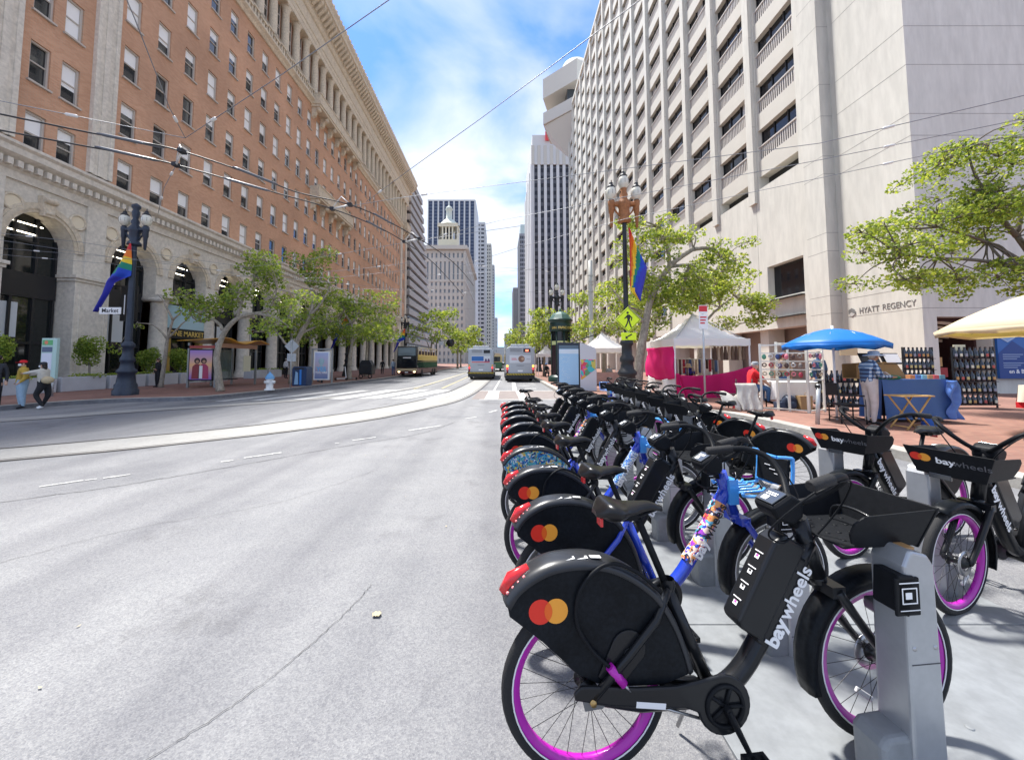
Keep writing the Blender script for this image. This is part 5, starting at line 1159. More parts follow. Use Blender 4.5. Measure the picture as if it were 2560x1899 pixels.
# bus shelter
sh = thing('bus_shelter', 'glass bus shelter with amber wavy roof and purple poster', 'bus shelter', (-17, 23.8, .15))
M_alu = mat('shelter_metal', (.30, .31, .31), .4, metal=.6)
for x, y in ((-17.8, 22), (-16.25, 22), (-17.8, 25.6), (-16.25, 25.6), (-17.8, 23.8)): MB().box2(x-.05, x+.05, y-.05, y+.05, .15, 2.72).build('post', M_alu, sh, world=True)
rfm = MB().grid(lambda u, v: (-18.2+2.5*u, 21.6+4.6*v, 2.78+.14*math.sin(v*PI*3+.6)*(.4+.6*u)+.08*u), 10, 30); rfm.build('roof', mat('amber_roof', (.55, .27, .02), .35, coat=.4), sh, world=True, solid=.04)
MB().box2(-17.85, -16.2, 21.95, 22.0, 2.4, 2.55).build('header_strip', mat('shelter_red', (.45, .08, .07), .5), sh, world=True); MB().box2(-16.22, -16.18, 22, 25.6, 2.45, 2.7).build('eave', mat('shelter_copper', (.40, .22, .14), .5), sh, world=True)
MB().box2(-17.83, -17.8, 22.1, 25.5, .5, 2.4).build('rear_glass', mat('tinted_glass', (.20, .27, .25), .1, alpha=.55), sh, world=True)
MB().box2(-17.5, -17.0, 22.6, 25.0, .5, .56).build('bench', M_dkiron, sh, world=True)
pf = MB().box2(-17.72, -16.33, 21.9, 22.1, .55, 2.35).build('poster_case', M_signbk, sh, world=True)
def grad_mat(name, c0, c1, c2, z0, z1):
    m = bpy.data.materials.new(name); m.use_nodes = True; N, L = m.node_tree.nodes, m.node_tree.links; b = N['Principled BSDF']; b.inputs['Roughness'].default_value = .3
    tc = N.new('ShaderNodeTexCoord'); s_ = N.new('ShaderNodeSeparateXYZ'); L.new(tc.outputs['Object'], s_.inputs[0]); mr = N.new('ShaderNodeMapRange'); mr.inputs[1].default_value = z0; mr.inputs[2].default_value = z1; L.new(s_.outputs[2], mr.inputs[0])
    r = N.new('ShaderNodeValToRGB'); r.color_ramp.elements[0].color = c0+(1,); r.color_ramp.elements[1].color = c2+(1,); x = r.color_ramp.elements.new(.5); x.color = c1+(1,); L.new(mr.outputs[0], r.inputs[0]); L.new(r.outputs[0], b.inputs['Base Color']); return m
MB().box2(-17.66, -16.39, 21.885, 21.9, .62, 2.28).build('poster', grad_mat('poster_sunset', (.25, .12, .5), (.8, .45, .2), (.35, .2, .6), .6, 2.3), sh, world=True)
for dx, c1 in ((-.2, (.25, .04, .05)), (.18, (.4, .05, .12))):
    px = -17.02+dx; f_ = MB().prism([(px-.3, .66), (px+.3, .66), (px+.26, 1.35), (px+.1, 1.5), (px-.1, 1.5), (px-.26, 1.35)], 21.878, 21.884, 'y').build('poster_figure', mat('pfig%d' % int(dx*100), c1, .5), sh, world=True)
    MB().lathe([(0, 0), (.17, 0)], 14, (px, 21.876, 1.68), axis='y').build('poster_hair', mat('print_black', (.05, .03, .03), .5), sh, world=True); MB().lathe([(0, 0), (.09, 0)], 12, (px+.01, 21.874, 1.64), axis='y').build('poster_face', mat('print_skin', (.45, .25, .16), .5), sh, world=True)
MB().box2(-17.08, -16.9, 21.872, 21.877, .68, 1.4).build('poster_panel', M_card, sh, world=True)
MB().box2(-16.3, -16.26, 24.4, 25.1, 1.0, 2.0).build('timetable', mat('map_cream', (.62, .60, .45), .5), sh, world=True)
# ad panel
ap = thing('poster_stand', 'free-standing poster panel reading YES in blue', 'poster', (-12.45, 26.9, .15))
MB().box2(-13.0, -11.9, 26.85, 27.05, .35, 2.35).build('case', M_card, ap, world=True, bevel=.02); MB().box2(-12.9, -12.0, 26.835, 26.85, .45, 2.25).build('sheet', grad_mat('poster_sky', (.12, .2, .4), (.5, .42, .5), (.42, .5, .75), .4, 2.3), ap, world=True)
lettering('YES', .42, mat('print_cyan', (.12, .45, .75), .4), (-12.45, 26.832, 1.1), '-y', ap, .002, .012); lettering('YOU ARE', .2, M_card, (-12.45, 26.832, .87), '-y', ap, .002, .006)
MB().ball((-12.45, 26.83, 1.65), (.2, .01, .22), 12, 8).build('print_globe', mat('print_grey', (.35, .5, .55), .4), ap, world=True); MB().prism([(-12.6, 1.5), (-12.3, 1.5), (-12.42, 1.25), (-12.48, 1.25)], 26.828, 26.834, 'y').build('print_stem', MATS['print_grey'], ap, world=True)
MB().box2(-13.2, -11.7, 26.9, 27.0, 2.45, 2.55).box2(-13.2, -13.1, 26.9, 27, .15, 2.5).box2(-11.8, -11.7, 26.9, 27, .15, 2.5).build('outer_frame', M_alu, ap, world=True)
MB().box2(-12.5, -12.4, 26.9, 27, .15, .36).build('foot', M_dkiron, ap, world=True)
# hydrant, sign back, bin, scooters, black box
hy = thing('fire_hydrant', 'white fire hydrant with pale blue cap on the left pavement', 'hydrant', (-12.05, 20.2, .15))
MB().lathe([(.24, 0), (.24, .06), (.17, .1), (.165, .55), (.2, .58)], 16).build('barrel', mat('hydrant_white', (.75, .75, .74), .4), hy); MB().lathe([(.22, .58), (.22, .66), (.2, .72), (.11, .84), (.05, .88), (.05, .95), (0, .96)], 16).build('cap', mat('hydrant_blue', (.15, .36, .62), .4), hy)
for q in (-1, 1): MB().lathe([(.09, .12), (.09, .26), (0, .27)] if q > 0 else [(.09, -.12), (.09, -.26), (0, -.27)], 10, (0, 0, .42), axis='x').build('outlet', MATS['hydrant_white'], hy)
MB().lathe([(.1, -.12), (.1, -.25), (0, -.26)], 10, (0, 0, .42), axis='y').build('outlet', MATS['hydrant_white'], hy)
sb = thing('diamond_sign_back', 'back of a diamond sign with small plate on a thin post by the hydrant', 'sign', (-11.95, 22, .15))
MB().cyl((0, 0, 0), (0, 0, 2.75), .03, n=8).build('post', M_galv, sb); MB().prism([(0, 1.95), (.42, 2.37), (0, 2.79), (-.42, 2.37)], .03, .045, 'y').build('diamond', M_galv, sb); MB().box2(-.25, .25, .03, .045, 1.5, 1.95).build('plate', M_galv, sb)
tb_ = thing('litter_bin', 'dark blue square litter bin with slanted light panel', 'bin', (-12.25, 23.9, .15))
M_bin = mat('bin_navy', (.012, .035, .10), .35); MB().prism([(-.42, 0), (.42, 0), (.45, 1.05), (.36, 1.18), (-.36, 1.18), (-.45, 1.05)], -.38, .38, 'y').build('body', M_bin, tb_, bevel=.03); MB().prism([(-.3, .1), (-.05, .1), (-.08, .8), (-.22, .9)], -.39, -.383, 'y').build('panel', mat('bin_pale', (.25, .42, .6), .4), tb_); MB().box2(.02, .14, -.39, -.383, .08, 1.0).build('stripe', mat('bin_blue', (.03, .2, .6), .4), tb_); MB().box2(-.3, .3, -.385, -.383, 1.0, 1.1).build('slot', M_signbk, tb_)
def scooter(x, y, rz, label, m):
    t = thing('kick_scooter', label, 'scooter', (x, y, .15), rz, 'parked scooters')
    MB().box((0, 0, .14), (.6, .14, .05)).build('deck', m, t, bevel=.02); MB().tube([(.3, 0, .16), (.4, 0, .2), (.3, 0, 1.1)], .03, 8).build('stem', m, t); MB().cyl((.3, -.22, 1.1), (.3, .22, 1.1), .018, n=8).build('handlebar', M_dkiron, t)
    for xx in (-.36, .42): MB().torus((xx, 0, .11), .085, .025, 'y', 18, 6).lathe([(0, -.02), (.05, -.02), (.05, .02), (0, .02)], 12, (xx, 0, .11), axis='y').build('wheel', M_rub, t)
scooter(-12.6, 30.5, .4, 'white kick scooter parked past the poster stand', M_card); scooter(-11.9, 31.3, 2.6, 'grey kick scooter parked beside a tree past the poster stand', M_galv)
bb = thing('dark_cart', 'dark covered cart on wheels by the left kerb', 'cart', (-11.8, 34.2, .15)); MB().box((0, 0, .8), (1.15, .9, .9)).build('body', M_dkiron, bb, bevel=.08); MB().prism([(-.55, 1.25), (.5, 1.25), (.3, 1.6), (-.35, 1.6)], -.4, .4, 'y').build('hood', M_dkiron, bb)
for xx in (-.4, .4): MB().torus((xx, -.4, .2), .16, .04, 'y', 18, 6).build('wheel', M_rub, bb)
# information pylon
ip = thing('transit_pylon', 'pale green information pylon with transit map behind the walkers', 'sign', (-19.4, 16.6, .15))
MB().box2(-.36, .3, -.06, .06, .75, 2.5).build('panel', mat('pylon_mint', (.42, .60, .55), .4), ip, bevel=.01); MB().box2(-.32, .12, -.068, -.061, .95, 1.85).build('map', mat('map_lilac', (.62, .66, .74), .4), ip); MB().box2(-.32, .12, -.068, -.061, 1.9, 2.12).build('timetable', mat('panel_slate2', (.08, .12, .2), .4), ip); MB().box2(-.32, .12, -.069, -.061, 2.2, 2.42).build('header', mat('pylon_green', (.10, .40, .15), .4), ip); MB().lathe([(0, 0), (.08, 0)], 12, (-.15, -.071, 2.31), axis='y').build('badge', mat('pylon_orange', (.7, .2, .1), .4), ip)
MB().cyl((.12, 0, 0), (.12, 0, .76), .07, n=10).build('leg', M_galv, ip)
# ---------------------------------------------------------------- planters, trees
LEAF = [mat('leaf_%d' % i, c, .55, sss=.5, var=.3, vs=1.2) for i, c in enumerate([(.19, .27, .045), (.26, .34, .055), (.11, .18, .03), (.36, .42, .10)])]
LEAFD = [mat('leaf_shaded_%d' % i, c, .55, sss=.45, var=.3, vs=1.2) for i, c in enumerate([(.18, .27, .045), (.25, .34, .05), (.10, .17, .03), (.34, .42, .09)])]  # LEAF tones a touch darker, shade painted into the left-side foliage
M_bark = mat('plane_bark', (.36, .315, .25), .85, var=.3, vs=5, bump=.4, bs=14, var2=.35, v2s=16, stretch=(1, 1, .5)); M_bark2 = mat('grey_twig', (.25, .215, .175), .85)
def leaves(mb, c, r, n, size, rr, droop=.3):
    for _ in range(n):
        while True:
            p = Vector((rr.uniform(-1, 1), rr.uniform(-1, 1), rr.uniform(-1, 1)))
            if .25 < p.length < 1: break
        p = p*(p.length**-.35); q = Vector((c[0]+p.x*r[0], c[1]+p.y*r[1], c[2]+p.z*r[2])); s = size*rr.uniform(.55, 1.25)
        nrm = Vector((rr.gauss(0, .7), rr.gauss(0, .7), rr.gauss(.6, .5))); nrm.normalize(); u, w = frame(nrm); a = rr.random()*6.28; u2 = u*math.cos(a)+w*math.sin(a); w2 = w*math.cos(a)-u*math.sin(a)
        mi = rr.choices((0, 1, 2, 3), (5, 4, 3 if p.z < .2 else 1, 3 if p.z > 0 else 1))[0]; b = nrm*(-s*.18)
        mb.add([q-u2*s*.5, q-u2*s*.05+w2*s*.42+b, q+u2*s*.55, q+u2*s*.1-w2*s*.42+b, q+u2*s*.1], [(0, 3, 4), (3, 2, 4), (2, 1, 4), (1, 0, 4)], mi)
def tree(label, base, trunk, limbs, clumps, size=.16, dens_=60, lm=LEAF, r0=.16, seed=1, group=None, name='plane_tree', bark=M_bark):
    """trunk and limbs are lists of points relative to base; clumps (x,y,z,rx,ry,rz)"""
    rr = random.Random(seed); t = thing(name, label, 'tree', base, 0, group)
    tk = MB(); T = dens(trunk, 4); k = len(T); tk.tube(T, [r0*(1.25-.7*i/(k-1)) if i else r0*1.5 for i in range(k)], 10); tk.build('trunk', bark, t)
    lb = MB()
    for L_ in limbs:
        P = dens(L_, 4); n = len(P); lb.tube([(p[0]+rr.uniform(-.03, .03), p[1]+rr.uniform(-.03, .03), p[2]) for p in P], [max(.012, r0*.62*(1-.8*i/(n-1))) for i in range(n)], 7)
    ends = [T[-1]]+[p for L_ in limbs for p in (L_[-1], L_[len(L_)//2])]
    for c in clumps:
        e = min(ends, key=lambda p: (Vector(p)-Vector(c[:3])).length)
        P = dens([e, tuple((Vector(e)*.45+Vector(c[:3])*.55)+Vector((rr.uniform(-.2, .2), rr.uniform(-.2, .2), rr.uniform(0, .25)))), c[:3]], 4); lb.tube(P, [r0*.22*(1-.7*i/(len(P)-1)) for i in range(len(P))], 5)
        for _ in range(7):
            d = Vector((rr.gauss(0, 1), rr.gauss(0, 1), rr.gauss(.3, 1))).normalized(); q = Vector(c[:3])+Vector((d.x*c[3], d.y*c[4], d.z*c[5]))*.85; lb.tube([c[:3], tuple((Vector(c[:3])+q)/2+Vector((0, 0, .05))), q], [.018, .012, .005], 4)
    lb.build('limbs', bark, t)
    cr = MB()
    for c in clumps: leaves(cr, c[:3], c[3:], int(dens_*(c[3]*c[4]*c[5])**.62/size**1.6*.30), size, rr)
    o = cr.build('crown', lm, t, normals=False); return t
GT = 'street trees on the left pavement'
# the leaning tree by the shelter
def cl(seed, n, cx, cy, cz, sx, sy, sz, r0, r1):
    rr = random.Random(seed); out = []
    for _ in range(n):
        r = rr.uniform(r0, r1); out.append((cx+rr.uniform(-sx, sx), cy+rr.uniform(-sy, sy), cz+rr.uniform(-sz, sz), r*rr.uniform(.9, 1.35), r*rr.uniform(.9, 1.35), r*rr.uniform(.55, .8)))
    return out
tree('leaning plane tree with pale trunk beside the bus shelter', (-14.0, 19.35, .15), [(0, 0, 0), (-.15, 0, .9), (-.25, 0, 1.9), (.1, 0, 3.0), (.75, 0, 3.7), (1.5, .2, 3.95)],
     [[(.1, 0, 3.0), (-.5, 0, 3.6), (-1.2, 0, 3.5), (-1.7, 0, 3.9)], [(.75, 0, 3.7), (.9, 0, 4.6), (1.2, .3, 5.6)], [(1.5, .2, 3.95), (2.2, .2, 4.2), (2.6, .1, 5.2)], [(1.5, .2, 3.95), (2.6, 0, 3.7), (3.4, 0, 3.2)]],
     cl(3, 9, -1.3, 0, 4.2, .8, .9, .5, .45, .75)+cl(4, 8, 1.2, .2, 5.2, 1.0, 1.0, .8, .5, .8)+cl(5, 8, 3.0, .2, 3.9, 1.2, 1.0, 1.1, .5, .85)+cl(6, 8, 1.4, .2, 6.6, 1.1, .9, .6, .45, .7), .15, 44, LEAFD, .15, 2, GT)
tree('tall plane tree with curved trunk behind the poster stand', (-14.0, 26.0, .15), [(0, 0, 0), (.05, 0, 1.2), (.0, 0, 2.2), (.5, 0, 3.4), (1.1, 0, 4.6), (1.3, 0, 6)],
     [[(0, 0, 2.2), (-.8, 0, 3.0), (-1.5, 0, 4.0)], [(1.1, 0, 4.6), (1.9, 0, 5.6), (2.3, .2, 6.8)], [(1.3, 0, 6), (.8, 0, 7), (.3, 0, 8)], [(.5, 0, 3.4), (1.4, .3, 3.9), (2.4, .2, 4.2)]],
     cl(13, 9, .6, .2, 8.2, 1.6, 1.0, .9, .55, .9)+cl(14, 8, 2.0, .3, 6.3, 1.1, 1.0, 1.1, .5, .85)+cl(15, 6, -1.0, .2, 4.6, .8, .9, .8, .45, .7)+cl(16, 7, 1.6, .2, 4.5, 1.1, .8, .6, .45, .7), .18, 44, LEAFD, .18, 5, GT)
tree('bushy plane tree with slim trunk beside the half-hidden flag', (-12.3, 31.5, .15), [(0, 0, 0), (.0, 0, 1.6), (.15, 0, 3.0), (.1, 0, 4.6)], [[(.15, 0, 3.0), (.9, 0, 3.9), (1.6, 0, 4.6)], [(.1, 0, 4.6), (-.6, 0, 5.6)], [(.1, 0, 4.6), (.8, .2, 6)]],
     cl(23, 18, .3, .3, 5.2, 2.4, 1.8, 1.9, .7, 1.1)+cl(24, 6, -1.2, .3, 3.6, 1.2, 1.2, .6, .5, .8), .22, 46, LEAFD, .15, 8, GT)
tree('dense plane tree standing before the open-top bus', (-13.4, 38.5, .15), [(0, 0, 0), (.05, 0, 2), (.1, 0, 4)], [[(.1, 0, 4), (1, 0, 5.5)], [(.1, 0, 4), (-1, 0, 5.5)]], cl(33, 20, .2, .3, 5.4, 2.5, 2, 1.9, .8, 1.25), .26, 46, LEAFD, .16, 9, GT)
tree('dense shaded plane tree on the left close to the brick block', (-17.5, 33.0, .15), [(0, 0, 0), (.05, 0, 2), (.1, 0, 4)], [[(.1, 0, 4), (1, 0, 5.2)], [(.1, 0, 4), (-1, 0, 5.2)]], cl(34, 13, .2, .3, 4.6, 2.2, 1.6, 1.4, .7, 1.1), .24, 44, LEAFD, .15, 19, GT)
tree('bare young tree with a few leaves in front of the column near the left lamp', (-19.5, 22.2, .15), [(0, 0, 0), (.15, 0, 1.5), (.25, 0, 2.8), (.5, 0, 3.9)], [[(.25, 0, 2.8), (-.6, 0, 3.6), (-1.6, 0, 3.7)], [(.5, 0, 3.9), (1.2, 0, 4.6)], [(.5, 0, 3.9), (-.1, 0, 5.0), (-.5, 0, 5.4)], [(.25, 0, 2.8), (1.0, 0, 3.6), (1.5, 0, 4.1)]],
     [(-1.5, 0, 3.5, .3, .3, .2), (-2.3, -.3, 2.2, .5, .4, .35), (1.5, 0, 5.0, .5, .5, .35), (1.9, 0, 4.3, .4, .4, .3)], .16, 50, LEAFD, .1, 7, GT)
tree('dark tree beyond the open-top bus on the left', (-10.8, 60, .15), [(0, 0, 0), (0, 0, 3), (.2, 0, 5)], [[(.2, 0, 5), (1.6, 0, 7)], [(0, 0, 3), (-1.2, 0, 6)]], cl(43, 20, .3, .3, 7.2, 2.9, 2.2, 2.4, .9, 1.4), .38, 46, LEAFD, .18, 21, GT)
tree('bright yellow-green tree left of the left bus', (-8.6, 78, .15), [(0, 0, 0), (0, 0, 3), (.2, 0, 5)], [[(.2, 0, 5), (1.6, 0, 6)]], cl(44, 20, 1.0, .3, 5.9, 3.6, 2.2, 2.1, 1.0, 1.5), .42, 46, LEAF, .18, 22, GT)
tree('second bright tree far up the avenue on the left', (-10.2, 100, .15), [(0, 0, 0), (0, 0, 3), (.2, 0, 5)], [[(.2, 0, 5), (1.6, 0, 6)]], cl(45, 14, 1.0, .3, 6.3, 3.0, 2.2, 2.2, 1.1, 1.6), .5, 42, LEAF, .18, 23, GT)
GR = 'street trees on the right pavement'
tree('plane tree with long pale branches beside the rust-brown lamp', (6.1, 17.2, .15), [(0, 0, 0), (.15, 0, 1.6), (.45, 0, 3.2), (.75, 0, 4.4), (1.6, 0, 5.8), (2.7, 0, 6.6)],
     [[(.75, 0, 4.4), (.2, 0, 5.2), (-.4, 0, 6.2)], [(1.6, 0, 5.8), (2.6, .2, 5.9), (3.7, .1, 5.6)], [(2.7, 0, 6.6), (3.6, 0, 6.6), (4.2, 0, 6.0)], [(1.6, 0, 5.8), (1.5, 0, 6.8), (1.2, 0, 7.6)], [(.45, 0, 3.2), (-.4, 0, 4.0), (-.9, 0, 4.6)]],
     cl(53, 11, .3, .2, 6.9, 1.1, .9, 1.0, .4, .65)+cl(54, 8, 2.0, .2, 7.2, 1.4, .9, .7, .35, .6)+cl(55, 11, 4.0, .2, 6.2, 1.0, .9, 1.2, .4, .65)+cl(56, 20, .6, .3, 4.4, 1.9, 1.2, 1.2, .45, .75)+cl(57, 12, 2.5, .3, 5.0, 1.5, .9, .9, .4, .65), .13, 62, LEAF, .17, 31, GR)
tree('bushy plane tree behind the big white tent', (10.6, 20.5, .15), [(0, 0, 0), (.05, 0, 2), (.2, 0, 3.4)], [[(.2, 0, 3.4), (1.2, 0, 4.4), (2.0, 0, 5)], [(.2, 0, 3.4), (-.8, 0, 4.6)], [(.05, 0, 2.6), (1.6, 0, 3.3)]],
     cl(63, 24, 1.3, .2, 5.1, 2.0, 1.1, 1.2, .5, .85)+cl(64, 9, 2.8, .2, 4.0, 1.0, .8, .9, .4, .7), .15, 62, LEAF, .13, 32, GR)
tree('leafy tree behind the parking sign between the two tents', (7.4, 27.5, .15), [(0, 0, 0), (.05, 0, 2), (.2, 0, 3.4)], [[(.2, 0, 3.4), (1.2, 0, 4.4)], [(.2, 0, 3.4), (-.8, 0, 4.6)]], cl(65, 26, .6, .2, 4.8, 3.0, 1.4, 1.9, .6, 1.0), .19, 62, LEAF, .14, 33, GR)
tree('bright tree just behind the green kiosk', (4.6, 40, .15), [(0, 0, 0), (0, 0, 3)], [[(0, 0, 3), (1.2, 0, 4.4)]], cl(66, 16, .8, .2, 5.0, 2.2, 1.4, 1.9, .7, 1.1), .28, 56, LEAF, .14, 34, GR)
tree('bright tree beyond the right bus', (3.6, 62, .15), [(0, 0, 0), (0, 0, 3)], [[(0, 0, 3), (-.6, 0, 5)]], cl(67, 18, .6, .2, 5.6, 2.4, 1.6, 2.1, .8, 1.3), .36, 50, LEAF, .15, 35, GR)
tree('far bright tree up the avenue on the right', (4.0, 86, .15), [(0, 0, 0), (0, 0, 3)], [[(0, 0, 3), (-.6, 0, 5)]], cl(68, 14, .8, .2, 5.8, 2.6, 1.6, 2.0, .9, 1.4), .46, 44, LEAF, .15, 36, GR)
tree('large spreading tree entering from the right edge before the hotel wall', (18.2, 12.4, .15), [(0, 0, 0), (-.1, 0, 2.5), (-.5, 0, 4.4), (-1.2, 0, 5.6)],
     [[(-.5, 0, 4.4), (-2.2, 0, 5.4), (-3.8, 0, 5.9)], [(-1.2, 0, 5.6), (-2.2, 0, 7.2), (-2.6, 0, 8.6)], [(-.5, 0, 4.4), (-2.4, -.2, 4.7), (-4.2, -.3, 4.8), (-5.4, -.3, 4.9)], [(-1.2, 0, 5.6), (-.6, 0, 7.4)]],
     cl(73, 24, -4.6, .0, 5.1, 1.8, 1.0, 1.15, .35, .65)+cl(74, 22, -2.9, .0, 7.3, 1.4, 1.0, 1.5, .35, .65)+cl(75, 20, -1.4, 0, 7.2, 1.3, 1.0, 2.2, .35, .7)+cl(76, 12, -2.4, -.2, 4.1, 1.8, .8, .5, .3, .5), .11, 60, LEAF, .13, 41, GR, 'spreading_tree', mat('dark_bark', (.13, .11, .09), .9))
# planters and shrubs along the brick block
M_pl = mat('planter_grey', (.50, .51, .53), .75, var=.08, vs=2); PLN = ['nearest the walkers', 'behind the transit pylon', 'left of the big lamp', 'behind the big lamp', 'right of the big lamp', 'by the woman in black', 'left of the restaurant door', 'beyond the bus shelter', 'farthest along the block']
for k in range(9):
    y0 = 14.2+k*2.35+(2.8 if k > 6 else 0); t = thing('planter', 'grey box planter with low greenery, '+PLN[k], 'planter', (-21.9, y0, .15), 0, 'planters along the brick block')
    MB().box2(-.38, .38, .05, 2.2, 0, .72).build('box', M_pl, t, bevel=.02); MB().box2(-.32, .32, .11, 2.14, .70, .73).build('soil', M_bark2, t)
    m = MB(); rr = random.Random(k)
    for q in range(5 if k % 3 else 9): leaves(m, (rr.uniform(-.25, .25), .2+rr.random()*1.8, .74), (.3, .35, .14), 60, .1, rr)
    m.build('greenery', LEAFD, t, normals=False)
for k, (x, y, h, r, lb) in enumerate(((-22.4, 21.0, 1.9, .62, 'dark clipped bush by the stone pier near the walkers'), (-22.4, 24.6, 1.5, .6, 'dark clipped bush left of the round column'), (-22.4, 27.0, 1.6, .75, 'large dark bush right of the round column'), (-22.6, 17.2, 1.9, .7, 'dark bush at the far left edge'))):
    t = thing('clipped_bush', lb, 'bush', (x, y, .15), 0, 'dark bushes along the brick block'); rr = random.Random(90+k)
    MB().tube([(0, 0, 0), (.03, 0, h*.4), (0, 0, h*.8)], .05, 6).build('stem', M_bark2, t); MB().lathe([(.25, 0), (.33, .7), (.3, .72)], 12).build('pot', M_pl, t); m = MB()
    for q in range(9): leaves(m, (rr.uniform(-r*.5, r*.5), rr.uniform(-r*.4, r*.4), h+rr.uniform(-.5, .6)), (r*.6, r*.55, .5), 210, .11, rr)
    m.build('foliage', LEAFD, t, normals=False)
# ---------------------------------------------------------------- vehicles
M_bus = mat('bus_silver', (.40, .42, .45), .4, metal=.3, var=.05, vs=2); M_busd = mat('bus_dark', (.012, .013, .015), .4)
def city_bus(x, y, label, ad, bright):
    t = thing('city_bus', label, 'bus', (x, y, 0), 0, 'silver city buses seen from behind'); W, H, L = 1.16, 2.82, 11.5
    body = MB().prism([(-W, .42), (W, .42), (W, 2.55), (W-.1, 2.74), (W-.3, H), (-W+.3, H), (-W+.1, 2.74), (-W, 2.55)], 0, L, 'y'); body.build('body', M_bus, t, bevel=.05)
    for s in (-1, 1):
        MB().box2(s*W-.012, s*W+.012, 1.0, L-.4, 1.35, 2.3).build('side_glass', M_hglass, t)
        for yy in (2.6, 8.6): MB().lathe([(0, -.14), (.42, -.14), (.48, -.1), (.48, .1), (.42, .14), (0, .14)], 20, (s*(W-.12), yy, .48), axis='x').build('wheel', M_rub, t)
    MB().box2(-W+.02, W-.02, -.08, .3, .25, .55).build('underside', M_busd, t); MB().box2(-W-.02, W+.02, -.13, .02, .55, .70).build('bumper', M_busd, t)
    for k in range(18): xx = -W+.05+k*.126; MB().add([(xx, -.134, .56), (xx+.06, -.134, .56), (xx+.12, -.134, .69), (xx+.06, -.134, .69)], [(0, 1, 2, 3)]).build('bumper_stripe', mat('stripe_yellow', (.75, .55, .05), .5), t, normals=False)
    for z in (2.42, 2.49, 2.56, 2.63): MB().box2(-.82, .12, -.012, .0, z, z+.035).build('grille_slat', mat('grille_grey', (.2, .2, .21), .5), t)
    MB().box2(.25, .82, -.014, .0, 2.38, 2.66).build('route_display', M_busd, t)
    if bright: MB().box2(.42, .66, -.018, -.014, 2.45, 2.58).build('route_digits', mat('led_red', (1, .12, .06), .5, emit=1.5), t)
    MB().box2(-.86, .86, -.012, .0, 1.52, 2.15).build('advert', mat('ad_base_%d' % bright, (.6, .62, .66), .4), t)
    if ad == 'blue':
        MB().box2(-.84, .25, -.016, -.012, 1.68, 2.1).build('advert_block', mat('ad_blue', (.03, .14, .42), .4), t); MB().box2(-.84, .8, -.017, -.012, 1.54, 1.62).build('advert_strip', mat('ad_red', (.6, .05, .08), .4), t)
        for k, xx in enumerate((.45, .7)): MB().prism([(xx-.12, 1.63), (xx+.12, 1.63), (xx+.06, 1.88), (xx-.06, 1.88)], -.017, -.013, 'y').build('advert_figure', mat('ad_fig', (.12, .06, .15), .5), t)
    else:
        MB().lathe([(0, 0), (.26, 0)], 16, (.1, -.016, 1.84), axis='y').build('advert_figure', mat('ad_brown', (.25, .13, .09), .5), t); MB().lathe([(0, 0), (.12, 0)], 12, (.2, -.019, 1.86), axis='y').build('advert_face', mat('print_skin2', (.5, .33, .22), .5), t)
        mat('ad_red', (.6, .05, .08), .4)
        for q in range(2): MB().box2(-.7, -.32+.08*q, -.016, -.012, 1.86-.09*q, 1.9-.09*q).build('advert_strip', MATS['ad_red'], t)
        MB().box2(.5, .8, -.016, -.012, 1.82, 1.84).build('advert_line', M_signbk, t)
    MB().box2(-.3, .32, -.01, .0, 1.3, 1.325).build('handle_strip', M_busd, t); MB().box2(-.2, .2, -.012, 0, .82, .95).build('number_plate', M_card, t)
    for s in (-1, 1):
        for k, (z, c, em) in enumerate(((1.28, (.9, .45, .05), 1.2 if bright else .0), (1.08, (.7, .03, .02), .8), (.9, (.4, .02, .02), 0), (.74, (.15, .02, .02), 0))): MB().lathe([(0, -.02), (.08, -.015), (.085, 0)], 12, (s*(W-.13), 0, z), axis='y').build('rear_light', mat('rl_%d_%d' % (k, bright), c, .3, emit=em), t)
        MB().box2(s*W-.06, s*W+.06, .1, .5, 2.6, 2.85).build('roof_ear', M_bus, t)
    MB().box2(-.75, .75, .4, 4.5, H, H+.22).build('roof_pod', M_bus, t, bevel=.05)
    for s in (-1, 1): MB().tube([(s*.3, 4.5, H+.3), (s*.28, 1.0, H+.45), (s*.25, -.2, H+.35)], .025, 6).build('trolley_pole', M_busd, t)
    return t
city_bus(-1.72, 34.6, 'silver city bus with blue rear advert over the tram tracks', 'blue', 0)
city_bus(1.62, 30.8, 'silver city bus by the right kerb with orange tail lights lit', 'white', 1)
dd = thing('open_top_bus', 'dark and gold double-decker sightseeing bus by the left kerb', 'bus', (-9.8, 40.5, 0), R(-4)); W = 1.1
M_mar = mat('bus_maroon', (.10, .02, .02), .35); M_tan = mat('bus_tan', (.55, .42, .25), .35, coat=.5); M_bgold = mat('bus_gold', (.48, .33, .03), .35, coat=.5)
MB().box2(-W, W, .0, 9.2, .35, .95).build('lower_body', M_mar, dd, bevel=.08); MB().box2(-W+.01, W-.01, .06, 9.15, .95, 1.75).build('saloon_glass', M_hglass, dd); MB().box2(-W, W, .4, 9.2, 1.75, 2.35).build('gold_side', M_bgold, dd, bevel=.05)
MB().prism([(-W, .95), (W, .95), (W-.04, 2.1), (W-.1, 3.25), (-W+.1, 3.25), (-W+.04, 2.1)], -.06, .5, 'y').build('front_mask', M_busd, dd, bevel=.06)
MB().box2(-W+.12, W-.12, -.075, -.058, 1.05, 1.85).build('windscreen', M_hglass, dd); MB().box2(-W+.15, W-.15, -.075, -.058, 2.25, 3.1).build('upper_windscreen', mat('bus_pale_glass', (.16, .2, .22), .06), dd); MB().box2(-.4, .45, -.078, -.06, 1.98, 2.08).build('destination_blind', M_card, dd)
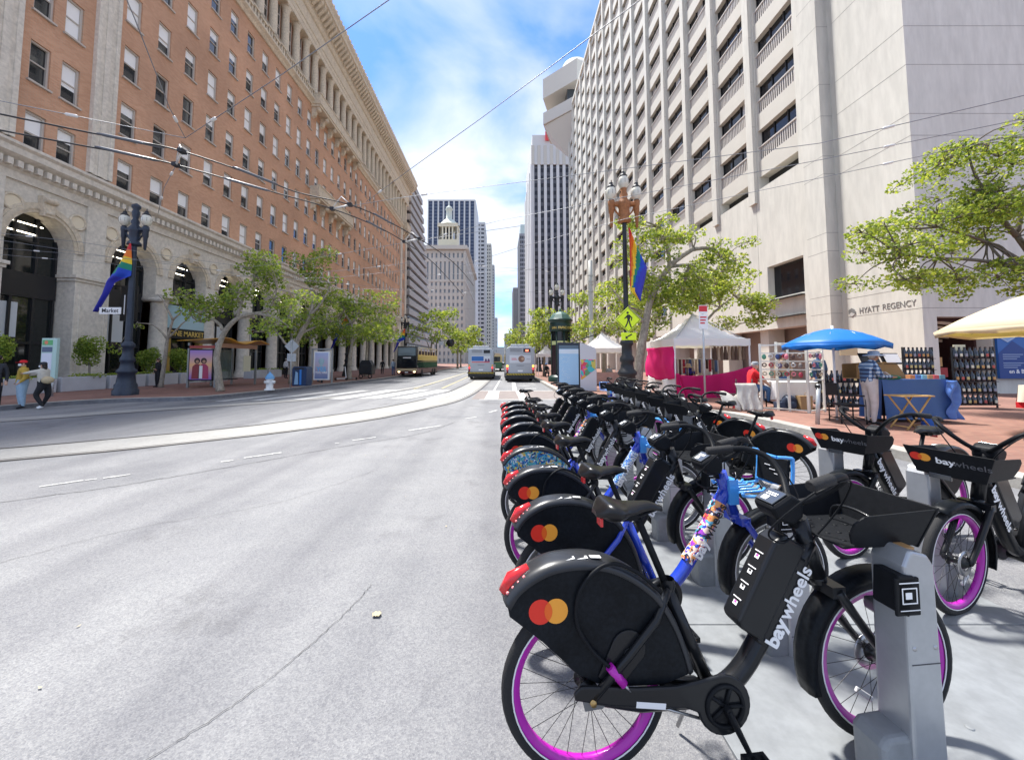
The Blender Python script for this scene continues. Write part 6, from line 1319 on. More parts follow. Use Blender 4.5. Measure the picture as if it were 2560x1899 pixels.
MB().prism([(-W, .62), (-.7, .6), (0, .68), (.7, .6), (W, .62), (W, .9), (-W, .9)], -.1, 0, 'y').build('tan_band', M_tan, dd, bevel=.03)
for s in (-1, 1): MB().lathe([(0, -.03), (.11, -.02), (.13, 0)], 14, (s*.82, -.05, .6), axis='y').build('headlight', mat('headlight_warm', (1, .8, .45), .3, emit=1.5), dd)
MB().box2(-.18, .18, -.105, -.09, .45, .56).build('number_plate', M_card, dd)
for k in range(8): MB().box2(W-.06, W, .5+k*1.22, .58+k*1.22, 2.35, 3.1).build('window_post', M_tan, dd); MB().box2(-W, -W+.06, .5+k*1.22, .58+k*1.22, 2.35, 3.1).build('window_post', M_tan, dd)
for s in (-1, 1): MB().box2(s*(W-.03)-.03, s*(W-.03)+.03, .5, 9.2, 3.08, 3.18).build('roof_rail', M_tan, dd)
for k in range(8): MB().box2(-.9, .9, .9+k*1.02, 1.3+k*1.02, 2.3, 2.8).build('seat', mat('seat_dark', (.06, .04, .05), .8), dd, bevel=.05)
for s in (-1, 1):
    for yy in (1.9, 6.6, 7.8): MB().lathe([(0, -.1), (.36, -.1), (.42, -.07), (.42, .07), (.36, .1), (0, .1)], 20, (s*(W-.08), yy, .42), axis='x').build('wheel', M_rub, dd)
tr = thing('vintage_tram', 'cream and green vintage tram ahead of the left bus', 'tram', (-.75, 62, 0)); MB().box2(-1.1, 1.1, 0, 12, .5, 1.5).build('lower_body', mat('tram_green', (.05, .14, .07), .4), tr, bevel=.1); MB().box2(-1.1, 1.1, 0, 12, 1.5, 2.6).build('upper_body', mat('tram_cream', (.6, .5, .25), .4), tr, bevel=.1); MB().box2(-.8, .8, -.02, .0, 1.6, 2.4).build('rear_window', M_hglass, tr); MB().prism([(-1.05, 2.6), (1.05, 2.6), (.6, 2.95), (-.6, 2.95)], .1, 11.9, 'y').build('roof', M_tan, tr)
for s in (-1, 1): MB().lathe([(0, -.08), (.35, -.08), (.35, .08), (0, .08)], 16, (s*.7, 1.5, .35), axis='x').build('wheel', M_busd, tr)
for x, y, c, lb in ((.9, 70, (.5, .5, .5), 'white car far ahead on the avenue'), (-3.2, 95, (.05, .05, .06), 'dark car far ahead on the left'), (2.2, 110, (.35, .05, .05), 'red car far up the avenue')):
    t = thing('car', lb, 'car', (x, y, 0)); m = mat('car_%d' % int(y), c, .3, coat=.6)
    MB().prism([(0, .3), (4.3, .3), (4.3, .85), (3.4, .95), (2.7, 1.45), (1.0, 1.45), (.3, .98), (0, .9)], -.85, .85, 'x').build('body', m, t, bevel=.08); MB().box2(-.7, .7, .28, .34, .98, 1.3).build('rear_window', M_hglass, t)
    for s in (-1, 1):
        MB().box2(s*.6-.15, s*.6+.15, -.02, .02, .65, .8).build('tail_light', M_red, t)
        for yy in (.8, 3.4): MB().lathe([(0, -.1), (.32, -.1), (.32, .1), (0, .1)], 14, (s*.78, yy, .32), axis='x').build('wheel', M_rub, t)
# signal cluster, red kiosk sign far left
sgn = thing('traffic_signal', 'black traffic signal arm with round back plate left of the left bus', 'traffic signal', (-8.6, 52, .15)); MB().cyl((0, 0, 0), (0, 0, 4.6), .08, n=8).build('pole', M_dkiron, sgn); MB().cyl((0, 0, 4.3), (1.9, 0, 4.3), .05, n=6).build('arm', M_dkiron, sgn); MB().lathe([(0, 0), (.55, 0), (.55, .05)], 20, (1.9, -.1, 4.0), axis='y').build('round_plate', M_signbk, sgn); MB().box2(.3, 1.0, -.05, .05, 3.7, 4.2).build('white_plate', M_galv, sgn)
rs = thing('red_panel_stand', 'small red panel stand on the left pavement behind the open-top bus', 'sign', (-8.9, 50, .15)); MB().box2(-.35, .35, -.05, .05, .9, 2.4).build('panel', mat('panel_red', (.6, .08, .05), .5), rs); MB().cyl((0, 0, 0), (0, 0, .95), .06, n=8).build('leg', M_dkiron, rs)
# ---------------------------------------------------------------- people
SKIN = mat('skin_light', (.50, .30, .21), .55); SKIN2 = mat('skin_tan', (.36, .19, .12), .55); HAIRB = mat('hair_dark', (.02, .015, .012), .6); M_mask = mat('face_mask', (.78, .82, .84), .7)
def cloth(n, c): return mat('cloth_'+n, c, .85, bump=.25, bs=25, var=.12, vs=7)
def person(label, loc, rz, top, legs_m, shoe, skin=SKIN, h=1.72, J=None, short=False, hat=None, hair=HAIRB, mask=False, bulk=1.0, extra=None, long_hair=False):
    t = thing('person', label, 'person', loc, rz); k = h/1.72
    D = dict(pel=(0, 0, .96), bel=(0, 0, 1.08), che=(0, .0, 1.27), nb=(0, .01, 1.46), nk=(0, 0, 1.52), hd=(0, -.02, 1.615), ht=(0, -.005, 1.675), no=(0, -.115, 1.60),
             sl=(.175, .0, 1.41), el=(.235, .03, 1.14), wl=(.245, -.05, .90), sr=(-.175, .0, 1.41), er=(-.235, .03, 1.14), wr=(-.245, -.05, .90),
             hl=(.09, 0, .92), kl=(.10, -.02, .50), al=(.10, .02, .09), tl=(.11, -.15, .035), hr=(-.09, 0, .92), kr=(-.10, -.02, .50), ar=(-.10, .02, .09), tr=(-.11, -.15, .035))
    if J: D.update(J)
    rad = dict(pel=.135*bulk, bel=.13*bulk, che=.15*bulk, nb=.085, nk=.055, hd=.092, ht=.075, no=.014, sl=.075*bulk, el=.052*bulk, wl=.034, sr=.075*bulk, er=.052*bulk, wr=.034, hl=.10*bulk, kl=.068*bulk, al=.047, tl=.035, hr=.10*bulk, kr=.068*bulk, ar=.047, tr=.035)
    N = list(D); V = [tuple(c*k for c in D[n]) for n in N]; Rr = [rad[n]*k for n in N]; E = []; seg = []
    def ed(a, b, tg): E.append((N.index(a) if isinstance(a, str) else a, N.index(b) if isinstance(b, str) else b)); seg.append(tg)
    for a, b, tg in (('pel', 'bel', 0), ('bel', 'che', 0), ('che', 'nb', 0), ('nb', 'nk', 0), ('nk', 'hd', 2), ('hd', 'ht', 2), ('hd', 'no', 2), ('che', 'sl', 0), ('sl', 'el', 0), ('el', 'wl', 2 if short else 0), ('che', 'sr', 0), ('sr', 'er', 0), ('er', 'wr', 2 if short else 0),
                     ('pel', 'hl', 1), ('hl', 'kl', 1), ('kl', 'al', 1), ('al', 'tl', 3), ('pel', 'hr', 1), ('hr', 'kr', 1), ('kr', 'ar', 1), ('ar', 'tr', 3)): ed(a, b, tg)
    for e_, w_ in (('el', 'wl'), ('er', 'wr')):
        a, b = Vector(D[e_]), Vector(D[w_]); d = (b-a).normalized(); u, w = frame(d); i0 = len(V); V.append(tuple((b+d*.07)*k)); Rr.append(.03*k); E.append((N.index(w_), i0)); seg.append(2)
        for q in range(4): i1 = len(V); V.append(tuple((b+d*(.145-.008*abs(q-1.3))+u*(.02*(q-1.5))+w*.012)*k)); Rr.append(.0095*k); E.append((i0, i1)); seg.append(2)
        i1 = len(V); V.append(tuple((b+d*.085+u*.05)*k)); Rr.append(.010*k); E.append((N.index(w_), i1)); seg.append(2)
    me = bpy.data.meshes.new('sk'); me.from_pydata(V, E, []); ob = bpy.data.objects.new('sk', me); COL.objects.link(ob); md = ob.modifiers.new('s', 'SKIN'); md.use_smooth_shade = True
    for i, sv in enumerate(me.skin_vertices[0].data): sv.radius = (Rr[i], Rr[i]); sv.use_root = (i == 0)
    sb_ = ob.modifiers.new('u', 'SUBSURF'); sb_.levels = 1; sb_.render_levels = 1
    dg = bpy.context.evaluated_depsgraph_get(); dg.update(); m2 = bpy.data.meshes.new_from_object(ob.evaluated_get(dg)); bpy.data.objects.remove(ob)
    m2.materials.clear()
    for m in (top, legs_m, skin, shoe): m2.materials.append(m)
    segs = [(Vector(V[a]), Vector(V[b]), tg) for (a, b), tg in zip(E, seg)]
    for p in m2.polygons:
        c = p.center; best = 9; bt = 0
        for a, b, tg in segs:
            ab = b-a; u = max(0, min(1, (c-a).dot(ab)/max(1e-9, ab.length_squared))); dd_ = (a+ab*u-c).length
            if dd_ < best: best, bt = dd_, tg
        p.material_index = bt; p.use_smooth = True
    put('body', m2, t)
    H_ = Vector(D['hd'])*k
    if hair:
        hm = MB().ball((H_.x, H_.y+.022*k, H_.z+.04*k), (.096*k, .098*k, .085*k), 14, 8)
        if long_hair: hm.ball((H_.x, H_.y+.06*k, H_.z-.06*k), (.09*k, .06*k, .14*k), 12, 8)
        hm.build('hair', hair, t)
    for s in (-1, 1):
        MB().ball((H_.x+s*.033*k, H_.y-.086*k, H_.z+.012*k), .012*k, 8, 6).build('eye', M_signbk, t); MB().ball((H_.x+s*.09*k, H_.y+.01*k, H_.z), (.015*k, .025*k, .03*k), 8, 6).build('ear', skin, t)
    MB().box((H_.x, H_.y-.088*k, H_.z-.048*k), (.045*k, .01*k, .008*k)).build('mouth', mat('lip', (.30, .11, .09), .5), t)
    if mask: MB().ball((H_.x, H_.y-.065*k, H_.z-.03*k), (.07*k, .05*k, .05*k), 12, 8).build('face_mask', M_mask, t)
    if hat == 'cap' or isinstance(hat, tuple) and hat[0] == 'cap':
        hm_ = hat[1]; c = MB().lathe([(.102*k, 0), (.1*k, .05*k), (.07*k, .09*k), (0, .1*k)], 14, (H_.x, H_.y+.01*k, H_.z+.045*k)); c.prism([(-.07*k, 0), (.07*k, 0), (.05*k, -.09*k), (-.05*k, -.09*k)], 0, .012*k, 'z'); 
        for i in range(len(c.v)-8, len(c.v)): x, y, z = c.v[i]; c.v[i] = (x+H_.x, y+H_.y-.085*k, z+H_.z+.05*k)
        c.build('cap', hm_, t)
    elif isinstance(hat, tuple): MB().lathe([(.20*k, -.02*k), (.19*k, 0), (.105*k, .015*k), (.1*k, .08*k), (.06*k, .1*k), (0, .1*k)], 18, (H_.x, H_.y+.005*k, H_.z+.05*k)).build('sun_hat', hat[1], t, solid=.006)
    return t
c_ = cloth
def plaid():
    m = bpy.data.materials.new('cloth_plaid'); m.use_nodes = True; N, L = m.node_tree.nodes, m.node_tree.links; b = N['Principled BSDF']; b.inputs['Roughness'].default_value = .85
    tc = N.new('ShaderNodeTexCoord'); sp = N.new('ShaderNodeSeparateXYZ'); L.new(tc.outputs['Object'], sp.inputs[0]); outs = []
    for ax, sc_ in ((1, 11), (2, 11)):
        q = N.new('ShaderNodeMath'); q.operation = 'MULTIPLY'; q.inputs[1].default_value = sc_; L.new(sp.outputs[ax], q.inputs[0]); f = N.new('ShaderNodeMath'); f.operation = 'FRACT'; L.new(q.outputs[0], f.inputs[0]); g = N.new('ShaderNodeMath'); g.operation = 'GREATER_THAN'; g.inputs[1].default_value = .5; L.new(f.outputs[0], g.inputs[0]); outs.append(g)
    a = N.new('ShaderNodeMath'); a.operation = 'ADD'; L.new(outs[0].outputs[0], a.inputs[0]); L.new(outs[1].outputs[0], a.inputs[1]); d = N.new('ShaderNodeMath'); d.operation = 'MULTIPLY'; d.inputs[1].default_value = .5; L.new(a.outputs[0], d.inputs[0])
    r = N.new('ShaderNodeValToRGB'); r.color_ramp.interpolation = 'CONSTANT'; e = r.color_ramp.elements; e[0].color = (.02, .035, .09, 1); e[1].position = .4; e[1].color = (.09, .17, .30, 1); x = e.new(.8); x.color = (.42, .50, .58, 1); L.new(d.outputs[0], r.inputs[0]); L.new(r.outputs[0], b.inputs['Base Color']); return m
jeans = c_('jeans', (.05, .12, .26)); ljeans = c_('light_jeans', (.32, .45, .56)); blackc = c_('black', (.014, .014, .017)); whitesh = c_('white_shoe', (.75, .75, .74)); must = c_('mustard', (.42, .28, .045)); cream = c_('cream', (.52, .49, .42)); dgrey = c_('charcoal', (.03, .033, .04)); khaki = c_('khaki', (.50, .46, .43)); redc = c_('red', (.60, .012, .02)); denim = c_('denim_jacket', (.04, .09, .16)); tanc = c_('tan', (.36, .24, .15)); whitec = c_('white', (.65, .66, .68)); bluec = c_('blue', (.10, .2, .42)); orangec = c_('orange', (.65, .14, .04))
FA = PI/2   # quarter turn
person('person in a mustard jacket, pale jeans, red cap and white mask at the left kerb', (-16.7, 13.5, .0), R(-35), must, ljeans, blackc, h=1.66, hat=('cap', redc), mask=True, bulk=1.55, J=dict(el=(.35, .06, 1.14), er=(-.35, .06, 1.14), wl=(.36, -.08, .97), wr=(-.36, -.08, .97), kl=(.12, 0, .5), al=(.15, .05, .09), tl=(.17, -.12, .035), ar=(-.13, 0, .09)))
p3 = person('person in a cream jacket, black trousers and dark cap stretching both arms forward', (-16.0, 13.5, .0), R(-75), cream, blackc, whitesh, h=1.6, hat=('cap', dgrey), mask=True, bulk=1.25, long_hair=True, J=dict(el=(.2, -.25, 1.36), wl=(.1, -.48, 1.33), er=(-.2, -.25, 1.30), wr=(-.1, -.46, 1.25), pel=(0, .08, .93), hl=(.09, .08, .9), hr=(-.09, .08, .9), kl=(.12, -.1, .52), al=(.14, .16, .09), tl=(.15, 0, .035), kr=(-.12, .12, .5), ar=(-.12, -.05, .09), tr=(-.13, -.22, .035)))
MB().ball((.12, .22, 1.0), (.12, .17, .13), 12, 8).build('shoulder_bag', c_('bag_tan', (.45, .36, .22)), p3)
person('person in a dark top and black trousers cut by the left edge', (-17.15, 13.1, .0), R(40), dgrey, blackc, blackc, h=1.85, J=dict(hd=(.03, -.03, 1.615)))
person('person in black with sunglasses standing by the bare young tree', (-19.75, 22.25, .15), R(-20), blackc, blackc, blackc, h=1.66, long_hair=True, hair=mat('hair_brown', (.06, .03, .02), .6), J=dict(wl=(.1, -.16, 1.1), el=(.22, .0, 1.12)))
person('person in a white shirt walking by the planters past the shelter', (-18.9, 34.0, .15), R(160), whitec, blackc, blackc, h=1.72, hat=('cap', whitec))
person('person in a blue shirt with an orange vest behind the litter bin', (-13.2, 28.0, .15), R(100), bluec, jeans, blackc, h=1.5)
person('person in a dark coat near the open-top bus', (-13.6, 44.5, .15), R(10), blackc, blackc, blackc, h=1.7); person('person in a pale blue top stepping past the open-top bus front', (-11.45, 41.3, .15), R(40), c_('paleblue', (.4, .5, .62)), jeans, blackc, h=1.7)
# ---------------------------------------------------------------- market stalls on the right pavement
M_tent = mat('tent_white', (.80, .80, .82), .7, sss=.25); M_fuch = mat('fuchsia_cloth', (.55, .01, .16), .75, sss=.3, alpha=.86); M_pink = mat('pink_cloth', (.72, .02, .20), .75, sss=.3)
def tent(label, x0, x1, y0, y1, zv, hp, vh=.3):
    t = thing('market_tent', label, 'tent', ((x0+x1)/2, (y0+y1)/2, .15), 0, 'white market tents'); cx_, cy_ = (x0+x1)/2, (y0+y1)/2; hx_, hy_ = (x1-x0)/2, (y1-y0)/2; N_ = 14
    def P(u, v):
        a, b = 2*u-1, 2*v-1; r = max(abs(a), abs(b)); z = zv+vh+hp*((1-r)**1.35)-.05*math.sin(PI*(a if abs(b) > abs(a) else b))**2*0-.06*r*(1-r)*4*.5; return (cx_+a*hx_, cy_+b*hy_, z)
    MB().grid(P, N_, N_).build('canopy', M_tent, t, world=True)
    vl = MB()
    for (ax, ay), (bx, by) in (((x0, y0), (x1, y0)), ((x1, y0), (x1, y1)), ((x1, y1), (x0, y1)), ((x0, y1), (x0, y0))):
        vl.grid(lambda u, v: (ax+(bx-ax)*u, ay+(by-ay)*u, zv+vh*v+(.012*math.sin(u*40) if v < .5 else 0)), 24, 2)
    vl.build('valance', M_tent, t, world=True)
    for x, y in ((x0+.04, y0+.04), (x1-.04, y0+.04), (x0+.04, y1-.04), (x1-.04, y1-.04)): MB().box2(x-.025, x+.025, y-.025, y+.025, .15, zv+vh).build('leg', M_card, t, world=True)
    fr = MB(); fr.tube([(x0+.04, y0+.04, zv+.1), (cx_, y0+.04, zv+.25), (x1-.04, y0+.04, zv+.1)], .015, 6); fr.tube([(x0+.04, y0+.04, zv+.2), (cx_, cy_, zv+vh+hp-.05)], .015, 6); fr.tube([(x1-.04, y0+.04, zv+.2), (cx_, cy_, zv+vh+hp-.05)], .015, 6); fr.build('scissor_frame', M_galv, t, world=True)
    return t
def table(label, x0, x1, y0, y1, z, m, dr=.6, group='market tables', name='stall_table'):
    t = thing(name, label, 'table', ((x0+x1)/2, (y0+y1)/2, .15), 0, group); MB().box2(x0+.05, x1-.05, y0+.05, y1-.05, z-.05, z-.004).build('top', M_galv, t, world=True)
    cl_ = MB(); cl_.grid(lambda u, v: (x0+(x1-x0)*u, y0+(y1-y0)*v, z+.004*math.sin(9*u)*math.sin(7*v)), 6, 6)
    for (ax, ay), (bx, by), ox, oy in (((x0, y0), (x1, y0), 0, -1), ((x1, y0), (x1, y1), 1, 0), ((x1, y1), (x0, y1), 0, 1), ((x0, y1), (x0, y0), -1, 0)):
        cl_.grid(lambda u, v: (ax+(bx-ax)*u+ox*(.06*v+.035*v*math.sin(u*19)), ay+(by-ay)*u+oy*(.06*v+.035*v*math.sin(u*19)), z-dr*v), 26, 4)
    cl_.build('cloth', m, t, world=True)
    for x, y in ((x0+.1, y0+.1), (x1-.1, y0+.1), (x0+.1, y1-.1), (x1-.1, y1-.1)): MB().cyl((x, y, .15), (x, y, z-.05), .02, n=6).build('leg', M_dkiron, t, world=True)
    return t
tent('big white market tent with pink cloths, nearest on the right pavement', 7.25, 10.45, 16.0, 19.0, 2.3, 1.25)
tent('white market tent behind the rust-brown lamp', 5.4, 8.1, 24, 26.8, 2.2, 1.1); tent('small far white market tent beside the kiosk', 3.75, 5.6, 38, 40.4, 2.1, .9)
def sheet(label, fn, m, name='hanging_cloth', nu=16, nv=14): return tag(MB().grid(fn, nu, nv).build(name, m, None, solid=.004), label, 'cloth', 'cloths hung on the big tent')
sheet('bright pink cloth hung at the left end of the big tent', lambda u, v: (7.2+.05*math.sin(u*14+v*3)+.03*math.sin(v*8), 16.0+3.0*u, 2.28-1.35*v-.12*math.sin(u*PI)*v), M_pink)
sheet('white cloth hanging below the pink cloth on the big tent', lambda u, v: (7.23+.05*math.sin(u*11+2), 16.05+2.9*u, 1.02-.75*v-.2*math.sin(u*PI)*(1-v)), M_tent)
sheet('sheer magenta cloth stretched along the front of the big tent', lambda u, v: (7.35+3.1*u, 15.93+.04*math.sin(u*23+v*2), 1.10+.38*u**1.5-.12*math.sin(u*PI)-(1.0+.2*u)*v), M_fuch, nu=30)
sheet('knot of pink cloth hanging at the corner of the big tent', lambda u, v: (7.25+.35*u*(.3+v)+.02*math.sin(u*9), 15.88+.06*math.sin(u*16), 1.15-1.0*v), M_pink)
table('table draped in terracotta cloth under the big tent', 8.0, 10.2, 17.0, 18.0, .95, c_('terracotta', (.36, .17, .12)), .7); table('table draped in pinkish cloth under the farther tent', 5.6, 7.6, 24.3, 25.2, .95, c_('rosy', (.42, .26, .22)), .7)
rr = random.Random(5); GC = [(.5, .42, .3), (.05, .08, .22), (.6, .6, .58), (.1, .06, .05), (.45, .05, .08), (.25, .22, .2), (.08, .15, .3), (.55, .5, .4)]
rk = thing('garment_rail', 'rail hung with scarves and bags inside the big tent', 'clothes rail', (9, 18.2, .15)); MB().cyl((7.9, 18.2, 1.75), (10.3, 18.2, 1.75), .02, n=8).build('rail', M_galv, rk, world=True)
for x in (7.9, 10.3): MB().cyl((x, 18.2, .15), (x, 18.2, 1.75), .02, n=8).build('upright', M_galv, rk, world=True)
for k in range(15):
    x = 8.0+k*.155; l = rr.uniform(.4, .75); MB().grid(lambda u, v: (x+.11*u, 18.2+.05*math.sin(u*6+k), 1.74-l*v), 4, 4).build('garment', mat('garment%d' % (k % 8), GC[k % 8], .85), rk, world=True, solid=.01)
rk2 = thing('bag_rail', 'row of brown patterned bags hung under the right eave of the big tent', 'bags', (9.8, 16.3, 1.7)); MB().cyl((9.0, 16.3, 2.3), (10.4, 16.3, 2.3), .012, n=6).build('rail', M_galv, rk2, world=True)
for k in range(9): x = 9.05+k*.15; MB().prism([(x, 1.7), (x+.13, 1.7), (x+.11, 2.1), (x+.09, 2.28), (x+.04, 2.28), (x+.02, 2.1)], 16.26, 16.34, 'y').build('bag', mat('bag%d' % (k % 3), [(.08, .045, .03), (.35, .26, .18), (.14, .09, .06)][k % 3], .8), rk2, world=True)
hs = thing('straw_hat_stand', 'straw hat on a stand inside the big tent', 'hat', (8.55, 17.5, .95)); MB().cyl((0, 0, 0), (0, 0, .45), .015, n=6).build('stem', M_galv, hs); MB().lathe([(.24, 0), (.22, .03), (.12, .05), (.11, .15), (.05, .18), (0, .18)], 16, (0, 0, .42)).build('hat', mat('straw', (.45, .33, .2), .8), hs)
person('person in a blue top and dark cardigan behind the big tent table', (9.15, 18.6, .15), R(5), c_('royal', (.03, .05, .35)), blackc, blackc, h=1.66, hair=mat('hair_grey', (.4, .38, .36), .6))
person('person with reddish hair seated under the farther tent', (6.25, 25.8, -.2), R(15), cream, jeans, blackc, h=1.6, hair=mat('hair_red', (.2, .04, .03), .6)); person('person in grey seated under the farther tent', (7.3, 25.8, -.2), R(-40), c_('grey', (.3, .3, .32)), jeans, blackc, h=1.6, hair=mat('hair_grey', (.4, .38, .36), .6))
SEAT = dict(pel=(0, 0, .52), bel=(0, -.02, .66), che=(0, -.06, .86), nb=(0, -.1, 1.04), nk=(0, -.12, 1.1), hd=(0, -.15, 1.19), ht=(0, -.14, 1.25), no=(0, -.25, 1.18), sl=(.175, -.08, .99), sr=(-.175, -.08, .99), el=(.24, -.25, .78), er=(-.24, -.25, .78), wl=(.16, -.42, .62), wr=(-.16, -.42, .62), hl=(.1, -.02, .5), hr=(-.1, -.02, .5), kl=(.14, -.44, .50), kr=(-.14, -.44, .50), al=(.14, -.42, .09), ar=(-.14, -.42, .09), tl=(.15, -.58, .035), tr=(-.15, -.58, .035))
person('person in a blue cap and dark wrap seated by the far tent', (4.3, 36.2, .15), R(10), blackc, dgrey, blackc, h=1.72, J=SEAT, hat=('cap', bluec), bulk=1.5)
person('person in a red T-shirt and grey cap seated beside the white rack', (8.25, 12.7, .27), R(75), redc, jeans, blackc, SKIN, 1.78, SEAT, True, ('cap', c_('grey2', (.25, .27, .30))), mat('hair_grey', (.4, .38, .36), .6), bulk=1.45)
st_ = thing('folding_stool', 'black folding stool under the person in red', 'stool', (8.2, 12.7, .15)); MB().box((0, 0, .52), (.4, .4, .03)).build('seat', M_dkiron, st_)
for s in (-1, 1): MB().cyl((-.2, s*.18, 0), (.2, s*.18, .42), .012, n=6).build('leg', M_dkiron, st_); MB().cyl((.2, s*.18, 0), (-.2, s*.18, .42), .012, n=6).build('leg', M_dkiron, st_)
dc = thing('draped_chair', 'chair covered by a cream jacket and sheet beside the person in red', 'chair', (7.62, 12.1, .15)); rr = random.Random(3)
MB().grid(lambda u, v: (-.32+.64*u+.03*math.sin(v*9), -.1-.28*v+.05*math.sin(u*15+v*4)*v, .82-.8*v**.9), 16, 12).build('jacket', c_('offwhite', (.58, .55, .48)), dc, solid=.012); MB().grid(lambda u, v: (-.85+.7*u, -.1-.3*v+.07*math.sin(u*9), .5-.42*v*v+.08*math.sin(u*7)), 14, 8).build('sheet', c_('offwhite', (.58, .55, .48)), dc, solid=.012)
for x, y in ((-.25, -.05), (.25, -.05), (-.25, .4), (.25, .4)): MB().cyl((x, y, 0), (x, y, .95 if y < 0 else .45), .015, n=6).build('leg', M_dkiron, dc)
MB().box((0, .17, .45), (.5, .5, .03)).build('seat', M_dkiron, dc)
bkp = thing('backpack', 'dark blue backpack standing on the bricks by the white rack', 'backpack', (8.95, 12.0, .15)); MB().ball((0, 0, .22), (.24, .17, .25), 14, 10).build('bag', c_('navy', (.02, .03, .06)), bkp); MB().ball((0, -.13, .16), (.15, .07, .13), 12, 8).build('pocket', c_('navy2', (.04, .06, .1)), bkp); MB().tube(dens([(-.1, .1, .42), (-.12, -.12, .38), (-.13, -.17, .1)], 4), .02, 6).build('strap', c_('slate', (.2, .22, .25)), bkp)
# white lattice display racks
M_rk = mat('rack_cream', (.78, .76, .66), .6)
def rack(label, xa, ya, xb, yb, h):
    t = thing('lattice_rack', label, 'rack', (xa, ya, .15), math.atan2(yb-ya, xb-xa), 'white lattice racks'); w = math.hypot(xb-xa, yb-ya)
    for x in (0, w): MB().box2(x-.03, x+.03, -.025, .025, 0, h).build('post', M_rk, t)
    for z in (.06, .95, 1.25, 1.5, 1.75, h-.05): MB().box2(.03, w-.03, -.015, .015, z-.018, z+.018).build('bar', M_rk, t)
    rr = random.Random(int(xa*100)); 
    for k in range(int(w/.17)*3):
        x = .1+(k % int(w/.17))*.17; z = 1.02+.27*(k//int(w/.17)); c = rr.choice(GC+[(.7, .2, .25), (.1, .3, .2), (.15, .12, .25)])
        if rr.random() < .5: MB().torus((x, -.04, z+.1), .05, .018, 'y', 12, 6).build('trinket', mat('trk%d' % int(sum(c)*100), c, .4), t)
        else: MB().ball((x, -.04, z+.08), (.06, .03, .085), 8, 6).build('trinket', mat('trk%d' % int(sum(c)*100), c, .4), t)
    return t
rack('leftmost panel of the white lattice rack', 8.15, 12.05, 8.75, 11.7, 2.05); rack('middle panel of the white lattice rack', 8.55, 11.9, 9.0, 11.3, 2.1); rack('right panel of the white lattice rack beside the umbrella', 9.0, 11.28, 9.72, 11.6, 2.1)
table('white-clothed table behind the lattice racks', 8.7, 10.2, 12.1, 12.9, 1.0, M_tent, .55)
for k, (x, y, w, h, c, lb) in enumerate(((9.35, 11.9, .34, .45, (.38, .25, .12), 'brown paper bag under the lattice rack'), (8.75, 12.0, .4, .25, (.05, .07, .12), 'dark box under the lattice rack'))):
    t = thing('paper_bag' if k == 0 else 'storage_box', lb, 'bag' if k == 0 else 'box', (x, y, .15)); MB().prism([(-w/2, 0), (w/2, 0), (w/2+.02, h), (-w/2-.02, h)], -.1, .1, 'y').build('body', mat('sack%d' % k, c, .8), t); MB().tube(dens([(-.07, -.1, h), (-.05, -.1, h+.08), (.05, -.1, h+.08), (.07, -.1, h)], 3), .006, 5).build('handle', mat('sack%d' % k, c, .8), t)
# umbrellas
def umbrella(label, x, y, zr, r, rise, m, n=8, pole_m=M_card, scal=.06, z0=.15):
    t = thing('parasol', label, 'parasol', (x, y, z0)); V = [(0, 0, zr+rise-z0)]; F = []; K = 6
    mb = MB(); NN = n*4
    def P(i, j):
        a = 2*PI*i/NN; q = j/K; d = 1-scal*abs(math.sin(a*n/2))**1.0*q; return (r*q*d*math.cos(a), r*q*d*math.sin(a), zr+rise*(1-q**1.7)-z0)
    mb.add([P(i, j) for j in range(K+1) for i in range(NN)], [(j*NN+i, j*NN+(i+1) % NN, (j+1)*NN+(i+1) % NN, (j+1)*NN+i) for j in range(K) for i in range(NN)], 0, True); mb.build('canopy', m, t, solid=.006)
    fl = MB(); fl.add([P(i, K) for i in range(NN)]+[(P(i, K)[0]*.99, P(i, K)[1]*.99, P(i, K)[2]-.1-.03*math.cos(n*2*PI*i/NN)) for i in range(NN)], [(i, (i+1) % NN, NN+(i+1) % NN, NN+i) for i in range(NN)], 0, True); fl.build('valance', m, t, solid=.004)
    MB().cyl((0, 0, 0), (0, 0, zr+rise+.08-z0), .025, n=8).build('pole', pole_m, t)
    for k in range(n): a = 2*PI*k/n; MB().tube([(0, 0, zr+rise*.5-z0), (r*.5*math.cos(a), r*.5*math.sin(a), zr+rise*.72-z0), (r*.98*math.cos(a), r*.98*math.sin(a), zr-z0)], .006, 4).build('rib', M_galv, t)
    return t
umbrella('bright blue parasol over the market rack', 8.68, 10.0, 2.08, 1.1, .42, mat('parasol_blue', (.01, .19, .62), .5, sss=.3)); umbrella('large cream parasol entering from the right edge', 11.5, 7.1, 2.3, 2.3, .95, mat('parasol_cream', (.72, .62, .46), .7, sss=.3), 8, M_bark2, .03)
# folding chair, man, stand with blue cloth, wooden stool
ch_ = thing('folding_chair', 'black metal folding armchair beside the parasol', 'chair', (8.55, 9.55, .15), R(-15))
for s in (-1, 1):
    MB().tube([(-.25, s*.26, 0), (-.25, s*.26, .45), (-.3, s*.26, .95)], .016, 8).build('rear_leg', M_dkiron, ch_); MB().tube(dens([(.25, s*.26, 0), (.25, s*.26, .62), (.2, s*.26, .67), (-.26, s*.26, .67)], 4), .016, 8).build('arm', M_dkiron, ch_); MB().cyl((-.25, s*.26, .1), (.25, s*.26, .1), .012, n=6).build('runner', M_dkiron, ch_)
MB().box((0, 0, .44), (.5, .5, .04)).build('seat', blackc, ch_, bevel=.015); MB().box((-.29, 0, .82), (.03, .5, .3)).build('backrest', blackc, ch_, bevel=.015)
for xx in (-.25, .25): MB().cyl((xx, -.26, .12), (xx, .26, .12), .012, n=6).build('crossbar', M_dkiron, ch_)
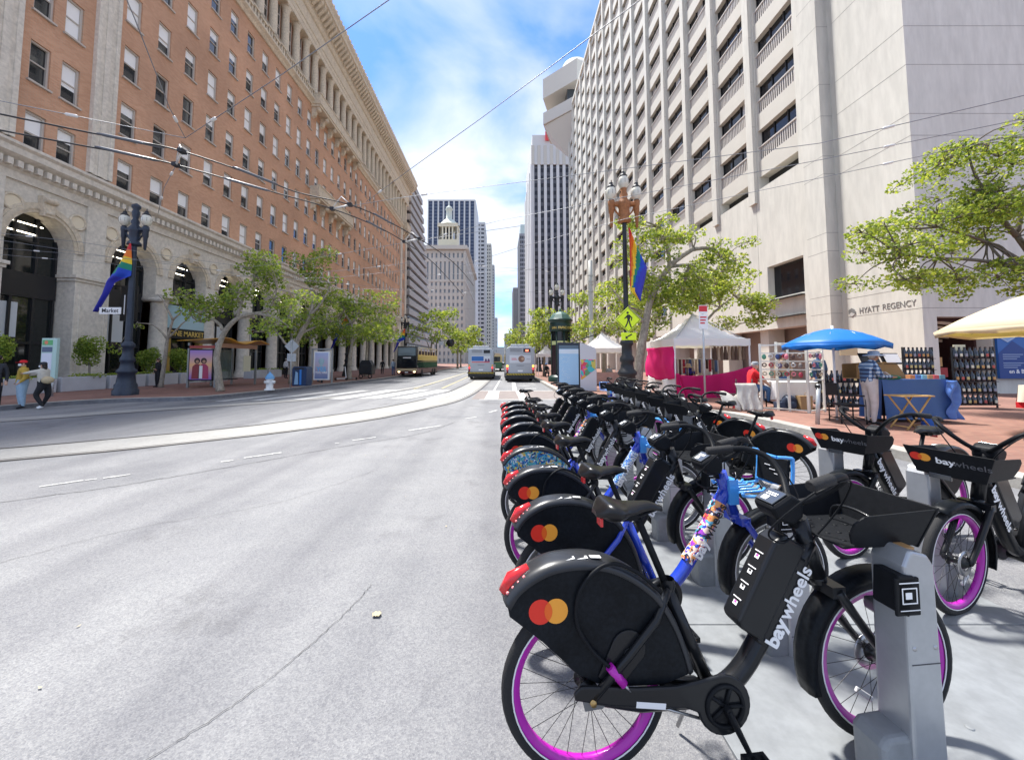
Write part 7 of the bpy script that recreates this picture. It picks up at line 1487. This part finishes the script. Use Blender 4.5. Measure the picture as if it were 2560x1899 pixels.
person('person in a blue plaid shirt, khaki trousers and sun hat reading at the blue stand', (8.75, 9.15, .15), R(80), plaid(), khaki, blackc, SKIN2, 1.74, dict(nb=(0, -.05, 1.44), pel=(0, 0, .97), nk=(0, -.08, 1.5), hd=(0, -.13, 1.58), ht=(0, -.12, 1.64), no=(0, -.225, 1.55), el=(.24, -.1, 1.13), wl=(.14, -.36, 1.12), er=(-.24, -.1, 1.13), wr=(-.14, -.36, 1.12)), False, ('sun', c_('hat_blue', (.36, .43, .52))), mat('hair_grey', (.4, .38, .36), .6), bulk=1.12)
tag(MB().box((9.18, 9.22, 1.34), (.2, .26, .012), rot=Matrix.Rotation(R(35), 3, 'Y')).build('paper_sheets', M_card, None), 'white sheets held by the person in plaid', 'paper')
table('stand draped to the ground in blue cloth beside the person in plaid', 9.5, 11.15, 9.6, 10.2, 1.2, mat('cloth_blue_drape', (.06, .14, .36), .7, bump=.15, bs=6), .98)
sheet2 = MB().grid(lambda u, v: (11.0+.3*u+.03*math.sin(v*14), 9.5+.05*math.sin(u*8+v*9), 1.18-.95*v), 12, 20).build('pleated_cloth', mat('cloth_shiny_blue', (.10, .22, .62), .3), None, solid=.004); tag(sheet2, 'shiny pleated blue cloth at the right end of the blue stand', 'cloth')
bx_ = thing('display_case', 'open wooden display case on the blue stand', 'case', (10.0, 10.0, 1.2)); MB().prism([(-.75, 0), (.55, 0), (.25, .45), (-.75, .38)], -.02, 0, 'y').prism([(-.75, 0), (.55, 0), (.25, .45), (-.75, .38)], .4, .42, 'y').box2(-.75, .55, 0, .4, 0, .02).build('box', mat('case_wood', (.32, .19, .07), .6), bx_)
for k in range(2): MB().box((-.35+.55*k, .05, .52), (.5, .02, .32), rot=Matrix.Rotation(R(-25), 3, 'X')).build('lid_%s' % 'frame', M_signbk, bx_, bevel=.01)
MB().box((.2, .0, .53), (.38, .01, .24), rot=Matrix.Rotation(R(-25), 3, 'X')).build('print', M_card, bx_)
gb = MB().ball((9.75, 9.75, 1.24), (.35, .2, .08), 14, 8); tag(gb.build('green_bag', c_('green', (.01, .14, .08)), None), 'flat dark green cloth bag on the blue stand', 'bag')
for k, c in enumerate(((.6, .25, .1), (.08, .2, .6), (.2, .5, .7), (.5, .3, .15), (.6, .1, .12), (.1, .3, .4))): tag(MB().box2(10.25+.15*k, 10.37+.15*k, 9.63, 9.75, 1.21, 1.31).build('trinket_box', mat('tbx%d' % k, c, .4), None, bevel=.005), ['orange', 'blue', 'pale blue', 'brown', 'red', 'teal'][k]+' little box on the front edge of the blue stand', 'box', 'little boxes on the blue stand')
ws = thing('wooden_folding_table', 'small light wood folding table in front of the blue stand', 'table', (9.2, 8.7, .15), R(4)); M_lw = mat('light_wood', (.55, .34, .12), .5, var=.15, vs=6, stretch=(1, 8, 8))
for k in range(5): MB().box2(-.38, .38, -.2+.082*k, -.2+.082*k+.076, .72, .745).build('slat', M_lw, ws)
for s in (-1, 1):
    for q in (-1, 1): MB().tube([(q*.3, s*.17, .0), (-q*.02+q*.0, s*.17, .36), (-q*.3, s*.17, .72)], .018, 6).build('leg', M_lw, ws)
for q in (-1, 1): MB().cyl((q*.27, -.17, .06), (q*.27, .17, .06), .014, n=6).build('stretcher', M_lw, ws)
tag(MB().lathe([(.13, 0), (.14, .2), (.12, .25)], 8, (9.95, 9.0, .15)).build('blue_sack', mat('sack_blue', (.02, .12, .5), .5), None), 'small crumpled blue sack on the bricks by the blue stand', 'bag')
person('person in a tan jacket and jeans with back turned behind the lattice rack', (10.0, 13.6, .15), R(170), tanc, jeans, blackc, h=1.78, hat=('cap', bluec), bulk=1.2); person('person in a denim jacket and jeans with back turned behind the parasol pole', (11.1, 13.4, .15), R(190), denim, jeans, blackc, h=1.82, bulk=1.1)
# bottle racks
M_btl = mat('bottle_dark', (.012, .014, .02), .12, coat=.6); btl = MB().lathe([(0, 0), (.065, 0), (.07, .02), (.07, .2), (.03, .28), (.026, .36), (.03, .37)], 10).mesh('bottle_clock', M_btl); LABC = [(.7, .66, .5), (.6, .5, .2), (.5, .1, .08), (.65, .65, .62), (.55, .3, .1), (.3, .3, .35)]
lab = [MB().lathe([(.0712, .06), (.0712, .15)], 5, a0=-PI*.72, a1=-PI*.28).mesh('paper_label', mat('blabel%d' % i, c, .6)) for i, c in enumerate(LABC)]
def bottle_rack(label, x, y, rz, nx, nz):
    t = thing('bottle_rack', label, 'rack', (x, y, .15), rz, 'racks of bottles'); w = nx*.17; rr = random.Random(int(x*7))
    for xx in (0, w): MB().box2(xx-.012, xx+.012, -.02, .02, 0, nz*.375+.1).build('upright', M_dkiron, t)
    for k in range(nz):
        z = .1+k*.375; MB().box2(0, w, -.09, .09, z-.015, z).build('shelf', M_dkiron, t)
        for i in range(nx):
            b = put('bottle', btl, t); b.location = (.085+i*.17, 0, z)
            if rr.random() < .85: put('paper_label', rr.choice(lab), b)
bottle_rack('left rack of dark labelled bottles near the hotel corner', 13.35, 12.75, R(8), 7, 5); bottle_rack('right rack of dark labelled bottles near the hotel corner', 14.75, 12.55, R(0), 8, 5)
bottle_rack('row of dark bottles on a low rack behind the person in plaid', 9.9, 12.0, R(0), 9, 3)
tag(MB().box2(15.0, 15.4, 12.7, 12.72, 1.98, 2.2).build('paper_notice', mat('notice_cream', (.7, .66, .45), .6), None), 'cream paper notice on top of the right bottle rack', 'notice'); tag(MB().box2(11.6, 12.2, 13.1, 13.12, 1.85, 2.2).build('paper_notice', mat('notice_tan', (.6, .45, .25), .6), None), 'tan paper notice above the low bottle rack', 'notice')
table('table with cream and red cloth cut by the right edge', 13.15, 14.8, 8.9, 9.8, 1.05, mat('cloth_cream2', (.68, .62, .5), .7), .42); tag(MB().box2(13.1, 14.85, 8.86, 9.84, .48, .62).build('red_cloth_band', redc, None), 'red cloth band under the cream table at the right edge', 'cloth')
cmr = thing('dome_camera', 'small dark dome camera on the hotel sign wall corner', 'camera', (19.8, 18.1, 5.6)); MB().lathe([(.2, .1), (.22, .0), (.2, -.06), (.14, -.16), (0, -.2)], 14).build('dome', M_signbk, cmr); MB().box((.1, 0, .1), (.3, .08, .06)).build('bracket', M_galv, cmr)
# ---------------------------------------------------------------- overhead wires
M_wire = mat('wire_black', (.015, .016, .02), .5); M_span = mat('wire_steel', (.22, .23, .25), .5, metal=.4); M_ins = mat('insulator', (.62, .62, .60), .4)
WIRES = [('trolley_wire', 'upper trolley wire curving over the tram tracks from the left edge', [(-9.05, 6.38, 6.0), (-8.81, 6.52, 6.0), (-7.92, 7.02, 6.0), (-7.28, 7.34, 6.0), (-6.6, 7.72, 6.0), (-5.74, 8.79, 6.0), (-5.25, 9.64, 6.0), (-4.18, 10.45, 6.0), (-3.56, 11.54, 6.0), (-2.88, 13.43, 6.0), (-2.34, 15.37, 6.0), (-1.89, 17.88, 6.0), (-1.51, 22.03, 6.0)], 0.016, 'k'),
         ('trolley_wire', 'lower trolley wire curving over the tram tracks from the left edge', [(-9.63, 6.8, 6.0), (-9.43, 6.99, 6.0), (-8.47, 7.5, 6.0), (-7.82, 7.83, 6.0), (-7.19, 8.27, 6.0), (-6.23, 9.24, 6.0), (-5.8, 9.69, 6.0), (-4.8, 10.74, 6.0), (-4.0, 12.14, 6.0), (-3.5, 13.75, 6.0), (-3.01, 16.3, 6.0), (-2.76, 19.41, 6.0), (-2.41, 25.45, 6.0)], 0.016, 'k'),
         ('span_wire', 'steel span wire rising from the trolley hanger to the top of the picture', [(-6.36, 7.5, 6.15), (-3.47, 5.8, 6.15), (-1.39, 4.53, 6.15), (-0.68, 4.09, 6.15)], 0.007, 's'),
         ('span_wire', 'span wire slanting down from the top left past brick windows to the trolley hanger', [(-4.49, 4.23, 6.15), (-4.81, 4.79, 6.15), (-5.88, 6.57, 6.15), (-6.36, 7.5, 6.15)], 0.007, 's'),
         ('span_wire', 'thin span wire from the left edge to the trolley hanger', [(-8.96, 6.3, 6.15), (-8.66, 6.39, 6.15), (-6.36, 7.5, 6.15)], 0.007, 's'),
         ('span_wire', 'short span wire dropping from the hanger towards the left lamp', [(-7.27, 8.37, 6.05), (-8.55, 9.52, 6.05), (-10.24, 11.25, 6.05)], 0.007, 's'),
         ('span_wire', 'long span wire from the second hanger up across the hotel towers', [(-4.86, 10.98, 6.1), (-2.85, 10.26, 6.1), (-0.51, 9.59, 6.1), (1.64, 8.99, 6.1), (6.54, 7.6, 6.1), (9.01, 6.05, 6.1)], 0.007, 's'),
         ('span_wire', 'span wire rising from the brick block to the top right sky', [(-3.84, 10.74, 6.2), (-2.08, 8.8, 6.2), (-0.38, 6.97, 6.2), (1.77, 4.58, 6.2), (2.1, 4.2, 6.2)], 0.007, 's'),
         ('span_wire', 'span wire crossing the sky below the cantilever roof to the right edge', [(-2.96, 13.97, 6.1), (0.0, 11.91, 6.1), (3.73, 9.99, 6.1), (7.09, 8.25, 6.1), (9.88, 6.67, 6.1)], 0.007, 's'),
         ('span_wire', 'lower span wire crossing over the finned tower to the right tree', [(-2.05, 17.97, 6.1), (0.78, 14.77, 6.1), (3.89, 11.81, 6.1), (7.79, 9.09, 6.1), (10.51, 7.11, 6.1)], 0.007, 's'),
         ('span_wire', 'thin wire above the left arches from the left edge', [(-17.51, 12.59, 6.0), (-17.02, 12.83, 6.0), (-15.36, 13.8, 6.0), (-13.75, 15.67, 6.0), (-11.68, 17.57, 6.0), (-8.44, 16.3, 6.0), (-2.89, 13.57, 6.0), (0.64, 12.14, 6.0)], 0.007, 's'),
         ('span_wire', 'second thin wire across the left arches', [(-19.35, 13.94, 6.0), (-19.25, 14.55, 6.0), (-16.57, 15.67, 6.0), (-14.59, 16.64, 6.0), (-12.85, 19.41, 6.0), (-11.21, 20.08, 6.0), (-8.3, 19.69, 6.0), (-3.79, 17.88, 6.0)], 0.007, 's'),
         ('span_wire', 'third thin wire sagging over the left trees', [(-20.76, 14.98, 6.0), (-20.4, 15.43, 6.0), (-17.18, 17.13, 6.0), (-13.99, 19.23, 6.0), (-10.19, 20.59, 6.0), (-5.7, 23.15, 6.0)], 0.007, 's'),
         ('span_wire', 'fourth thin wire crossing the nearest left lamp', [(-18.6, 13.39, 6.0), (-17.98, 13.57, 6.0), (-16.41, 15.67, 6.0), (-14.28, 17.57, 6.0), (-12.07, 19.41, 6.0)], 0.007, 's'),
         ('span_wire', 'wire over the shelter tree running to the far bus', [(-12.5, 22.76, 6.0), (-9.15, 22.89, 6.0), (-5.7, 23.15, 6.0), (-1.25, 23.69, 6.0)], 0.007, 's'),
         ('span_wire', 'lowest thin wire in front of the far left trees', [(-13.72, 26.78, 6.0), (-10.45, 28.44, 6.0), (-6.35, 30.11, 6.0), (-2.33, 31.73, 6.0)], 0.007, 's'),
         ('span_wire', 'thin wire from the left arches to the brick block foot', [(-14.53, 19.41, 6.0), (-11.25, 19.41, 6.0), (-6.6, 17.88, 6.0), (-3.69, 16.64, 6.0)], 0.007, 's'),
         ('span_wire', 'distant span wire across the avenue above the left bus', [(-5.03, 20.75, 6.3), (0.0, 19.81, 6.3), (3.67, 18.31, 6.3)], 0.007, 's'),
         ('span_wire', 'more distant span wire across the avenue by the cream block', [(-1.74, 18.31, 6.3), (1.01, 19.11, 6.3), (5.03, 20.75, 6.3)], 0.007, 's'),
         ('span_wire', 'farthest span wire across the avenue above the buses', [(-4.09, 25.92, 6.3), (0.81, 25.62, 6.3), (6.19, 25.62, 6.3)], 0.007, 's')]
HANGERS = [(-6.6, 7.72, 6.0), (-7.19, 8.27, 6.0), (-4.18, 10.45, 6.0), (-4.8, 10.74, 6.0), (-2.88, 13.43, 6.0), (-3.5, 13.75, 6.0)]
INS = None
for nm, lb, P, r, k in WIRES:
    t = thing(nm, lb, 'wire', P[0], 0, 'overhead wires'); Q = dens(P, 5) if nm == 'trolley_wire' else P
    MB().tube(Q, r, 6).build('cable', M_wire if k == 'k' else M_span, t, world=True)
    if k == 's':
        for q in (.22, .8):
            i = min(len(P)-2, int(q*(len(P)-1))); a, b = Vector(P[i]), Vector(P[i+1]); c = a.lerp(b, .35); d = (b-a).normalized()
            MB().tube([c-d*.09, c-d*.07, c+d*.07, c+d*.09], [.012, .028, .028, .012], 8).build('insulator', M_ins, t, world=True)
    else:
        for q in (3, 5, 8):
            a, b = Vector(P[q]), Vector(P[q+1]); d = (b-a).normalized(); MB().tube([a-d*.5, a-d*.4, a+d*.4, a+d*.5], [.016, .03, .03, .016], 6).build('splice_bar', mat('splice_grey', (.12, .13, .15), .4, metal=.5), t, world=True)
for i in range(0, 6, 2):
    a, b = Vector(HANGERS[i]), Vector(HANGERS[i+1]); t = thing('wire_hanger', ['nearest trolley wire hanger frame over the left track', 'second trolley wire hanger frame before the brick block', 'farthest trolley wire hanger frame before the cream block'][i//2], 'hanger', a, 0, 'trolley wire hangers')
    MB().tube([a, b], .02, 6).build('crossbar', M_ins, t, world=True); MB().tube([a+Vector((0, 0, .02)), (a+b)/2+Vector((0, 0, .3)), b+Vector((0, 0, .02))], .014, 6).build('yoke', M_ins, t, world=True)
    for q in (a, b): MB().box(q, (.1, .14, .08)).build('clamp', M_wire, t, world=True)
